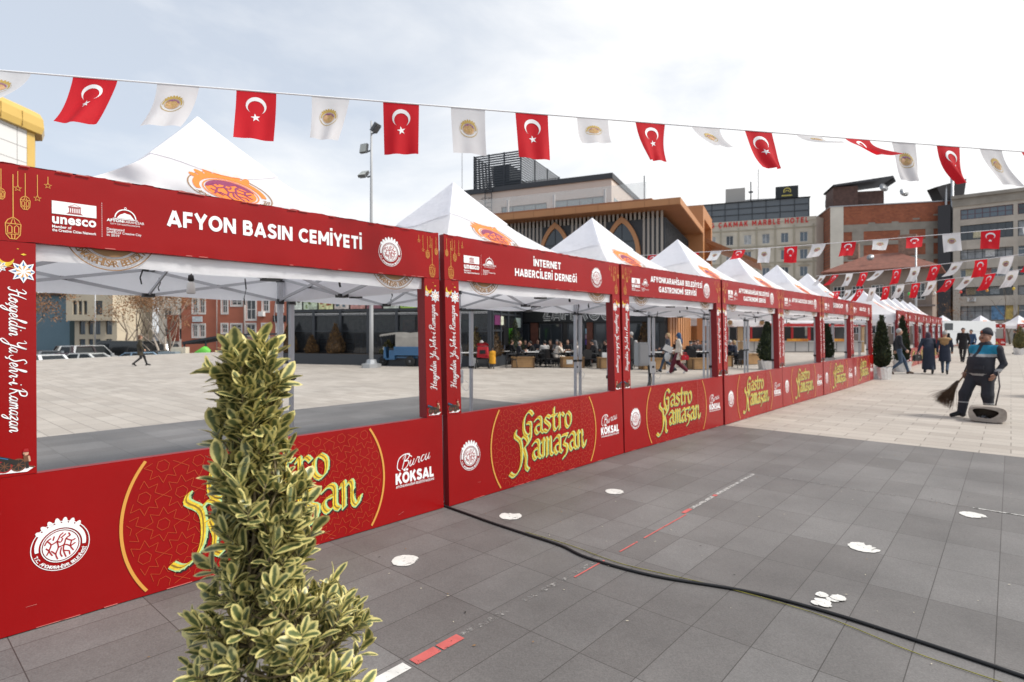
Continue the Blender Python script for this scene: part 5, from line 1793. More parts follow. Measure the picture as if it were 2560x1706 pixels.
def make_flag(par, s, red, drop, shear, nar, amp, ph, w=.262, h=.38, detail=True, both=True):
    out = math.sqrt(max(0, 1 - drop * drop))

    def fn(x, z, off=0.0):
        """x across -.5..5, z 0 top .. 1 bottom"""
        k = x * w * (1 - nar * z) + shear * z ** 1.4
        wob = amp * z * math.sin(5.2 * x + 3.0 * z + ph) + amp * .6 * z * math.sin(11 * x + ph * 2)
        return (s + k, -out * z * h * (.4 + .6 * z) + wob + off, -drop * z * h - .012 * math.sin(4 * x + ph) * z)
    b = MB()
    b.grid(lambda a, c: fn(a - .5, c), 12, 12)
    f = b.obj('red_flag' if red else 'white_flag', m_flagr if red else m_flagw, par)
    sides = (-.0022, .0022) if both else (-.0022,)
    mats = [m_fw] if red else [m_fgold, m_fpur, m_fsand]
    P = Print(None)
    for sd in sides:
        P.fn = lambda x, y, l, sd=sd: fn(x / w, -y / h, sd * (1 + .4 * l))
        if red:
            crescent(P, (0, -h * .30), w * .255, 0)
            P.poly(star5((.0, -h * .55), w * .125, .2), 0)
        else:
            emblem(P, (0, -h * .46), w * .27, 0, 0 if detail else 1, 1, 2, detail, 1.0, '' if not detail else '')
            if detail: P.arc((0, -h * .46), w * .25, .003, 200, 340, 0)
    P.obj('flag_print', mats, f)
    return f


def bunting(name, label, a, c, sag, flags, both, detail):
    """a, c: world ends; flags: list of (distance, red, drop, shear, narrowing, ripple)"""
    a, c = Vector(a), Vector(c)
    d = c - a
    L = math.hypot(d.x, d.y)
    t = thing(name, label, 'bunting', a, math.atan2(d.y, d.x), 'flag buntings strung over the square')
    zz = lambda s: d.z * s / L - sag * 4 * (s / L) * (1 - s / L)
    b = MB(); b.tube([(L * i / 24, 0, zz(L * i / 24)) for i in range(25)], .0062, 5)
    b.obj('cord', m_cord, t)
    for i, (s, red, drop, sh, nar, amp) in enumerate(flags):
        f = make_flag(t, 0, red, drop, sh, nar, amp, i * 1.9, detail=detail, both=both)
        f.location = (s, 0, zz(s))
        f.rotation_euler = (0, -math.atan2(d.z, L), 0)
    return t


def S1(i): return W(-2.774 + .976 * i, 3.81 + .216 * i)


a, c = S1(-2.0), S1(10.5)
z0, z1 = 3.222, 3.30
F1 = [(-.5, 0, .75, -.05, .1, .02), (0, 1, .92, -.06, .12, .030), (.5, 0, .90, -.055, .1, .02), (1, 1, .97, .0, .0, .015), (1.5, 0, .92, -.035, .28, .02), (2, 1, 1, .0, .05, .02),
      (2.5, 0, .98, .0, .05, .012), (3, 1, .98, .005, .08, .02), (3.5, 0, .74, -.06, .08, .02), (4, 1, .93, -.01, .4, .03), (4.5, 0, .66, -.01, .42, .02), (5, 1, .92, .035, .25, .04),
      (5.5, 0, .45, -.01, .45, .02), (6, 1, .60, .02, .40, .05), (6.5, 0, .97, -.01, .25, .03), (7, 1, .97, .05, .5, .04), (7.5, 0, .96, .10, .0, .02), (8, 1, .85, .08, .1, .02), (8.5, 0, .8, 0, 0, .02), (-1, 1, .9, 0, 0, .02), (9, 1, .9, 0, 0, .02)]
k1 = math.hypot(.976, .216)
bunting('bunting', 'nearest bunting, crossing the whole sky above the stalls', (*a, z0), (*c, z1), .012, [((i + 2.0) * k1, *q) for i, *q in F1], True, True)


def far_bunting(label, p0, p1, n, seed, dl, d0=.3):
    q = random.Random(seed)
    u0, v0, zz0 = p0; u1, v1, zz1 = p1
    L = math.hypot(u1 - u0, v1 - v0)
    fl = []
    for i in range(n):
        fl.append((d0 + i * dl, i % 2, q.choice((.95, .9, .8, .62, .75)), q.uniform(-.05, .06), q.uniform(0, .12), .02))
    bunting('bunting', label, (*W(u0, v0), zz0), (*W(u1, v1), zz1), .05, fl, False, False)


px_ = lambda x, v: (x - 1280) / 1430 * v
far_bunting('upper far bunting, passing before the hotel and the brick wall', (px_(1560, 15), 15, 3.52), (px_(2700, 9.2), 9.2, 3.30), 20, 3, .545, .3)
far_bunting('middle far bunting, over the tiled-roof house', (px_(2040, 16.4), 16.4, 3.14), (px_(2700, 9.6), 9.6, 2.97), 14, 5, .53, .3)
far_bunting('lowest far bunting, just above the farther tent row', (px_(2050, 17.8), 17.8, 2.76), (px_(2700, 10.2), 10.2, 2.80), 15, 7, .50, .35)
t = thing('light_string', 'string of small coloured party bulbs sagging before the tiled-roof house', 'light string', (*W(px_(1880, 24), 24), 0), YAW - .12)
b = MB()
pz = lambda s: 3.45 - .30 * math.sin(PI * s / 11.5)
b.tube([(s * .5, 0, pz(s * .5)) for s in range(24)], .006, 4); b.obj('wire', m_cable, t)
for k in range(12):
    b = MB(); b.lathe([(.012, .02), (.03, .0), (.052, -.05), (.04, -.09), (.01, -.105)], 8); o = b.obj('bulb', M('bulb colour %d' % (k % 5), [(.65, .45, .02), (.04, .45, .07), (.7, .7, .68), (.65, .05, .03), (.6, .25, .03)][k % 5], .3), t); o.location = (.3 + k * .97, 0, pz(.3 + k * .97) - .02)

# ---------------------------------------------------------------- plants
m_bark = M('bark', (.13, .09, .06), .9, .3, 8)
m_gd = M('cypress dark', (.018, .030, .012), .7, .3, 4)
m_gl = M('cypress light', (.045, .062, .020), .7, .3, 4)
m_bd = M('bronze conifer dark', (.060, .034, .014), .8, .3, 4)
m_bl = M('bronze conifer light', (.14, .075, .022), .8, .3, 4)
m_yd = M('golden conifer dark', (.09, .085, .03), .8, .3, 4)
m_yl = M('golden conifer light', (.24, .20, .07), .8, .3, 4)
m_foil = M('crumpled foil', (.72, .72, .73), .28, .08, 10, .9, 16, metal=.85, bd=.03)


def conifer(name, label, loc, h, r, z0, pal, n, seed, group, shape=1.0, pot=None, cat='conifer', blade=.10):
    t = thing(name, label, cat, loc, 0, group)
    q = random.Random(seed)
    b = MB(); b.tube([(0, 0, max(0, z0 - .3)), (0, 0, z0 + h * .5)], [.035, .015], 7); b.obj('trunk', m_bark, t)
    lump = [q.uniform(-.12, .12) for _ in range(24)]

    def prof(k, a):
        g_ = min(1, .62 + 1.7 * k) * min(1, (k / .05) ** .6) * (1 - max(0, (k - .16) / .84) ** (1.25 * shape))
        return r * max(.03, g_) * (1 + lump[int(k * 11) + int((a % 6.28) * 1.9)])
    b = MB()
    b.grid(lambda u, v: ((prof(v, u * 6.28) * .72) * math.cos(u * 2 * PI), (prof(v, u * 6.28) * .72) * math.sin(u * 2 * PI), z0 + v * h * .96), 12, 16, 0)
    for i in range(n):
        k = 1 - q.random() ** .62 if q.random() < .92 else q.random()
        a = q.uniform(0, 2 * PI)
        rr = prof(k, a) * q.uniform(.72, 1.06)
        p = Vector((rr * math.cos(a), rr * math.sin(a), z0 + k * h))
        d = Vector((math.cos(a) * q.uniform(.2, .9), math.sin(a) * q.uniform(.2, .9), q.uniform(.4, 1.2))).normalized()
        s = d.cross(Vector((q.uniform(-1, 1), q.uniform(-1, 1), q.uniform(-1, 1)))).normalized()
        L = blade * q.uniform(.6, 1.3)
        b.add([p, p + d * L * .5 + s * L * .2, p + d * L, p + d * L * .5 - s * L * .2], [(0, 1, 2, 3)], 1 if q.random() < .36 else 0)
    b.obj('foliage', pal, t)
    if pot:
        b = MB()
        rp, hp = pot

        def pf(u, v):
            rr = rp * (.86 + .14 * v) * (1 + .03 * math.sin(17 * u * 6.28 + 4 * v) + .02 * math.sin(31 * u * 6.28 + 9 * v))
            return (rr * math.cos(u * 2 * PI), rr * math.sin(u * 2 * PI), hp * v + .012 * math.sin(9 * u * 6.28) * v)
        b.grid(pf, 60, 10)
        b.lathe([(rp * .9, hp * .9), (.01, hp * .9)], 20, 1)
        b.obj('foil_pot', [m_foil, m_bark], t)
    return t


GP = 'potted conifers wrapped in foil'
dk = [m_gd, m_gl]
for k, (u, v, h, r, pr, lab) in enumerate(((12.02, 18.6, 1.68, .25, (.29, .40), 'dark cypress in a foil pot at the end of the near stall row'),
                                  (15.15, 22.2, 1.76, .26, (.31, .40), 'dark cypress in a foil pot behind the first one, partly hidden by a walking man'),
                                  (10.44, 23.4, 1.72, .36, (.36, .36), 'dark cypress in a foil pot seen through the fourth stall front'),
                                  (14.3, 26.0, 1.66, .30, (.34, .36), 'dark cypress in a foil pot seen behind the fifth stall front'))):
    conifer('potted_cypress', lab, (*W(u, v), 0), h, r, pr[1] * .9, dk, 2600, k + 3, GP, .9, pr, 'potted cypress')
conifer('potted_conifer', 'golden green conifer in a foil pot before the far stalls', (*W(34.2, 38.5), 0), 1.5, .38, .4, [m_yd, m_yl], 1500, 12, GP, 1.0, (.36, .42), 'potted conifer')
conifer('potted_shrub', 'golden green conifer cut by the right edge of the picture', (*W(12.95, 13.35), 0), 1.0, .42, .3, [m_yd, m_yl], 1500, 14, GP, 1.0, (.36, .36), 'potted conifer')
GB = 'bronze conifers along the restaurant fronts'
fr = lambda s, y: (-11.17 + .948 * s + .317 * y, 28.42 - .317 * s + .948 * y)
m_soil = M('planter soil', (.07, .05, .035), .9)
for k, (s, h, r, lab) in enumerate(((.35, 1.5, .46, 'bronze conifer at the left end of the glass pavilion'), (3.05, 1.45, .48, 'bronze conifer before the second pane of the glass pavilion'), (5.9, .65, .36, 'small dome conifer before the glass pavilion, beside the lamp mast'), (1.7, .9, .35, 'short bronze conifer between two taller ones at the pavilion'))):
    conifer('bronze_conifer', lab, (*W(*fr(s, -.32)), 0), h, r, .46, [m_bd, m_bl] if k != 2 else [m_yd, m_yl], 1400, 20 + k, GB, .75)
b = MB(); b.box(-.2, 8.6, -.62, -.125, .003, .50)
pt = site('planter_trough', 'long anthracite planter trough along the glass pavilion', 'planter', -11.17, 28.42, -18.5); b.obj('trough', m_frame, pt)
b = MB(); b.box(-.16, 8.56, -.58, -.16, .50, .515); b.obj('soil', m_soil, pt)
for k, (zx, v, top, r, pal, lab) in enumerate(((545, 25.3, 1.75, .52, 1, 'round golden conifer behind the left cafe table'), (735, 25.6, 2.0, .58, 0, 'large bronze conifer by the doorway of the pavilion'), (640, 26.2, 1.9, .48, 0, 'bronze conifer between two others at the pavilion corner'), (1020, 27.2, 2.1, .5, 2, 'olive conifer behind the standing man'),
                                          (2290, 25.5, 2.0, .42, 1, 'olive conifer behind the two walking women'), (2440, 27.5, 2.15, .36, 3, 'dark conifer against the copper entrance'), (2600, 27, 2.1, .42, 0, 'bronze conifer beside the third stall pillar'))):
    px = 1080 + .204 * zx
    conifer('bronze_conifer', lab, (*W(px_(px, v), v), 0), top - .35, r, .35, [[m_bd, m_bl], [m_bd, m_yl], [m_gd, m_yd], [m_gd, m_gl]][pal], 1300, 40 + k, GB, .6, (.3, .4))

# ---- variegated spindle shrub in the foreground
m_leaf = bpy.data.materials.new('variegated leaf')
m_leaf.use_nodes = True
n_, l_ = m_leaf.node_tree.nodes, m_leaf.node_tree.links
bs_ = n_['Principled BSDF']
uvn = n_.new('ShaderNodeUVMap'); sep = n_.new('ShaderNodeSeparateXYZ'); l_.new(uvn.outputs['UV'], sep.inputs[0])
ab = n_.new('ShaderNodeMath'); ab.operation = 'ABSOLUTE'; l_.new(sep.outputs['X'], ab.inputs[0])
tp = n_.new('ShaderNodeMath'); tp.operation = 'POWER'; tp.inputs[1].default_value = 6; l_.new(sep.outputs['Y'], tp.inputs[0])
mxm = n_.new('ShaderNodeMath'); mxm.operation = 'MAXIMUM'; l_.new(ab.outputs[0], mxm.inputs[0]); l_.new(tp.outputs[0], mxm.inputs[1])
tcn = n_.new('ShaderNodeTexCoord'); nzn = n_.new('ShaderNodeTexNoise'); nzn.inputs['Scale'].default_value = 75; nzn.inputs['Detail'].default_value = 4; l_.new(tcn.outputs['Object'], nzn.inputs['Vector'])
adn = n_.new('ShaderNodeMath'); adn.operation = 'MULTIPLY_ADD'; l_.new(nzn.outputs['Fac'], adn.inputs[0]); adn.inputs[1].default_value = .85; l_.new(mxm.outputs[0], adn.inputs[2])
rp_ = n_.new('ShaderNodeValToRGB')
rp_.color_ramp.elements[0].position = .70; rp_.color_ramp.elements[0].color = (.100, .128, .050, 1)
rp_.color_ramp.elements[1].position = 1.12; rp_.color_ramp.elements[1].color = (.66, .585, .235, 1)
e_ = rp_.color_ramp.elements.new(.88); e_.color = (.27, .275, .10, 1)
l_.new(adn.outputs[0], rp_.inputs['Fac'])
nz2 = n_.new('ShaderNodeTexNoise'); nz2.inputs['Scale'].default_value = 9; l_.new(tcn.outputs['Object'], nz2.inputs['Vector'])
hs = n_.new('ShaderNodeHueSaturation'); mr2 = n_.new('ShaderNodeMapRange'); mr2.inputs['To Min'].default_value = .6; mr2.inputs['To Max'].default_value = 1.4
l_.new(nz2.outputs['Fac'], mr2.inputs['Value']); l_.new(mr2.outputs[0], hs.inputs['Value']); l_.new(rp_.outputs['Color'], hs.inputs['Color'])
l_.new(hs.outputs['Color'], bs_.inputs['Base Color'])
bs_.inputs['Roughness'].default_value = .38
bs_.inputs['Specular IOR Level'].default_value = .45
tr_ = n_.new('ShaderNodeBsdfTranslucent'); l_.new(hs.outputs['Color'], tr_.inputs['Color'])
ms_ = n_.new('ShaderNodeMixShader'); ms_.inputs['Fac'].default_value = .16
l_.new(bs_.outputs[0], ms_.inputs[1]); l_.new(tr_.outputs[0], ms_.inputs[2]); l_.new(ms_.outputs[0], n_['Material Output'].inputs['Surface'])

q = random.Random(77)
SU, SV = -.59, 1.36
sh_t = thing('variegated_shrub', 'tall cream-edged variegated spindle shrub in the foreground', 'shrub', (*W(SU, SV), 0), YAW)
LV, LF, LUV = [], [], []


def leaf(p, d, nrm, L, wd, fold, droop):
    d = d.normalized()
    s = d.cross(nrm)
    if s.length < 1e-3: s = d.cross(Vector((1, .3, .2)))
    s.normalize()
    nn = s.cross(d).normalized()
    o = len(LV)
    NU, NV = 4, 7
    for j in range(NV + 1):
        v = j / NV
        half = wd * (math.sin(PI * v ** 1.05) ** .62 * (.86 + .22 * v) * (1 if v < .9 else .8) + (.05 if v < .1 else 0)) / 2
        c = p + d * (L * v) - nn * (droop * L * v * v)
        for i in range(NU + 1):
            u = i / NU * 2 - 1
            LV.append(tuple(c + s * (half * u) + nn * (fold * half * abs(u) + .06 * half * math.sin(9 * v + u * 3))))
            LUV.append((u, v))
    for j in range(NV):
        for i in range(NU):
            a_ = o + j * (NU + 1) + i
            LF.append((a_, a_ + 1, a_ + NU + 2, a_ + NU + 1))


OUT = [(.36, .20, .03), (.50, .26, .05), (.71, .25, .05), (.86, .205, .035), (.97, .125, -.01), (1.07, .12, .0), (1.17, .112, -.01), (1.27, .088, -.028), (1.37, .066, -.025), (1.46, .05, -.028), (1.54, .03, -.025)]


def outl(z):
    for (a0, r0, c0), (a1, r1, c1) in zip(OUT[:-1], OUT[1:]):
        if a0 <= z <= a1:
            k = (z - a0) / (a1 - a0)
            return r0 + (r1 - r0) * k, c0 + (c1 - c0) * k
    return OUT[-1][1:]


stems = MB()
mains = []
for k in range(4):
    a = k * 1.6
    top = 1.46 - .12 * k
    pts = []
    for i in range(8):
        z = .30 + (top - .30) * i / 7
        r_, c_ = outl(z)
        pts.append(Vector((c_ + .35 * r_ * math.cos(a + i * .25) * (.4 + .6 * (i > 1)), .35 * r_ * math.sin(a + i * .25), z)))
    mains.append(pts)
    stems.tube(catmull([tuple(p) for p in pts], 3), [.0095 - .006 * i / 21 for i in range(22)], 6)
tips = []
for i in range(450):
    z = .40 + (1.50 - .40) * (q.random() ** 1.25)
    if z > 1.08 and q.random() < .18: continue
    r_, c_ = outl(z)
    a = q.uniform(0, 2 * PI)
    rr = r_ * (q.uniform(.35, .95))
    if q.random() < .12: rr *= 1.18
    tip = Vector((c_ + rr * math.cos(a), rr * math.sin(a) * .9, z))
    pts = mains[i % 4]
    base = min((p for p in pts if p.z < z - .03), key=lambda p: (p - tip).length, default=pts[0])
    mid = base.lerp(tip, .55) + Vector((0, 0, -.02))
    stems.tube([tuple(base), tuple(mid), tuple(tip)], [.0035, .0028, .0018], 5)
    d = (tip - mid).normalized() + Vector((0, 0, .55))
    tips.append((tip, d.normalized(), q.randint(6, 9)))
    if q.random() < .6: tips.append((mid.lerp(tip, .45), d.normalized(), q.randint(3, 4)))
for sp_, (tx, tz) in enumerate(((-.075, 1.47), (-.045, 1.51), (.01, 1.53), (.045, 1.49), (.065, 1.44))):      # leggy top shoots
    tip = Vector((tx - .03, q.uniform(-.04, .04), tz - .02))
    base = mains[0][-1] + Vector((q.uniform(-.02, .02), 0, -.10))
    stems.tube([tuple(base), tuple(base.lerp(tip, .5) + Vector((0, 0, .0))), tuple(tip)], [.004, .003, .002], 5)
    tips.append((tip, (tip - base).normalized(), 8)); tips.append((base.lerp(tip, .6), (tip - base).normalized(), 4))
for tip, d, n in tips:
    a0 = q.uniform(0, 6.28)
    s = d.cross(Vector((.3, .9, .1))).normalized()
    w_ = d.cross(s)
    for i in range(n):
        a = a0 + i * 2.4
        el = R(20 + 46 * (i / n) + q.uniform(-12, 12))
        dd = d * math.cos(el) + (s * math.cos(a) + w_ * math.sin(a)) * math.sin(el)
        dd.z += q.uniform(-.12, .1)
        L = q.uniform(.032, .060) * (1.16 if tip.z > 1.05 else 1.0)
        leaf(tip - d * (.006 * i), dd, d, L, L * q.uniform(.40, .54), q.uniform(.0, .32), q.uniform(-.05, .35))
me = bpy.data.meshes.new('foliage')
me.from_pydata(LV, [], LF)
uvl = me.uv_layers.new(name='UVMap')
idx = np.empty(len(me.loops), dtype=np.int32); me.loops.foreach_get('vertex_index', idx)
uvl.data.foreach_set('uv', np.array(LUV, dtype=np.float32)[idx].ravel())
me.polygons.foreach_set('use_smooth', [True] * len(me.polygons))
me.materials.append(m_leaf)
o = bpy.data.objects.new('foliage', me); COL.objects.link(o); o.parent = sh_t
stems.obj('stems', M('spindle stem', (.19, .15, .085), .8, .25, 30), sh_t)
b = MB(); b.lathe([(.16, 0), (.20, .16), (.22, .32), (.23, .34), (.20, .335), (.19, .30), (.01, .29)], 28); b.obj('foil_pot', m_foil, sh_t)

# ---------------------------------------------------------------- bare trees
m_trunk = M('grey bark', (.16, .125, .095), .9, .3, 3)
m_birch = M('pale bark', (.42, .36, .30), .9, .3, 3)
m_dry = M('dry leaf', (.24, .12, .05), .8, .4, 2)


def bare_tree(name, label, loc, h, seed, leaves, bark, group, spread=.45, lean=0.0, thick=.011, depth=6):
    t = thing(name, label, 'tree', loc, 0, group)
    q = random.Random(seed)
    tr, br, lf = MB(), MB(), MB()

    def grow(p, d, L, r, lev):
        pts, rs = [p], [r]
        for i in range(3):
            d = (d + Vector((q.uniform(-.16, .16), q.uniform(-.16, .16), q.uniform(-.02, .12)))).normalized()
            p = p + d * L / 3
            pts.append(p); rs.append(r * (1 - .14 * (i + 1)))
        (tr if lev == 0 else br).tube(pts, rs, 7 if lev == 0 else (4 if lev < 3 else 3))
        if lev >= depth:
            for k in range(leaves):
                c = p + Vector((q.uniform(-.35, .35), q.uniform(-.35, .35), q.uniform(-.35, .35)))
                s = q.uniform(.03, .07)
                a = Vector((q.uniform(-1, 1), q.uniform(-1, 1), q.uniform(-1, 1))).normalized() * s
                e = a.cross(Vector((q.uniform(-1, 1), q.uniform(-1, 1), q.uniform(-1, 1)))).normalized() * s * .8
                lf.add([c - a, c + e, c + a, c - e], [(0, 1, 2, 3)])
            return
        n = 2 if lev else 4
        if q.random() < .55: n += 1
        for k in range(n):
            ax = Vector((q.uniform(-1, 1), q.uniform(-1, 1), q.uniform(-.1, .5))).normalized()
            nd = (d * (1 - spread) + ax * spread * (1.0 if lev else .9)).normalized()
            grow(pts[-1 - (k % 2 if lev else k % 3)], nd, L * q.uniform(.62, .82), rs[-1] * .68, lev + 1)
    grow(Vector((0, 0, 0)), Vector((lean, 0, 1)).normalized(), h * .30, h * thick, 0)
    tr.obj('trunk', bark, t)
    br.obj('branches', bark, t)
    if lf.v: lf.obj('dry_leaves', m_dry, t)
    return t


GT = 'bare trees along the street on the left'
for k, (px, v, h, lv, bk, lab) in enumerate(((312, 50, 9.5, 3, 0, 'leafless tree with dark trunk before the cream house'), (345, 53, 10, 4, 0, 'leafless tree behind the walking woman'), (375, 48, 9, 4, 0, 'bare tree with brown leaves right of the walking woman'), (404, 44, 8.5, 5, 1, 'pale-trunked birch with dry leaves, leaning left'), (412, 43.5, 8.8, 5, 1, 'straight pale-trunked birch with dry leaves'), (428, 47, 9.5, 5, 0, 'thick-trunked bare tree nearest the terracotta house'), (60, 38, 8.5, 6, 0, 'brown-leaved tree reaching in past the left pillar'))):
    bare_tree('bare_tree', lab, (*W(px_(px, v), v), -1.35), h, 60 + k, lv, [m_trunk, m_birch][bk], GT, .5, -.15 if k == 3 else .05, .013)
bare_tree('bare_tree', 'bare grey tree before the office block', (*W(px_(2525, 70), 70), -.0), 11.5, 91, 0, m_trunk, 'bare trees before the office block', .5, 0, .010, 6)
bare_tree('bare_tree', 'bushy bare tree before the dark gap beside the office block', (*W(px_(2385, 72), 72), 0), 7.5, 92, 1, m_trunk, 'bare trees before the office block', .55, 0, .010, 6)

# ---------------------------------------------------------------- vehicles
m_cglass = M('car glass', (.018, .022, .024), .18, spec=.3)
m_tyre = M('tyre', (.018, .018, .018), .8)
m_rim = M('rim', (.45, .45, .46), .35, metal=.7)
m_lamp = M('car lamp', (.6, .6, .58), .2)
m_tail = M('tail lamp', (.4, .02, .02), .3)


def car(label, col, u, v, deg, L=4.3, Hh=1.48, Wd=1.76, suv=False, van=False, z=-1.35):
    t = thing('parked_car' if not van else 'parked_van', label, 'car' if not van else 'van', (*W(u, v), z), YAW + R(deg), 'cars parked on the street below the square')
    paint = M('paint %s' % (col,), col, .25, coat=.6, spec=.5)
    h = L / 2
    bz = Hh * (.60 if not suv else .60)
    w = Wd / 2
    if van: roof = [(-h + .05, Hh * .98), (h - .95, Hh), (h - .35, Hh * .62)]
    elif suv: roof = [(-h + .10, bz), (-h + .38, Hh), (h - 1.75, Hh), (h - 1.05, bz + .05)]
    else: roof = [(-h + .45, bz), (-h + 1.25, Hh), (h - 1.9, Hh), (h - 1.05, bz)]

    def loft(st, w0, w1, m):
        b = MB()
        n = len(st)
        vs, fs = [], []
        for x, z0_, z1_, s0, s1 in st:
            vs += [(x, -s0, z0_), (x, -s1, z1_), (x, s1, z1_), (x, s0, z0_)]
        for i in range(n - 1):
            for j in range(4): fs.append((i * 4 + j, i * 4 + (j + 1) % 4, i * 4 + 4 + (j + 1) % 4, i * 4 + 4 + j))
        fs += [(3, 2, 1, 0), (n * 4 - 4, n * 4 - 3, n * 4 - 2, n * 4 - 1)]
        b.add(vs, fs)
        return b
    st = [(-h, .35, bz * .88, w * .86, w * .80), (-h + .12, .24, bz, w, w * .93), (-h + 1.2, .22, bz, w, w * .95), (h - 1.1, .22, bz * 1.0, w, w * .95), (h - .25, .24, bz * .80, w * .97, w * .86), (h, .32, bz * .66, w * .84, w * .74)]
    bo = loft(st, w, w, 0).obj('body', paint, t)
    bevel_mesh(bo, .05, 2)
    x0, x1 = roof[0][0], roof[-1][0]
    xs = [p[0] for p in roof]
    if van:
        cb = loft([(-h + .02, bz - .05, Hh * .98, w * .96, w * .90), (h - 1.2, bz - .05, Hh, w * .96, w * .88), (h - .55, bz - .05, bz + .35, w * .95, w * .86), (h - .35, bz - .05, bz + .02, w * .93, w * .86)], 0, 0, 0)
    else:
        cb = loft([(xs[0], bz - .03, bz + .02, w * .90, w * .86), (xs[1], bz - .03, Hh - .03, w * .93, w * .72), (xs[1] + .3, bz - .03, Hh, w * .93, w * .70), (xs[2], bz - .03, Hh - .02, w * .93, w * .70), (xs[3], bz - .03, bz + .02, w * .90, w * .84)], 0, 0, 0)
    c = cb.obj('cabin', m_cglass if not van else paint, t)
    bevel_mesh(c, .03, 2)
    b = MB()
    if not van:
        zt = Hh - .015
        b.box(xs[1] - .02, xs[2] + .04, -w * .69, w * .69, zt - .05, zt + .035)
        for s in (-1, 1):
            b.bar((xs[0], s * w * .86, bz), (xs[1], s * w * .70, zt), .16, .07)
            b.bar((xs[3], s * w * .85, bz), (xs[2], s * w * .70, zt), .10, .06)
            xm = (xs[1] + xs[2]) / 2
            b.bar((xm, s * w * .925, bz), (xm, s * w * .72, zt), .09, .04)
        b.obj('roof', paint, t)
    else:
        b.add([(h - 1.17, -w * .80, Hh - .06), (h - 1.17, w * .80, Hh - .06), (h - .57, w * .80, bz + .38), (h - .57, -w * .80, bz + .38)], [(0, 1, 2, 3)])
        for s in (-1, 1): b.box(h - 2.0, h - 1.15, s * w * .95 - .01, s * w * .95 + .01, bz + .12, Hh - .25)
        b.obj('windows', m_glass, t)
    for sx in (-h + .85, h - .85):
        for sy in (-1, 1):
            b = MB(); b.lathe([(.20, -.1), (.31, -.1), (.325, -.05), (.325, .05), (.31, .1), (.20, .1)], 18)
            wh = b.obj('wheel', m_tyre, t); wh.location = (sx, sy * (w - .10), .325); wh.rotation_euler = (PI / 2, 0, 0)
            b = MB(); b.lathe([(.02, -.08), (.2, -.085), (.2, .085), (.02, .08)], 12); b.obj('rim', m_rim, wh)
    for sy in (-1, 1):
        b = MB(); b.box(h - .16, h - .02, sy * w * .62 - .18, sy * w * .62 + .18, bz * .66, bz * .80); b.obj('headlight', m_lamp, t)
        b = MB(); b.box(-h - .015, -h + .1, sy * w * .68 - .1, sy * w * .68 + .1, bz * .68, bz * .90); b.obj('tail_light', m_tail, t)
        b = MB(); b.box(xs[-1] - .35, xs[-1] - .2, sy * (w + .08) - .09, sy * (w + .08) + .09, bz, bz + .14); b.obj('mirror', paint, t)
    return t


car('silver hatchback nearest the square rim, roof arching above the kerb', (.50, .51, .50), px_(205, 37), 37, 178, 4.4, 1.50)
car('white off-road car with a square rear window beside the silver one', (.66, .67, .67), px_(228, 43.5), 43.5, 78, 4.4, 1.85, 1.85, True)
car('dark maroon people carrier left of the white car', (.035, .018, .02), px_(176, 43), 43, 150, 4.6, 1.82, 1.85, True)
car('grey saloon at the left pillar, its windscreen turned to the square', (.12, .13, .14), px_(136, 42), 42, 120, 4.4, 1.5)
car('white saloon cut by the left pillar', (.66, .67, .67), px_(112, 36), 36, 150, 4.3, 1.45)
car('dark plum compact car behind the silver hatchback', (.06, .035, .05), px_(170, 39.5), 39.5, 120, 4.0, 1.42)
car('black delivery van parked left of the walking woman', (.016, .017, .018), px_(308, 46), 46, 175, 5.0, 2.2, 1.95, van=True)
car('light blue car behind the walking woman', (.20, .30, .40), px_(338, 40), 40, 170, 4.2, 1.45)
car('black saloon below the bare trees', (.02, .022, .024), px_(376, 43), 43, 172, 4.4, 1.45)
car('dark car far back between the birch trunks', (.03, .032, .035), px_(392, 56), 56, 165, 4.4, 1.7, 1.8, True)
v_ = car('long white delivery van before the far stalls', (.70, .71, .71), px_(2392, 58), 58, 184, 6.6, 2.65, 2.1, van=True, z=0)
v_['group'] = 'vans on the square'

# blue cargo tricycle
t = thing('cargo_tricycle', 'blue electric cargo tricycle with a grey canvas cover beside the lamp mast', 'cargo tricycle', (*W(-5.72, 25.9), 0), YAW + R(-8))
m_tb = M('tricycle blue', (.035, .13, .27), .35, .1, 3, coat=.3)
m_canvas = M('grey canvas', (.34, .32, .29), .9, .12, 3, .3, 8)
b = MB(); b.box(.55, 2.15, -.48, .48, .50, .56); b.box(.55, .59, -.48, .48, .56, .88); b.box(2.11, 2.15, -.48, .48, .56, .88)
for s in (-1, 1):
    b.box(.59, 2.11, s * .46 - .02, s * .46 + .02, .56, .88)
    for k in range(3): b.box(.57, 2.13, s * .485 - .012, s * .485 + .012, .62 + k * .09, .65 + k * .09)
b.obj('cargo_bed', m_tb, t)
b = MB(); b.grid(lambda u, v: (.62 + 1.05 * u, [-.46, -.465, -.44, .44, .465, .46][round(v * 5)], [.80, 1.30, 1.50, 1.50, 1.30, .80][round(v * 5)] + .02 * math.sin(9 * u)), 10, 5, 0, False)
b.add([(.62, -.46, .80), (.62, .46, .80), (.62, .44, 1.5), (.62, -.44, 1.5)], [(0, 1, 2, 3)]); b.add([(1.67, -.46, .80), (1.67, .46, .80), (1.67, .44, 1.5), (1.67, -.44, 1.5)], [(0, 3, 2, 1)])
b.obj('canvas_cover', m_canvas, t)
b = MB(); b.grid(lambda u, v: (-.12 + .76 * u, -.44 + .88 * v, 1.40 + .10 * u + .03 * math.sin(PI * v)), 6, 8); b.grid(lambda u, v: (-.12 + .74 * u, -.44, 1.40 + .10 * u - .07 * v * (1 + .3 * math.sin(40 * u))), 30, 2)
b.grid(lambda u, v: (1.67 + .5 * u, -.44 + .88 * v, 1.49 - .04 * u), 4, 6); b.obj('rider_canopy', m_canvas, t)
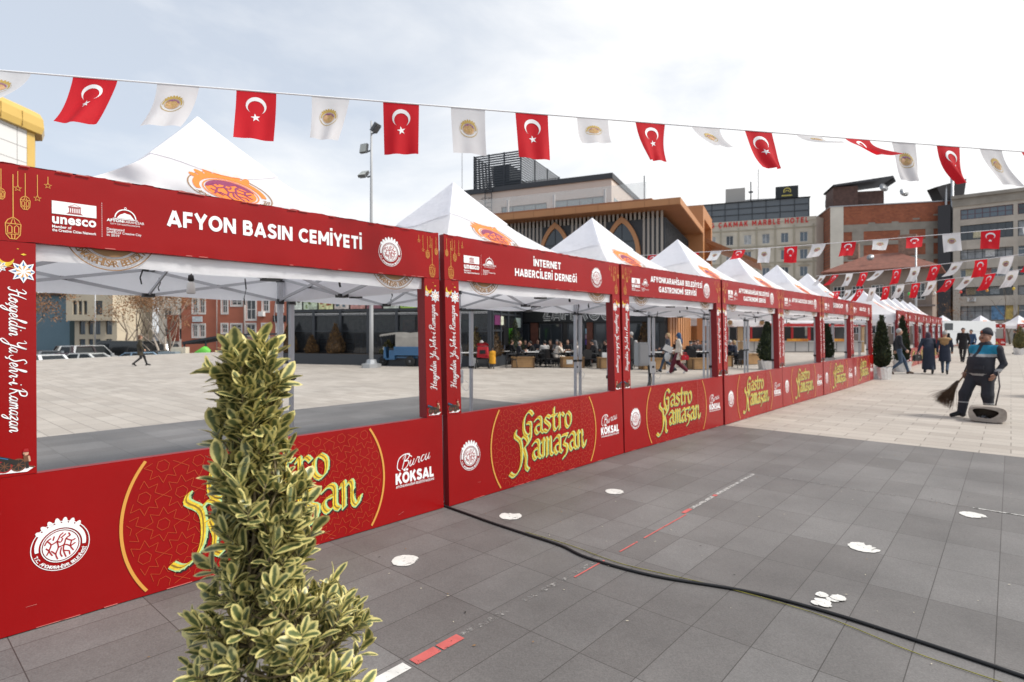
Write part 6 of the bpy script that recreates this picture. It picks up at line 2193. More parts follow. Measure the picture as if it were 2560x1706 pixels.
b = MB(); b.box(.12, .55, -.38, .38, .30, .36); b.box(.30, .56, -.40, .40, .36, .72); b.prism([(.02, .36), (.16, .36), (.10, .86), (.04, .86)], -.34, .34); b.box(.55, 2.1, -.25, -.19, .36, .44); b.box(.55, 2.1, .19, .25, .36, .44); b.obj('chassis', m_tb, t)
b = MB(); b.box(.28, .56, -.36, .36, .724, .82); b.obj('seat', m_joint, t)
b = MB(); b.tube([(.0, 0, .30), (.07, 0, .95)], .03, 8); b.tube([(.10, -.32, 1.0), (.06, 0, .95), (.10, .32, 1.0)], .018, 6)
for s in (-1, 1): b.tube([(-.02, s * .40, .80), (-.08, s * .40, 1.42)], .014, 5); b.tube([(.62, s * .43, .5), (.62, s * .43, 1.5)], .014, 5)
b.tube([(-.10, -.09, .2), (.02, -.08, .6)], .018, 6); b.tube([(-.10, .09, .2), (.02, .08, .6)], .018, 6); b.obj('handlebar', m_frame, t)
b = MB(); b.lathe([(.001, .0), (.07, .0), (.085, .05), (.07, .09), (.001, .09)], 12); o = b.obj('headlight', m_lamp, t); o.location = (-.02, 0, .78); o.rotation_euler = (0, -PI / 2, 0)
for x, y, r in ((-.10, 0, .205), (1.28, -.42, .23), (1.28, .42, .23)):
    b = MB(); b.lathe([(r * .62, -.05), (r * .95, -.055), (r, 0), (r * .95, .055), (r * .62, .05)], 20); wh = b.obj('wheel', m_tyre, t); wh.location = (x, y, r); wh.rotation_euler = (PI / 2, 0, 0)
    b = MB(); b.lathe([(.02, -.05), (.05, -.05), (r * .63, -.02), (r * .63, .02), (.05, .05), (.02, .05)], 14); b.obj('rim', m_rim, wh)
b = MB(); b.grid(lambda u, v: (-.10 + .24 * math.cos(PI * (.1 + .8 * u)), -.06 + .12 * v, .205 + .24 * math.sin(PI * (.1 + .8 * u))), 10, 2); b.obj('mudguard', m_tb, t)

# shelter over the underground ramp, covered vehicle
t = thing('ramp_shelter', 'dark sloping roof shelter over a ramp before the terracotta house', 'shelter', (*W(px_(462, 46), 46), -.4), YAW)
b = MB(); b.add([(-.1, -.2, 1.15), (3.5, -.2, 1.75), (8.0, -.2, 1.85), (8.0, 3.2, 1.85), (3.5, 3.2, 1.75), (-.1, 3.2, 1.15), (-.1, -.2, .92), (3.5, -.2, 1.62), (8, -.2, 1.72), (8, 3.2, 1.72), (3.5, 3.2, 1.62), (-.1, 3.2, .92)], [(0, 1, 4, 5), (1, 2, 3, 4), (6, 7, 1, 0), (7, 8, 2, 1), (8, 9, 3, 2), (6, 11, 10, 7), (7, 10, 9, 8), (5, 4, 10, 11), (4, 3, 9, 10), (0, 5, 11, 6)]); b.obj('roof', m_dgrey, t)
b = MB()
for x, z in ((.02, 1.0), (1.75, 1.3), (3.5, 1.6)):
    for y in (-.1, 3.1): b.box(x - .05, x + .05, y - .05, y + .05, -.9, z)
b.obj('posts', m_frame, t)
b = MB(); b.box(3.6, 7.9, .0, 3.0, .4, 1.60); b.obj('glass_walls', M('rail glass', (.75, .80, .80), .05, alpha=.22), t)
b = MB(); b.box(3.3, 8.1, -.25, 3.3, -.9, .4); b.obj('upstand', m_dgrey, t)
t = thing('covered_motorcycle', 'motorcycle under a bright green cover below the shelter', 'covered vehicle', (*W(px_(506, 45.5), 45.5), -.5), YAW)
b = MB(); b.grid(lambda u, v: (-.62 + 1.3 * u, .40 * math.cos(PI * v) * math.sin(PI * min(1, .12 + u * .85)) ** .5, (.20 + .62 * math.sin(PI * (.10 + .68 * u)) * (1 - .12 * math.sin(7 * u))) * math.sin(PI * v) ** .6), 18, 14); b.obj('cover', M('green tarp', (.13, .52, .06), .6, .1, 3, .4, 5), t)
b = MB()
for x in (-.5, .6): b.lathe([(.1, -.05), (.27, -.05), (.27, .05), (.1, .05)], 12, 0, (x, 0, 0))
o = b.obj('wheels', m_tyre, t); o.location = (0, 0, .0); o.rotation_euler = (0, 0, 0)
b = MB(); b.box(-.6, .6, -.4, .4, -.85, .15)
o = b.obj('utility_cabinet', M('blue grey cabinet', (.23, .28, .31), .6)); o.location = (*W(px_(425, 40), 40), .0); o.rotation_euler = (0, 0, YAW)
tag(o, 'low blue-grey utility cabinet below the birch trees', 'utility cabinet')
b = MB(); b.cbox((0, 0, .15), (1.0, .5, .6)); b.cbox((.02, -.26, .2), (.5, .02, .3))
o = b.obj('litter_bin', M('cream bin', (.55, .50, .40), .7)); o.location = (*W(px_(451, 40.5), 40.5), .0); o.rotation_euler = (0, 0, YAW)
tag(o, 'low cream box beside the utility cabinet', 'bin')
b = MB(); b.lathe([(.07, 0), (.06, 4), (.045, 9)], 10); b.bar((0, 0, 8.9), (1.2, 0, 9.2), .06, .06)
o = b.obj('street_lamp', m_metal); o.location = (*W(px_(238, 55), 55), -1.35)
tag(o, 'slim street lamp before the cream house', 'street lamp')
b = MB(); b.lathe([(.09, 0), (.08, 4), (.06, 8.6)], 10)
o = b.obj('flag_mast', m_metal); o.location = (*W(px_(2290, 48), 48), 0)
tag(o, 'grey mast behind the farther tent row', 'mast')

# grey meter boxes and sockets on the tent legs
t = thing('meter_box', 'grey electric meter box strapped to a tent leg behind the third stall', 'electric box', (*W(px_(1606, 11.3), 11.3), .87), YAW + R(25))
b = MB(); b.box(-.15, .10, -.08, .08, 0, .46); bevel_mesh(b.obj('box', M('grey enclosure', (.36, .38, .39), .5), t), .012, 2)
b = MB(); b.box(-.12, .07, -.088, -.081, .05, .41); b.obj('door', M('grey enclosure door', (.40, .42, .43), .5), t)
b = MB()
for k in range(3): b.tube(catmull([(.13 + k * .015, 0, .02), (.16 + .03 * k, 0, -.3), (.06 + .05 * k, .02, -.6), (.12 + .1 * k, -.05, -.86)], 5), .010, 5)
b.obj('cables', m_cable, t)
for i, (px, v, z, lab) in enumerate(((705, 7.2, .95, 'white socket box on the tent leg behind the shrub'), (1158, 9.15, .72, 'white socket box on the tent leg behind the second stall front'), (1447, 11.5, .72, 'white socket box on the tent leg right of the second stall'), (1636, 11.0, .75, 'white socket box below the grey meter box'))):
    t = thing('socket_box', lab, 'socket box', (*W(px_(px, v) - .045, v - .05), z), YAW, 'white sockets on tent legs')
    b = MB(); b.box(-.05, .05, -.04, .03, 0, .22); bevel_mesh(b.obj('box', m_whp, t), .008, 2)
    b = MB()
    for k in range(3): b.lathe([(.001, 0), (.022, 0), (.022, .006), (.001, .006)], 10, 0, (0, 0, 0))
    o = b.obj('socket', m_dgrey, t); o.rotation_euler = (PI / 2, 0, 0); o.location = (0, -.041, .12)
    b = MB(); b.tube(catmull([(0, 0, .22), (.03, -.02, .5), (-.02, -.03, .8), (.02, 0, 1.15)], 6), .004, 5); b.tube(catmull([(0, 0, 0), (.10, 0, -.12), (.15, -.02, -.02), (.08, -.02, .05)], 6), .004, 5); b.obj('wire', m_cord, t)
# ---------------------------------------------------------------- figures: one smooth skin grown round posed bones
def sdf_mesh(prims, res, kk=.03, cut=None):
    pts = []
    for p in prims:
        if p[0] == 'c':
            pts += [np.array(p[1]) - p[3] * 1.1, np.array(p[1]) + p[3] * 1.1, np.array(p[2]) - p[4] * 1.1, np.array(p[2]) + p[4] * 1.1]
        else:
            r = max(p[2]); pts += [np.array(p[1]) - r, np.array(p[1]) + r]
    lo = np.min(pts, 0) - 4 * res
    n = np.ceil((np.max(pts, 0) + 4 * res - lo) / res).astype(int) + 1
    D = np.full(n, 9.0, dtype=np.float32)
    Dm = np.full(n, 9.0, dtype=np.float32)
    I = np.zeros(n, dtype=np.int8)
    ax = [lo[i] + res * np.arange(n[i]) for i in range(3)]
    for p in prims:
        k = p[-1] if p[-1] else kk
        if p[0] == 'c':
            a, b = np.array(p[1], float), np.array(p[2], float)
            mn, mx = np.minimum(a - p[3], b - p[4]), np.maximum(a + p[3], b + p[4])
        else:
            c, r = np.array(p[1], float), np.array(p[2], float)
            mn, mx = c - max(r), c + max(r)
        m = k + 3 * res
        i0 = np.clip(((mn - m - lo) / res).astype(int), 0, n)
        i1 = np.clip(((mx + m - lo) / res).astype(int) + 2, 0, n)
        sl = tuple(slice(i0[i], i1[i]) for i in range(3))
        X, Y, Z = np.meshgrid(ax[0][sl[0]], ax[1][sl[1]], ax[2][sl[2]], indexing='ij')
        if p[0] == 'c':
            sy = p[6]
            ab = (b - a) * np.array([1, 1 / sy, 1])
            q = [(X - a[0]), (Y - a[1]) / sy, (Z - a[2])]
            h = np.clip((q[0] * ab[0] + q[1] * ab[1] + q[2] * ab[2]) / max(1e-9, ab @ ab), 0, 1)
            d = np.sqrt((q[0] - ab[0] * h) ** 2 + (q[1] - ab[1] * h) ** 2 + (q[2] - ab[2] * h) ** 2) - (p[3] + (p[4] - p[3]) * h)
            if sy < 1: d = d * (sy + 1) / 2
            if len(p) > 8: d = np.maximum(d, p[7] - Z)
        else:
            e = np.sqrt(((X - c[0]) / r[0]) ** 2 + ((Y - c[1]) / r[1]) ** 2 + ((Z - c[2]) / r[2]) ** 2)
            d = (e - 1) * min(r)
        s = D[sl]
        h = np.clip(.5 + .5 * (s - d) / k, 0, 1)
        D[sl] = s * (1 - h) + d * h - k * h * (1 - h)
        mk = d < Dm[sl]
        Dm[sl] = np.where(mk, d, Dm[sl])
        I[sl] = np.where(mk, p[5] if p[0] == 'c' else p[3], I[sl])
    if cut:
        X, Y, Z = np.meshgrid(*ax, indexing='ij')
        D = np.maximum(D, X * cut[0] + Y * cut[1] + Z * cut[2] - cut[3])
    S = D < 0
    cs = [S[i:n[0] - 1 + i, j:n[1] - 1 + j, k:n[2] - 1 + k] for i in (0, 1) for j in (0, 1) for k in (0, 1)]
    tot = sum(c.astype(np.int8) for c in cs)
    cell = np.argwhere((tot > 0) & (tot < 8))
    acc = np.zeros((len(cell), 3)); cnt = np.zeros(len(cell))
    corner = [np.array((i, j, k)) for i in (0, 1) for j in (0, 1) for k in (0, 1)]
    for a in range(8):
        for b in range(a + 1, 8):
            if abs(corner[a] - corner[b]).sum() != 1: continue
            ca, cb = cell + corner[a], cell + corner[b]
            da, db = D[tuple(ca.T)], D[tuple(cb.T)]
            mk = (da < 0) != (db < 0)
            t = np.where(mk, da / np.where(mk, da - db, 1), 0)
            acc += np.where(mk[:, None], ca + (cb - ca) * t[:, None], 0)
            cnt += mk
    V = acc / cnt[:, None]
    idm = np.full(tuple(n), -1, dtype=np.int64)
    idm[tuple(cell.T)] = np.arange(len(cell))
    F = []
    for axis in range(3):
        u, v = (axis + 1) % 3, (axis + 2) % 3
        A = np.take(S, range(n[axis] - 1), axis); B = np.take(S, range(1, n[axis]), axis)
        e = np.argwhere(A != B)
        e = e[(e[:, u] > 0) & (e[:, v] > 0)]
        ins = S[tuple(e.T)]
        du = np.zeros(3, int); du[u] = 1
        dv = np.zeros(3, int); dv[v] = 1
        q = np.stack([idm[tuple((e - du - dv).T)], idm[tuple((e - dv).T)], idm[tuple(e.T)], idm[tuple((e - du).T)]], 1)
        q[~ins] = q[~ins][:, ::-1]
        F.append(q)
    F = np.concatenate(F)
    F = F[(F >= 0).all(1)]
    fc = V[F].mean(1)
    gi = np.clip(np.round(fc).astype(int), 0, n - 1)
    return lo + V * res, F, I[tuple(gi.T)], lo + fc * res


def sdf_obj(name, prims, res, mats, parent, kk=.03, recolor=None, cut=None):
    V, F, m, fc = sdf_mesh(prims, res, kk, cut)
    if recolor: m = recolor(fc, m)
    me = bpy.data.meshes.new(name)
    me.from_pydata(V.tolist(), [], F.tolist())
    for x in mats: me.materials.append(x)
    me.polygons.foreach_set('material_index', np.asarray(m, dtype=np.int32))
    me.polygons.foreach_set('use_smooth', np.ones(len(F), dtype=bool))
    me.update()
    o = bpy.data.objects.new(name, me)
    COL.objects.link(o)
    if parent is not None:
        o.parent = parent
        _kids.setdefault(parent.name, []).append(o)
    return o


def cap(a, b, ra, rb, m, sy=1.0, k=0, zc=None): return ('c', a, b, ra, rb, m, sy, k) if zc is None else ('c', a, b, ra, rb, m, sy, zc, k)
def ell(c, r, m, k=0): return ('e', c, r, m, k)


def hand(w, d, side, m, r=.009, curl=.5):
    """palm, four bent fingers and a thumb beyond wrist w along direction d"""
    w, d = Vector(w), Vector(d).normalized()
    s = Vector((0, 1, 0)) - d * d.y
    s.normalize()
    nn = d.cross(s) * side
    P = [cap(tuple(w), tuple(w + d * .07), r * 2.6, r * 3.2, m, 1, .012)]
    for i, L in enumerate((.060, .072, .068, .052)):
        b = w + d * .075 + s * (.030 - .020 * i)
        c = b + d * L * .55 + nn * L * .2 * curl
        e = c + d * L * .45 * (1 - curl * .4) + nn * L * .5 * curl
        P += [cap(tuple(b), tuple(c), r, r * .95, m, 1, .006), cap(tuple(c), tuple(e), r * .95, r * .8, m, 1, .006)]
    b = w + d * .025 + s * .030
    P += [cap(tuple(b), tuple(b + d * .03 + s * .025), r * 1.2, r * 1.1, m, 1, .008), cap(tuple(b + d * .03 + s * .025), tuple(b + d * .062 + s * .028), r * 1.1, r * .9, m, 1, .006)]
    return P


STAND = dict(hipL=(-.09, 0, .90), hipR=(.09, 0, .90), kneeL=(-.10, .02, .48), kneeR=(.10, .02, .48), ankL=(-.10, 0, .085), ankR=(.10, 0, .085), toeL=(-.12, .15, .035), toeR=(.12, .15, .035),
             pel=(0, 0, .95), chest=(0, 0, 1.28), shL=(-.17, 0, 1.39), shR=(.17, 0, 1.39), elL=(-.23, -.03, 1.12), elR=(.23, -.03, 1.12), wrL=(-.24, .06, .88), wrR=(.24, .06, .88), neck=(0, 0, 1.45), head=(0, .02, 1.585))
WALK = dict(STAND, kneeL=(-.09, .20, .50), ankL=(-.09, .32, .10), toeL=(-.10, .47, .06), kneeR=(.09, .04, .47), ankR=(.09, -.30, .16), toeR=(.09, -.19, .04), elL=(-.23, -.10, 1.13), wrL=(-.23, -.08, .89), elR=(.23, .03, 1.12), wrR=(.22, .17, .92))
SIT = dict(hipL=(-.09, 0, .50), hipR=(.09, 0, .50), kneeL=(-.13, .40, .50), kneeR=(.12, .40, .50), ankL=(-.13, .42, .09), ankR=(.12, .36, .09), toeL=(-.14, .56, .035), toeR=(.13, .50, .035),
           pel=(0, -.02, .56), chest=(0, .02, .90), shL=(-.17, .03, 1.0), shR=(.17, .03, 1.0), elL=(-.22, .13, .78), elR=(.22, .13, .78), wrL=(-.10, .33, .77), wrR=(.10, .34, .77), neck=(0, .04, 1.06), head=(0, .07, 1.195))
LEAN = dict(SIT, chest=(0, .10, .88), shL=(-.17, .14, .97), shR=(.17, .14, .97), neck=(0, .17, 1.03), head=(0, .22, 1.15), elR=(.20, .30, .76), wrR=(.06, .28, 1.0), elL=(-.2, .3, .76), wrL=(0, .42, .77))


def bones(J, fat=1.0, hem=None, skirt=None, bag=1.0, hr=.010):
    """0 skin 1 top 2 trousers 3 shoes"""
    g = J.get
    P = []
    for s in 'LR':
        P += [cap(g('hip' + s), g('knee' + s), .083 * fat, .062 * bag, 2), cap(g('knee' + s), g('ank' + s), .060 * bag, .046 * bag, 2),
              cap(g('ank' + s), g('toe' + s), .047, .036, 3, 1, .015), ell(tuple(np.array(g('ank' + s)) - (0, .03, .035)), (.042, .05, .045), 3, .015)]
        P += [cap(g('sh' + s), g('el' + s), .060 * fat, .050, 1), cap(g('el' + s), g('wr' + s), .049, .038, 1, 1, .02)]
        d = np.array(g('wr' + s)) - np.array(g('el' + s))
        P += hand(g('wr' + s), d, 1 if s == 'L' else -1, 0, hr)
    pel, ch = g('pel'), g('chest')
    P += [cap(pel, tuple((np.array(pel) + np.array(ch)) / 2), .15 * fat, .145 * fat, 1, .72), cap(tuple((np.array(pel) + np.array(ch)) / 2), ch, .145 * fat, .155 * fat, 1, .70), cap(g('shL'), g('shR'), .07, .07, 1),
          cap(g('neck'), tuple(np.array(g('head')) - (0, .015, .06)), .052, .050, 0, 1, .02)]
    if hem is not None:
        P.append(cap((pel[0], pel[1], pel[2]), (pel[0], pel[1] + .01, hem), .16 * fat, .19 * fat, 1, .78, 0, hem - .03))
    if skirt is not None:
        P.append(cap((pel[0], pel[1], pel[2] - .1), (pel[0], pel[1], skirt), .15 * fat, .20 * fat, 2, .85, 0, skirt - .03))
    h = np.array(g('head'))
    P += [ell(tuple(h), (.073, .09, .11), 0, .012), ell(tuple(h + (0, .03, -.055)), (.052, .055, .06), 0, .02), cap(tuple(h + (0, .088, .012)), tuple(h + (0, .106, -.018)), .010, .014, 0, 1, .01)]
    for s in (-1, 1): P.append(ell(tuple(h + (s * .076, -.005, -.005)), (.012, .022, .030), 0, .006))
    return P


m_skin = M('skin', (.42, .235, .165), .55, .06, 20)
m_skin2 = M('tanned skin', (.30, .155, .10), .55, .08, 20)
CL = {k: M('cloth ' + k, c, .9, .15, 7, .35, 14) for k, c in dict(black=(.014, .014, .016), navy=(.020, .026, .045), grey=(.10, .10, .105), olive=(.045, .038, .024), cream=(.56, .50, .43), jeans=(.045, .070, .11), maroon=(.10, .010, .022), white=(.62, .62, .62), brown=(.075, .045, .03), yellow=(.60, .28, .015), tan=(.32, .19, .085), purple=(.055, .035, .055), plaid=(.05, .055, .07), red=(.42, .02, .03), blue=(.03, .07, .15), charcoal=(.022, .023, .031), cyan=(.010, .19, .31), reflect=(.30, .30, .30), pale=(.36, .35, .34)).items()}
HAIR = {k: M('hair ' + k, c, .7, .3, 25) for k, c in dict(black=(.012, .010, .009), brown=(.060, .032, .018), blond=(.33, .22, .11), grey=(.36, .35, .34), auburn=(.10, .045, .02)).items()}
m_dkeye = M('eye dark', (.012, .010, .009), .3)


def person(label, u, v, deg, J, top, bottom, shoe, head, scale=1.0, fat=1.0, hem=None, skirt=None, skin=None, group=None, res=.021, z=0.0, bag=1.0, kk=.035, recolor=None, extra=(), mats_extra=(), face=True):
    t = thing('person', label, 'person', (*W(u, v), z), YAW + R(deg) - math.atan2(u, v), group)
    t.scale = (scale,) * 3
    sk = skin or m_skin
    sdf_obj('body', bones(J, fat, hem, skirt, bag, max(.0095, res * .62)) + list(extra), res, [sk, CL[top], CL[bottom], CL[shoe]] + list(mats_extra), t, kk, recolor)
    h = np.array(J['head'])
    kind, colr = head
    r2 = min(res, .014)
    A = lambda *q: tuple(h + np.array(q))
    if kind in ('short', 'long', 'bob'):
        P = [ell(A(0, -.018, .028), (.084, .098, .102), 0, .01)]
        if kind != 'short': P += [cap(A(0, -.06, 0), A(0, -.085, -.18 if kind == 'bob' else -.36), .075, .07 if kind == 'bob' else .085, 0, .6)] + [cap(A(s * .07, -.02, .02), A(s * .085, -.01, -.16 if kind == 'bob' else -.30), .035, .04, 0, .8) for s in (-1, 1)]
        sdf_obj('hair', P, r2, [HAIR[colr]], t, .02, None, (0, 1, -.9, h[1] - .9 * h[2] + .012))
    elif kind == 'bald':
        sdf_obj('hair', [ell(A(0, -.05, -.02), (.080, .055, .055), 0, .01)], r2, [HAIR[colr]], t, .02)
    elif kind == 'scarf':
        sdf_obj('headscarf', [ell(A(0, -.020, .012), (.093, .104, .128), 0, .01), cap(A(0, -.01, -.10), A(0, -.0, -.19), .09, .15, 0, .75), cap(A(0, -.06, -.02), A(0, -.10, -.26), .09, .12, 0, .6)], r2, [CL[colr]], t, .03, None, (0, 1, -.55, h[1] - .55 * h[2] + .062))
    elif kind in ('beanie', 'cap'):
        P = [ell(A(0, -.012, .045), (.090, .103, .098), 0, .01), cap(A(0, -.02, .06), A(0, -.035, .10), .086, .062, 0)]
        if kind == 'cap': P = [ell(A(0, -.012, .072), (.092, .106, .055), 0, .01), ell(A(0, .085, .055), (.06, .06, .012), 0, .01)]
        sdf_obj('hat', P, r2, [CL[colr]], t, .02, None, None if kind == 'cap' else (0, .32, -1, .32 * h[1] - h[2] - .022))
        if kind == 'cap': sdf_obj('hair', [ell(A(0, -.055, -.01), (.078, .045, .05), 0, .01)], r2, [HAIR['grey']], t, .02)
    if face:
        b = MB()
        for s in (-1, 1):
            b.lathe([(.001, -.008), (.009, -.005), (.009, .005), (.001, .008)], 8, 0, A(s * .030, .080, .012))
            b.bar(A(s * .016, .0865, .032), A(s * .046, .074, .034), .006, .008, 0)
        b.bar(A(-.022, .083, -.052), A(.022, .083, -.052), .006, .007, 1)
        b.obj('face_details', [m_dkeye, M('lip', (.22, .08, .065), .5)], t)
    return t


# ---- sweeper
SW = dict(STAND, hipL=(-.11, .0, .80), hipR=(.11, .03, .80), kneeL=(-.13, .03, .43), kneeR=(.17, .17, .43), ankL=(-.14, -.01, .085), ankR=(.19, .22, .085), toeL=(-.17, .16, .035), toeR=(.22, .40, .04),
          pel=(0, .02, .86), chest=(0, -.06, 1.15), shL=(-.205, -.10, 1.255), shR=(.195, -.06, 1.255), elL=(-.285, -.13, 1.0), wrL=(-.265, .03, .81), elR=(.27, -.10, 1.02), wrR=(.26, .04, .82), neck=(0, -.09, 1.32), head=(0, -.095, 1.485))


def sw_col(fc, m):
    m = m.copy()
    x, y, z = fc[:, 0], fc[:, 1], fc[:, 2]
    top = m == 1
    tor = top & (np.abs(x) < .255)
    m[tor & (z > 1.165) & (np.abs(x) < .24)] = 4
    m[tor & (z > 1.115) & (z <= 1.165) & (np.abs(x) < .23)] = 5
    m[tor & (z > 1.115) & (np.abs(x) < .035) & (y > 0)] = 1
    m[(m == 4) & (z > 1.325)] = 1
    m[tor & (z > .775) & (z < .815)] = 5
    a = np.abs(x) > .235
    m[top & (x < -.24) & (z > .865) & (z < .91)] = 5
    m[(m == 2) & (z > .27) & (z < .295)] = 5
    return m


ex = [ell((0, .045, .99), (.205, .165, .20), 1, .06), ell((0, .02, .88), (.205, .165, .11), 1, .04), cap((-.04, -.075, 1.315), (.04, -.075, 1.315), .072, .07, 1), cap((0, -.03, .80), (0, -.03, .775), .20, .205, 1, .8, .02),
      ell((-.045, -.045, 1.445), (.035, .045, .05), 0, .02), ell((.045, -.045, 1.445), (.035, .045, .05), 0, .02)]
sw = person('street sweeper in grey overalls with bright blue shoulders and a dark beanie', 8.36, 10.18, 140, SW, 'charcoal', 'charcoal', 'black', ('beanie', 'charcoal'), .985, 1.2, None, None, m_skin2, None, .0105, 0, 1.45, .04, sw_col, ex, [CL['cyan'], CL['reflect']], True)
b = MB(); b.lathe([(.001, 0), (.038, 0), (.038, .006), (.001, .006)], 16); o = b.obj('chest_badge', M('badge brown', (.14, .055, .03), .6), sw); o.location = (-.10, .118, 1.09); o.rotation_euler = (-PI / 2 + .15, 0, .25)
b = MB(); b.box(-.075, .075, -.004, .010, -.035, .035); o = b.obj('pocket_flap', CL['charcoal'], sw); o.location = (-.11, .195, .93); o.rotation_euler = (.1, 0, .35)
b = MB()
for s in (-1, 1): b.bar((s * .040, -.010, 1.447), (s * .004, .004, 1.449), .010, .012)
b.obj('moustache', HAIR['black'], sw)
b = MB(); b.lathe([(.001, 0), (.02, 0), (.02, .004), (.001, .004)], 12); o = b.obj('hat_badge', M('badge red', (.35, .08, .03), .6), sw); o.location = (.0, .005, 1.565); o.rotation_euler = (-PI / 2, 0, 0)
m_straw = M('broom twigs', (.10, .06, .035), .9, .35, 20)
hx = Matrix.Rotation(YAW + R(140) - math.atan2(8.36, 10.18), 4, 'Z') @ Vector((.26, .08, .76)) * .985
bx, by = W(8.36, 10.18)
t = thing('broom', 'brown twig broom hanging from the sweeper\'s right hand', 'broom', (bx + hx.x, by + hx.y, hx.z), YAW - math.atan2(8.36, 10.18))
b = MB(); b.tube([(.10, .02, .28), (0, 0, 0), (-.10, -.01, -.16)], .013, 8); b.obj('handle', M('broom stick', (.25, .16, .08), .7), t)
b = MB()
q = random.Random(6)
for i in range(420):
    s, d_ = q.gauss(0, .42), q.gauss(0, .4)
    e = (-.33 + s * .16 + .05 * d_, d_ * .09, -.50 - abs(s) * .02 - s * .10 + q.uniform(-.06, .05))
    b.tube([(-.085 + s * .012, d_ * .015, -.10), (-.18 + s * .055, d_ * .04, -.27), e], [.0035, .003, .0012], 3)
b.obj('bristles', m_straw, t)
b = MB()
for z in (-.13, -.17): b.lathe([(.030, -.008), (.034, 0), (.030, .008)], 12, 0, (-.095 + (z + .13) * .55, 0, z))
b.obj('binding', M('binding wire', (.05, .04, .035), .6), t)
# dustpan: a cut-open plastic can lying on its side
t = thing('dustpan', 'dustpan made from a cut plastic can, litter inside, at the sweeper\'s feet', 'dustpan', (*W(8.03, 9.66), 0), YAW - R(40))
m_can = M('dirty plastic can', (.33, .29, .25), .6, .3, 7)
b = MB()


def shell(rx, rz, y):
    out = []
    for i in range(28):
        a = 2 * PI * i / 28
        ca, sa = math.cos(a), math.sin(a)
        out.append((rx * math.copysign(abs(ca) ** .55, ca), y, .145 + rz * math.copysign(abs(sa) ** .55, sa)))
    return out


rings = [shell(.250, .130, -.02), shell(.258, .134, .10), shell(.253, .130, .30), shell(.15, .08, .34)]
vs = [p for r_ in rings for p in r_]
b.add(vs, [(k * 28 + i, k * 28 + (i + 1) % 28, (k + 1) * 28 + (i + 1) % 28, (k + 1) * 28 + i) for k in range(3) for i in range(28)], 0, True)
inn = [shell(.243, .124, -.02), shell(.244, .125, .29)]
vs = [p for r_ in inn for p in r_]
b.add(vs, [(28 + i, 28 + (i + 1) % 28, (i + 1) % 28, i) for i in range(28)] + [tuple(range(28, 56))], 1, True)
# front wall keeps a ragged rim, the middle is cut away
o_, h_ = shell(.250, .130, -.021), []
for i in range(28):
    a = 2 * PI * i / 28
    h_.append((-.035 + .16 * math.cos(a) * (1 + .18 * math.sin(3 * a + .6)), -.021, .160 + .094 * math.sin(a) * (1 + .16 * math.cos(2 * a + .5))))
b.add(o_ + h_, [(i, (i + 1) % 28, 28 + (i + 1) % 28, 28 + i) for i in range(28)])
b.obj('can', [m_can, M('can inside', (.17, .13, .10), .8, .4, 9)], t)
b = MB()
for k in range(26):
    x, y, s = q.uniform(-.16, .16), q.uniform(.01, .22), q.uniform(.02, .06)
    b.add([(x - s, y, .03), (x, y - s * .6, .03 + s * 1.3), (x + s, y + s * .3, .04), (x, y + s, .05 + s)], [(0, 1, 2), (0, 2, 3), (0, 3, 1), (1, 3, 2)], k % 3)
b.obj('litter', [M('litter foil', (.6, .6, .64), .3), M('litter paper', (.45, .46, .52), .7), M('litter dark', (.08, .06, .05), .8)], t)
b = MB(); b.tube([(.10, .30, .24), (.16, .36, .60), (.14, .40, .86)], .012, 8); b.obj('handle', M('handle stick', (.10, .09, .09), .6), t)

# ---- walkers
G2 = None
person('young woman in a dark coat with long brown hair, walking alone behind the nearest stall', px_(350, 25.6), 25.6, -88, WALK, 'olive', 'black', 'black', ('long', 'auburn'), .82, .92, .62, res=.02)
w2 = dict(WALK, chest=(0, .14, 1.22), shL=(-.17, .17, 1.32), shR=(.17, .17, 1.32), neck=(0, .20, 1.38), head=(0, .25, 1.49), elL=(-.27, .06, 1.08), wrL=(-.34, .0, .85), elR=(.22, .2, 1.05), wrR=(.16, .36, .95))
person('stooped woman in a long navy coat and purple headscarf, seen from behind', px_(2322, 20.9), 20.9, 6, w2, 'navy', 'navy', 'black', ('scarf', 'purple'), .94, 1.12, .30, .2)
o = person('woman in a dark coat with a tan hood and pale beanie, seen from behind', px_(2362, 20.7), 20.7, -4, WALK, 'navy', 'jeans', 'black', ('beanie', 'pale'), .91, 1.08, .55, extra=[ell((0, -.04, 1.40), (.20, .13, .075), 4, .02), ell((0, -.10, 1.30), (.13, .06, .12), 4, .02)], mats_extra=[CL['tan']])
man = dict(WALK, kneeL=(-.07, .16, .50), ankL=(-.02, .24, .09), toeL=(-.02, .40, .05))
person('man in a black coat walking towards the camera before the white van', px_(2408, 28.9), 28.9, 176, man, 'black', 'black', 'black', ('short', 'black'), 1.02, 1.05, .70)
person('man in dark clothes half hidden behind the man in the black coat', px_(2428, 33), 33, 150, STAND, 'blue', 'black', 'black', ('short', 'black'), .98)
person('person in black standing far behind the two women', px_(2364, 40), 40, 180, STAND, 'black', 'black', 'black', ('short', 'black'), 1.0)
person('grey-haired man in jeans striding behind the two potted cypresses', px_(2247, 20.6), 20.6, -78, WALK, 'charcoal', 'jeans', 'brown', ('short', 'grey'), .97)
person('man in black at the right edge beside the potted conifer', px_(2538, 40), 40, 90, STAND, 'black', 'black', 'black', ('short', 'black'), 1.0)
cw = dict(WALK, elL=(-.22, .06, 1.14), wrL=(-.16, .28, 1.05))
person('fair-haired woman in a plaid jacket walking left beside the woman in cream', px_(1670, 21.5), 21.5, 88, cw, 'plaid', 'jeans', 'black', ('bob', 'blond'), .875, 1.0, .72)
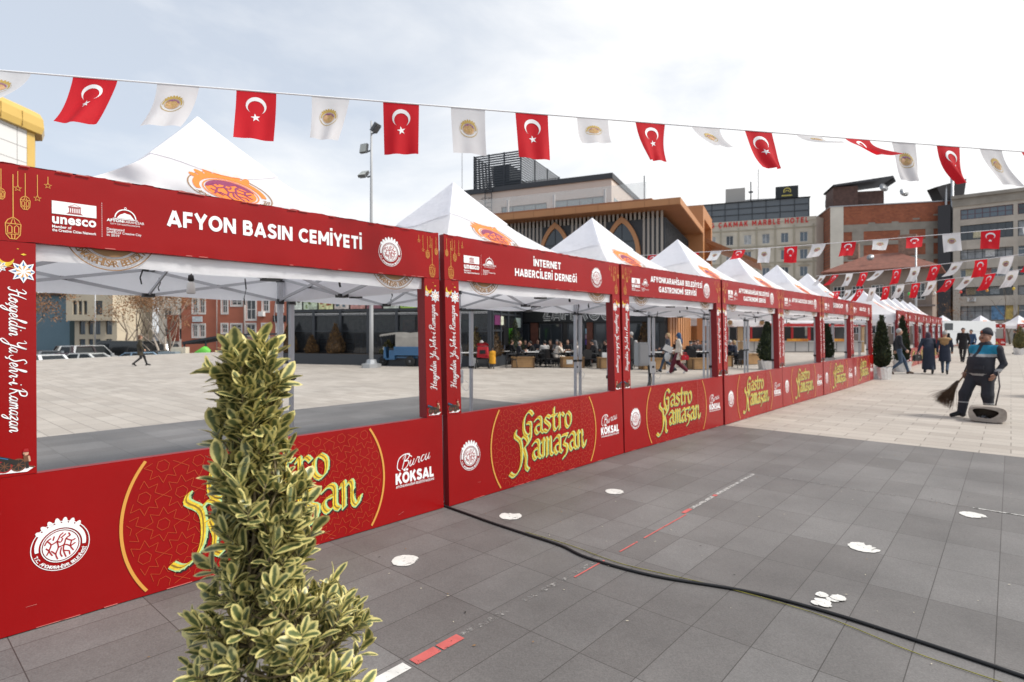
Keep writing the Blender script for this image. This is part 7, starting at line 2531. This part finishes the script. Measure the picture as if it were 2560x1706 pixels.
person('woman in a cream padded coat and navy headscarf walking left', px_(1697, 20.9), 20.9, 88, WALK, 'cream', 'maroon', 'white', ('scarf', 'blue'), .88, 1.1, .62, None, bag=1.6)
person('elderly person in a long black coat, half hidden by the second red pillar', px_(1578, 23.0), 23.0, 80, STAND, 'black', 'black', 'black', ('short', 'grey'), .90, 1.05, .5)
# carried things
m_rbag = M('red bag leather', (.40, .010, .020), .35)
m_bbag = M('black bag leather', (.014, .014, .015), .35)


def handbag(label, u, v, z, deg, w, h, m, name='handbag', cat='handbag'):
    t = thing(name, label, cat, (*W(u, v), z), YAW + R(deg))
    b = MB(); b.prism([(-w * .5, 0), (w * .5, 0), (w * .44, h * .62), (w * .2, h * .72), (-w * .2, h * .72), (-w * .44, h * .62)], -.055, .055)
    bevel_mesh(b.obj('bag', m, t), .012, 2)
    b = MB()
    for y in (-.04, .04): b.tube(catmull([(-w * .22, y, h * .66), (-w * .15, y, h * .95), (0, y, h * 1.05), (w * .15, y, h * .95), (w * .22, y, h * .66)], 4), .007, 5)
    b.obj('handles', m, t)
    b = MB(); b.box(-.02, .02, -.062, -.0555, h * .42, h * .5); b.obj('clasp', m_metal, t)


handbag('red handbag held by the woman in cream', px_(1712, 20.7), 20.7, .52, 10, .29, .26, m_rbag)
handbag('black handbag swinging from the stooped woman\'s left hand', px_(2293, 20.8), 20.8, .48, 20, .40, .33, m_bbag)
b = MB(); b.grid(lambda u, v: (.12 * math.cos(2 * PI * u) * math.sin(PI * (.06 + .84 * v)) ** .6 * (1 + .1 * math.sin(9 * u)), .07 * math.sin(2 * PI * u) * math.sin(PI * (.06 + .84 * v)) ** .6, .32 * v), 18, 12)
o = b.obj('shopping_bag', M('white plastic bag', (.66, .66, .66), .4, .05, 5, .5, 9, trans=.3)); o.location = (*W(px_(1668, 21.2), 21.2), .45); tag(o, 'white plastic carrier bag held by the fair-haired woman', 'shopping bag')
b = MB(); b.box(-.16, .16, -.006, .006, -.11, .11)
o = b.obj('paper_folder', m_whp); o.location = (*W(px_(1670, 20.8), 20.8), .93); o.rotation_euler = (.3, R(25), YAW); tag(o, 'white paper folder held in front by the woman in cream', 'papers')

# ---------------------------------------------------------------- cafe
m_planter = M('planter planks', (.30, .175, .075), .75, .22, 3)
m_plgap = M('plank gap', (.10, .055, .025), .9)
SC_ = .88
pl0 = thing('wooden_planter', '', 'planter', (0, 0, 0), YAW, 'wooden planters round the cafe')
b = MB()
for k in range(4):
    z = .03 + k * .105
    b.box(-.48, .48, -.24, -.215, z, z + .10); b.box(-.48, .48, .215, .24, z, z + .10); b.box(-.48, -.455, -.214, .214, z, z + .10); b.box(.455, .48, -.214, .214, z, z + .10)
b.obj('planks', m_planter, pl0)
b = MB()
for x in (-.46, .46):
    for y in (-.22, .22): b.box(x - .035, x + .035, y - .035, y + .035, .0, .44)
b.box(-.45, .45, -.212, .212, .02, .40); b.obj('frame', m_plgap, pl0)
b = MB(); b.box(-.50, .50, -.26, -.20, .446, .47); b.box(-.50, .50, .20, .26, .446, .47); b.box(-.5, -.44, -.199, .199, .446, .47); b.box(.44, .5, -.199, .199, .446, .47); b.obj('rim', m_planter, pl0)
b = MB(); b.box(-.43, .43, -.19, .19, .40, .425); b.obj('soil', m_soil, pl0)
PLN = [(1307, 24.5, 'wooden planter at the left of the cafe, below the white table'), (1430, 24.5, 'wooden planter with a small notice on its front'), (1524, 24.0, 'wooden planter with a box of yellow flowers'), (1630, 23.4, 'wooden planter behind the two walking women'), (1752, 23.4, 'wooden planter left of the third stall pillar'), (1800, 25.3, 'wooden planter behind the black chair in the fourth opening'), (1874, 27.0, 'wooden planter standing alone at the right end of the cafe'), (1868, 28.3, 'wooden planter behind the lone one, set crosswise')]
for i, (px, v, lab) in enumerate(PLN):
    x, y = W(px_(px, v), v)
    if i == 0: pl0.location = (x, y, 0); pl0['label'] = lab
    else: dup(pl0, (x, y, 0), YAW + (.5 if i == 6 else 0.05 * i), lab)
b = MB(); b.box(-.13, .13, -.006, .006, -.09, .09)
o = b.obj('notice', M('printed notice', (.55, .55, .53), .6, .4, 14)); o.location = (*W(px_(1424, 24.2), 24.2), .26); o.rotation_euler = (0, 0, YAW); tag(o, 'small printed notice fixed to the planter front', 'notice')
t = thing('flower_box', 'white box of yellow flowers on a wooden planter', 'flower box', (*W(px_(1522, 24.0), 24.0), .425), YAW)
b = MB(); b.box(-.28, .02, -.1, .1, 0, .24); b.obj('box', m_whp, t)
b = MB()
for k in range(60):
    x, y, z = q.uniform(-.02, .28), q.uniform(-.1, .1), q.uniform(.05, .28)
    b.add([(x - .03, y, z), (x, y - .03, z + .02), (x + .03, y, z), (x, y + .03, z + .02)], [(0, 1, 2, 3)])
b.obj('flowers', M('yellow petals', (.70, .42, .02), .6), t)

tb0 = thing('cafe_table', '', 'table', (0, 0, 0), YAW, 'white cafe tables')
b = MB(); b.box(-.60, .60, -.36, .36, .715, .745); bevel_mesh(b.obj('tabletop', M('white laminate', (.70, .69, .67), .4), tb0), .008, 1)
for x in (-.5, .5):
    for y in (-.28, .28):
        b = MB(); b.bar((x, y, 0), (x, y, .714), .035, .035); b.obj('leg', m_frame, tb0)
b = MB(); b.box(-.5, .5, -.02, .02, .66, .70); b.obj('rail', m_frame, tb0)
ch0 = thing('cafe_chair', '', 'chair', (0, 0, 0), YAW, 'black cafe chairs')
m_chair = M('black resin', (.020, .020, .022), .5)
b = MB(); b.grid(lambda u, v: (-.23 + .46 * u, -.22 + .44 * v, .44 - .02 * math.sin(PI * u)), 6, 6); b.box(-.24, .24, -.23, .23, .40, .425); b.obj('seat', m_chair, ch0)
b = MB()
for k in range(2): b.grid(lambda u, v: (-.23 + .46 * u, -.23 - .06 * v - .02 * math.sin(PI * u) - .015 * k, .45 + .42 * v + .02 * math.sin(PI * u) * v), 8, 6)
b.obj('backrest', m_chair, ch0)
for s in (-1, 1):
    b = MB(); b.tube(catmull([(s * .25, -.24, .70), (s * .28, 0, .68), (s * .27, .20, .64), (s * .25, .22, .44)], 4), .018, 6); b.obj('armrest', m_chair, ch0)
    for y in (-1, 1):
        b = MB(); b.tube([(s * .21, y * .20, .41), (s * .25, y * .26, 0)], .015, 6); b.obj('leg', m_chair, ch0)
TAB = [(1166, 24.6, 'left table, next to the pushchair'), (1245, 26.6, 'table behind the pushchair'), (1318, 25.5, 'table above the first wooden planter'), (1345, 27.2, 'table beyond the first planter'), (1416, 25.6, 'table above the planter with the notice'), (1422, 28.6, 'table farther back, before the shop door'), (1590, 25.4, 'table beside the grey meter box'), (1648, 25.2, 'table behind the fair-haired woman'), (1752, 26.0, 'table behind the seated man in black'), (1836, 26.4, 'table in the fourth opening')]
for i, (px, v, lab) in enumerate(TAB):
    x, y = W(px_(px, v), v)
    if i == 0: tb0.location = (x, y, 0); tb0.scale = (SC_,) * 3; tb0['label'] = 'white cafe ' + lab
    else: dup(tb0, (x, y, 0), YAW + R(-12 + 5 * (i % 5)), 'white cafe ' + lab)
first = True
for (px, v, dg, lab) in ((1352, 25.0, 95, 'empty black chair left of the planter with the notice'), (1380, 24.7, -60, 'black chair beside the cream coat'), (1462, 24.6, 20, 'empty black chair behind the tent leg'), (1484, 24.7, -80, 'black chair right of the tent leg'), (1594, 24.2, 5, 'black chair below the grey meter box'), (1849, 24.3, 8, 'empty black chair in the fourth opening, its back to the camera'), (1278, 24.4, 100, 'black chair left of the first planter'), (1722, 25.1, 170, 'black chair beyond the walking women'), (1776, 26.2, 0, 'black chair behind the planter left of the third pillar')):
    x, y = W(px_(px, v), v)
    if first: ch0.location = (x, y, 0); ch0.rotation_euler = (0, 0, YAW + R(dg)); ch0.scale = (SC_,) * 3; ch0['label'] = lab; first = False
    else: dup(ch0, (x, y, 0), YAW + R(dg), lab)
SEAT = [(1186, 25.9, 180, SIT, 'black', 'black', ('short', 'black'), 'woman in black at the left cafe table'),
        (1202, 25.0, -70, SIT, 'grey', 'black', ('scarf', 'pale'), 'woman in a patterned pale scarf behind the pushchair'),
        (1222, 25.7, 180, SIT, 'grey', 'grey', ('short', 'grey'), 'white-haired woman in grey facing the camera'),
        (1252, 26.6, 165, SIT, 'navy', 'jeans', ('short', 'black'), 'man in a dark jacket and jeans beside the pavilion door'),
        (1277, 26.7, -60, SIT, 'black', 'black', ('short', 'brown'), 'man in black left of the standing man'),
        (1296, 25.3, -85, SIT, 'charcoal', 'black', ('bald', 'grey'), 'balding man in a dark padded jacket, in profile'),
        (1313, 28.0, 180, SIT, 'black', 'black', ('short', 'black'), 'person in black behind the balding man'),
        (1335, 26.7, 100, LEAN, 'black', 'black', ('short', 'black'), 'man in black resting his chin on his hand'),
        (1344, 28.4, 190, SIT, 'charcoal', 'black', ('bald', 'grey'), 'grey-haired man behind the one resting his chin'),
        (1362, 25.6, 12, SIT, 'pale', 'black', ('short', 'black'), 'man in a pale jacket with his back to the camera'),
        (1377, 27.6, 150, SIT, 'brown', 'black', ('short', 'brown'), 'man in brown right of the pale jacket'),
        (1389, 25.1, -75, LEAN, 'cream', 'cream', ('long', 'brown'), 'long-haired woman in a cream coat'),
        (1393, 27.2, 170, SIT, 'grey', 'black', ('scarf', 'grey'), 'woman in a grey headscarf behind the cream coat'),
        (1419, 27.4, 180, SIT, 'black', 'black', ('bald', 'grey'), 'bald man in black facing the camera'),
        (1450, 25.3, 80, LEAN, 'cream', 'jeans', ('short', 'blond'), 'woman in a cream jacket half hidden by the tent leg'),
        (1483, 26.3, 95, SIT, 'black', 'black', ('beanie', 'black'), 'person in a black cap right of the tent leg'),
        (1490, 25.3, 75, SIT, 'black', 'black', ('scarf', 'grey'), 'woman in black with a silvery headscarf'),
        (1516, 26.5, 120, SIT, 'black', 'black', ('short', 'black'), 'person in black behind the flower box'),
        (1587, 25.9, -60, SIT, 'grey', 'black', ('short', 'grey'), 'old woman with white hair beside the meter box'),
        (1604, 26.6, 30, SIT, 'brown', 'black', ('long', 'brown'), 'woman in dark brown behind the meter box'),
        (1622, 27.4, 160, SIT, 'pale', 'black', ('short', 'brown'), 'person in pale clothes behind the fourth tent leg'),
        (1651, 28.0, 150, SIT, 'yellow', 'black', ('short', 'brown'), 'woman in a mustard yellow jacket'),
        (1672, 28.6, 180, SIT, 'black', 'black', ('short', 'brown'), 'person in black beside the mustard jacket'),
        (1689, 27.8, 180, SIT, 'charcoal', 'black', ('bald', 'grey'), 'grey-haired man above the navy headscarf'),
        (1727, 24.6, 4, SIT, 'black', 'black', ('cap', 'black'), 'man in a black cap with his back to the camera'),
        (1745, 27.0, 170, SIT, 'grey', 'black', ('short', 'black'), 'man in a grey jacket below the dark conifer'),
        (1765, 26.6, 60, SIT, 'brown', 'black', ('short', 'black'), 'person in brown left of the third pillar'),
        (1823, 26.5, -60, SIT, 'navy', 'black', ('short', 'grey'), 'grey-haired person at the right-hand table'),
        (1838, 25.9, 80, SIT, 'navy', 'black', ('long', 'blond'), 'blond woman in navy at the right-hand table')]
for px, v, dg, J, tp, bt, hd, lab in SEAT:
    person(lab, px_(px, v), v, dg, J, tp, bt, 'black', hd, SC_, 1.08, group='people seated at the cafe', res=.026, face=False)
    cx, cy = px_(px, v), v
    dx, dy = 0, 0
    dup(ch0, (*W(cx + dx, cy + dy), 0), YAW + R(dg) - math.atan2(cx, cy), 'black chair under the ' + ' '.join(lab.split()[:11]))
q2 = random.Random(19)
for k in range(15):
    px = q2.uniform(1290, 1545) if k < 9 else q2.uniform(1595, 1790)
    v = q2.uniform(28.6, 31.0) if k < 9 else q2.uniform(26.8, 28.2)
    dg = q2.choice((90, -90, 180, 150, -150, 20))
    person('person in dark clothes seated in the crowded back rows of the cafe', px_(px, v), v, dg, q2.choice((SIT, LEAN)), q2.choice(('black', 'charcoal', 'navy', 'brown', 'grey', 'olive')), 'black', 'black', (q2.choice(('short', 'short', 'bob', 'cap')), q2.choice(('black', 'brown')) ), SC_, 1.08, group='people in the back rows of the cafe', res=.03, face=False)
    dup(ch0, (*W(px_(px, v), v), 0), YAW + R(dg) - math.atan2(px_(px, v), v), 'black chair of a person in the crowded back rows of the cafe', 'chairs in the back rows of the cafe')
for k in range(4):
    px, v = ((1315, 29.3), (1395, 30.0), (1475, 29.0), (1690, 27.2))[k]
    dup(tb0, (*W(px_(px, v), v), 0), YAW + R(8 * k), 'white table in the crowded back rows of the cafe', 'tables in the back rows of the cafe')
person('young man in black standing between the cafe tables', px_(1291, 27.2), 27.2, 170, STAND, 'black', 'black', 'black', ('short', 'black'), .88, 1.05)
# pushchair and child
t = thing('pushchair', 'red and black pushchair seen from behind', 'pushchair', (*W(px_(1207, 24.0), 24.0), 0), YAW)
b = MB(); b.grid(lambda u, v: (.26 * math.cos(2 * PI * u) * (1 - .15 * v), .14 * math.sin(2 * PI * u) + .06 * v, .42 + .58 * v + .05 * math.sin(PI * u)), 18, 8); b.grid(lambda u, v: (.25 * math.cos(PI * u), -.12 + .5 * v * .6, 1.0 + .09 * math.sin(PI * u) - .16 * v), 12, 5); b.box(-.2, .2, -.16, -.10, .55, .95); b.obj('seat_shell', CL['red'], t)
b = MB(); b.box(-.12, .12, -.20, -.163, .62, .78); b.obj('pouch', CL['black'], t)
b = MB()
for s in (-1, 1): b.tube([(s * .28, -.30, .94), (s * .27, -.05, .55), (s * .24, .35, .10)], .014, 6); b.tube([(s * .27, -.05, .50), (s * .27, -.25, .10)], .014, 6)
b.tube([(-.28, -.30, .94), (.28, -.30, .94)], .014, 6); b.box(-.2, .2, -.2, .2, .22, .40); b.obj('frame', m_joint, t)
for x, y in ((-.28, -.26), (.28, -.26), (-.22, .36), (.22, .36)):
    b = MB(); b.lathe([(.05, -.03), (.11, -.03), (.12, 0), (.11, .03), (.05, .03)], 14); o = b.obj('wheel', m_tyre, t); o.location = (x, y, .12); o.rotation_euler = (0, PI / 2, 0)
person('small child in a mustard yellow coat beside the pushchair', px_(1231, 23.8), 23.8, -10, STAND, 'yellow', 'grey', 'black', ('short', 'brown'), .50, 1.5, .45, face=False)
# cups on tables
for k, (px, v, lab) in enumerate(((1318, 25.3, 'small white cup on the table above the first planter'), (1410, 25.5, 'small white cup on the table above the planter with the notice'), (1174, 24.4, 'small white cup on the left table'))):
    b = MB(); b.lathe([(.02, 0), (.035, .01), (.042, .09), (.036, .09), (.028, .02), (.01, .015)], 12)
    o = b.obj('cup', m_whp); o.location = (*W(px_(px, v), v), .745 * SC_ + .001); tag(o, lab, 'cup')
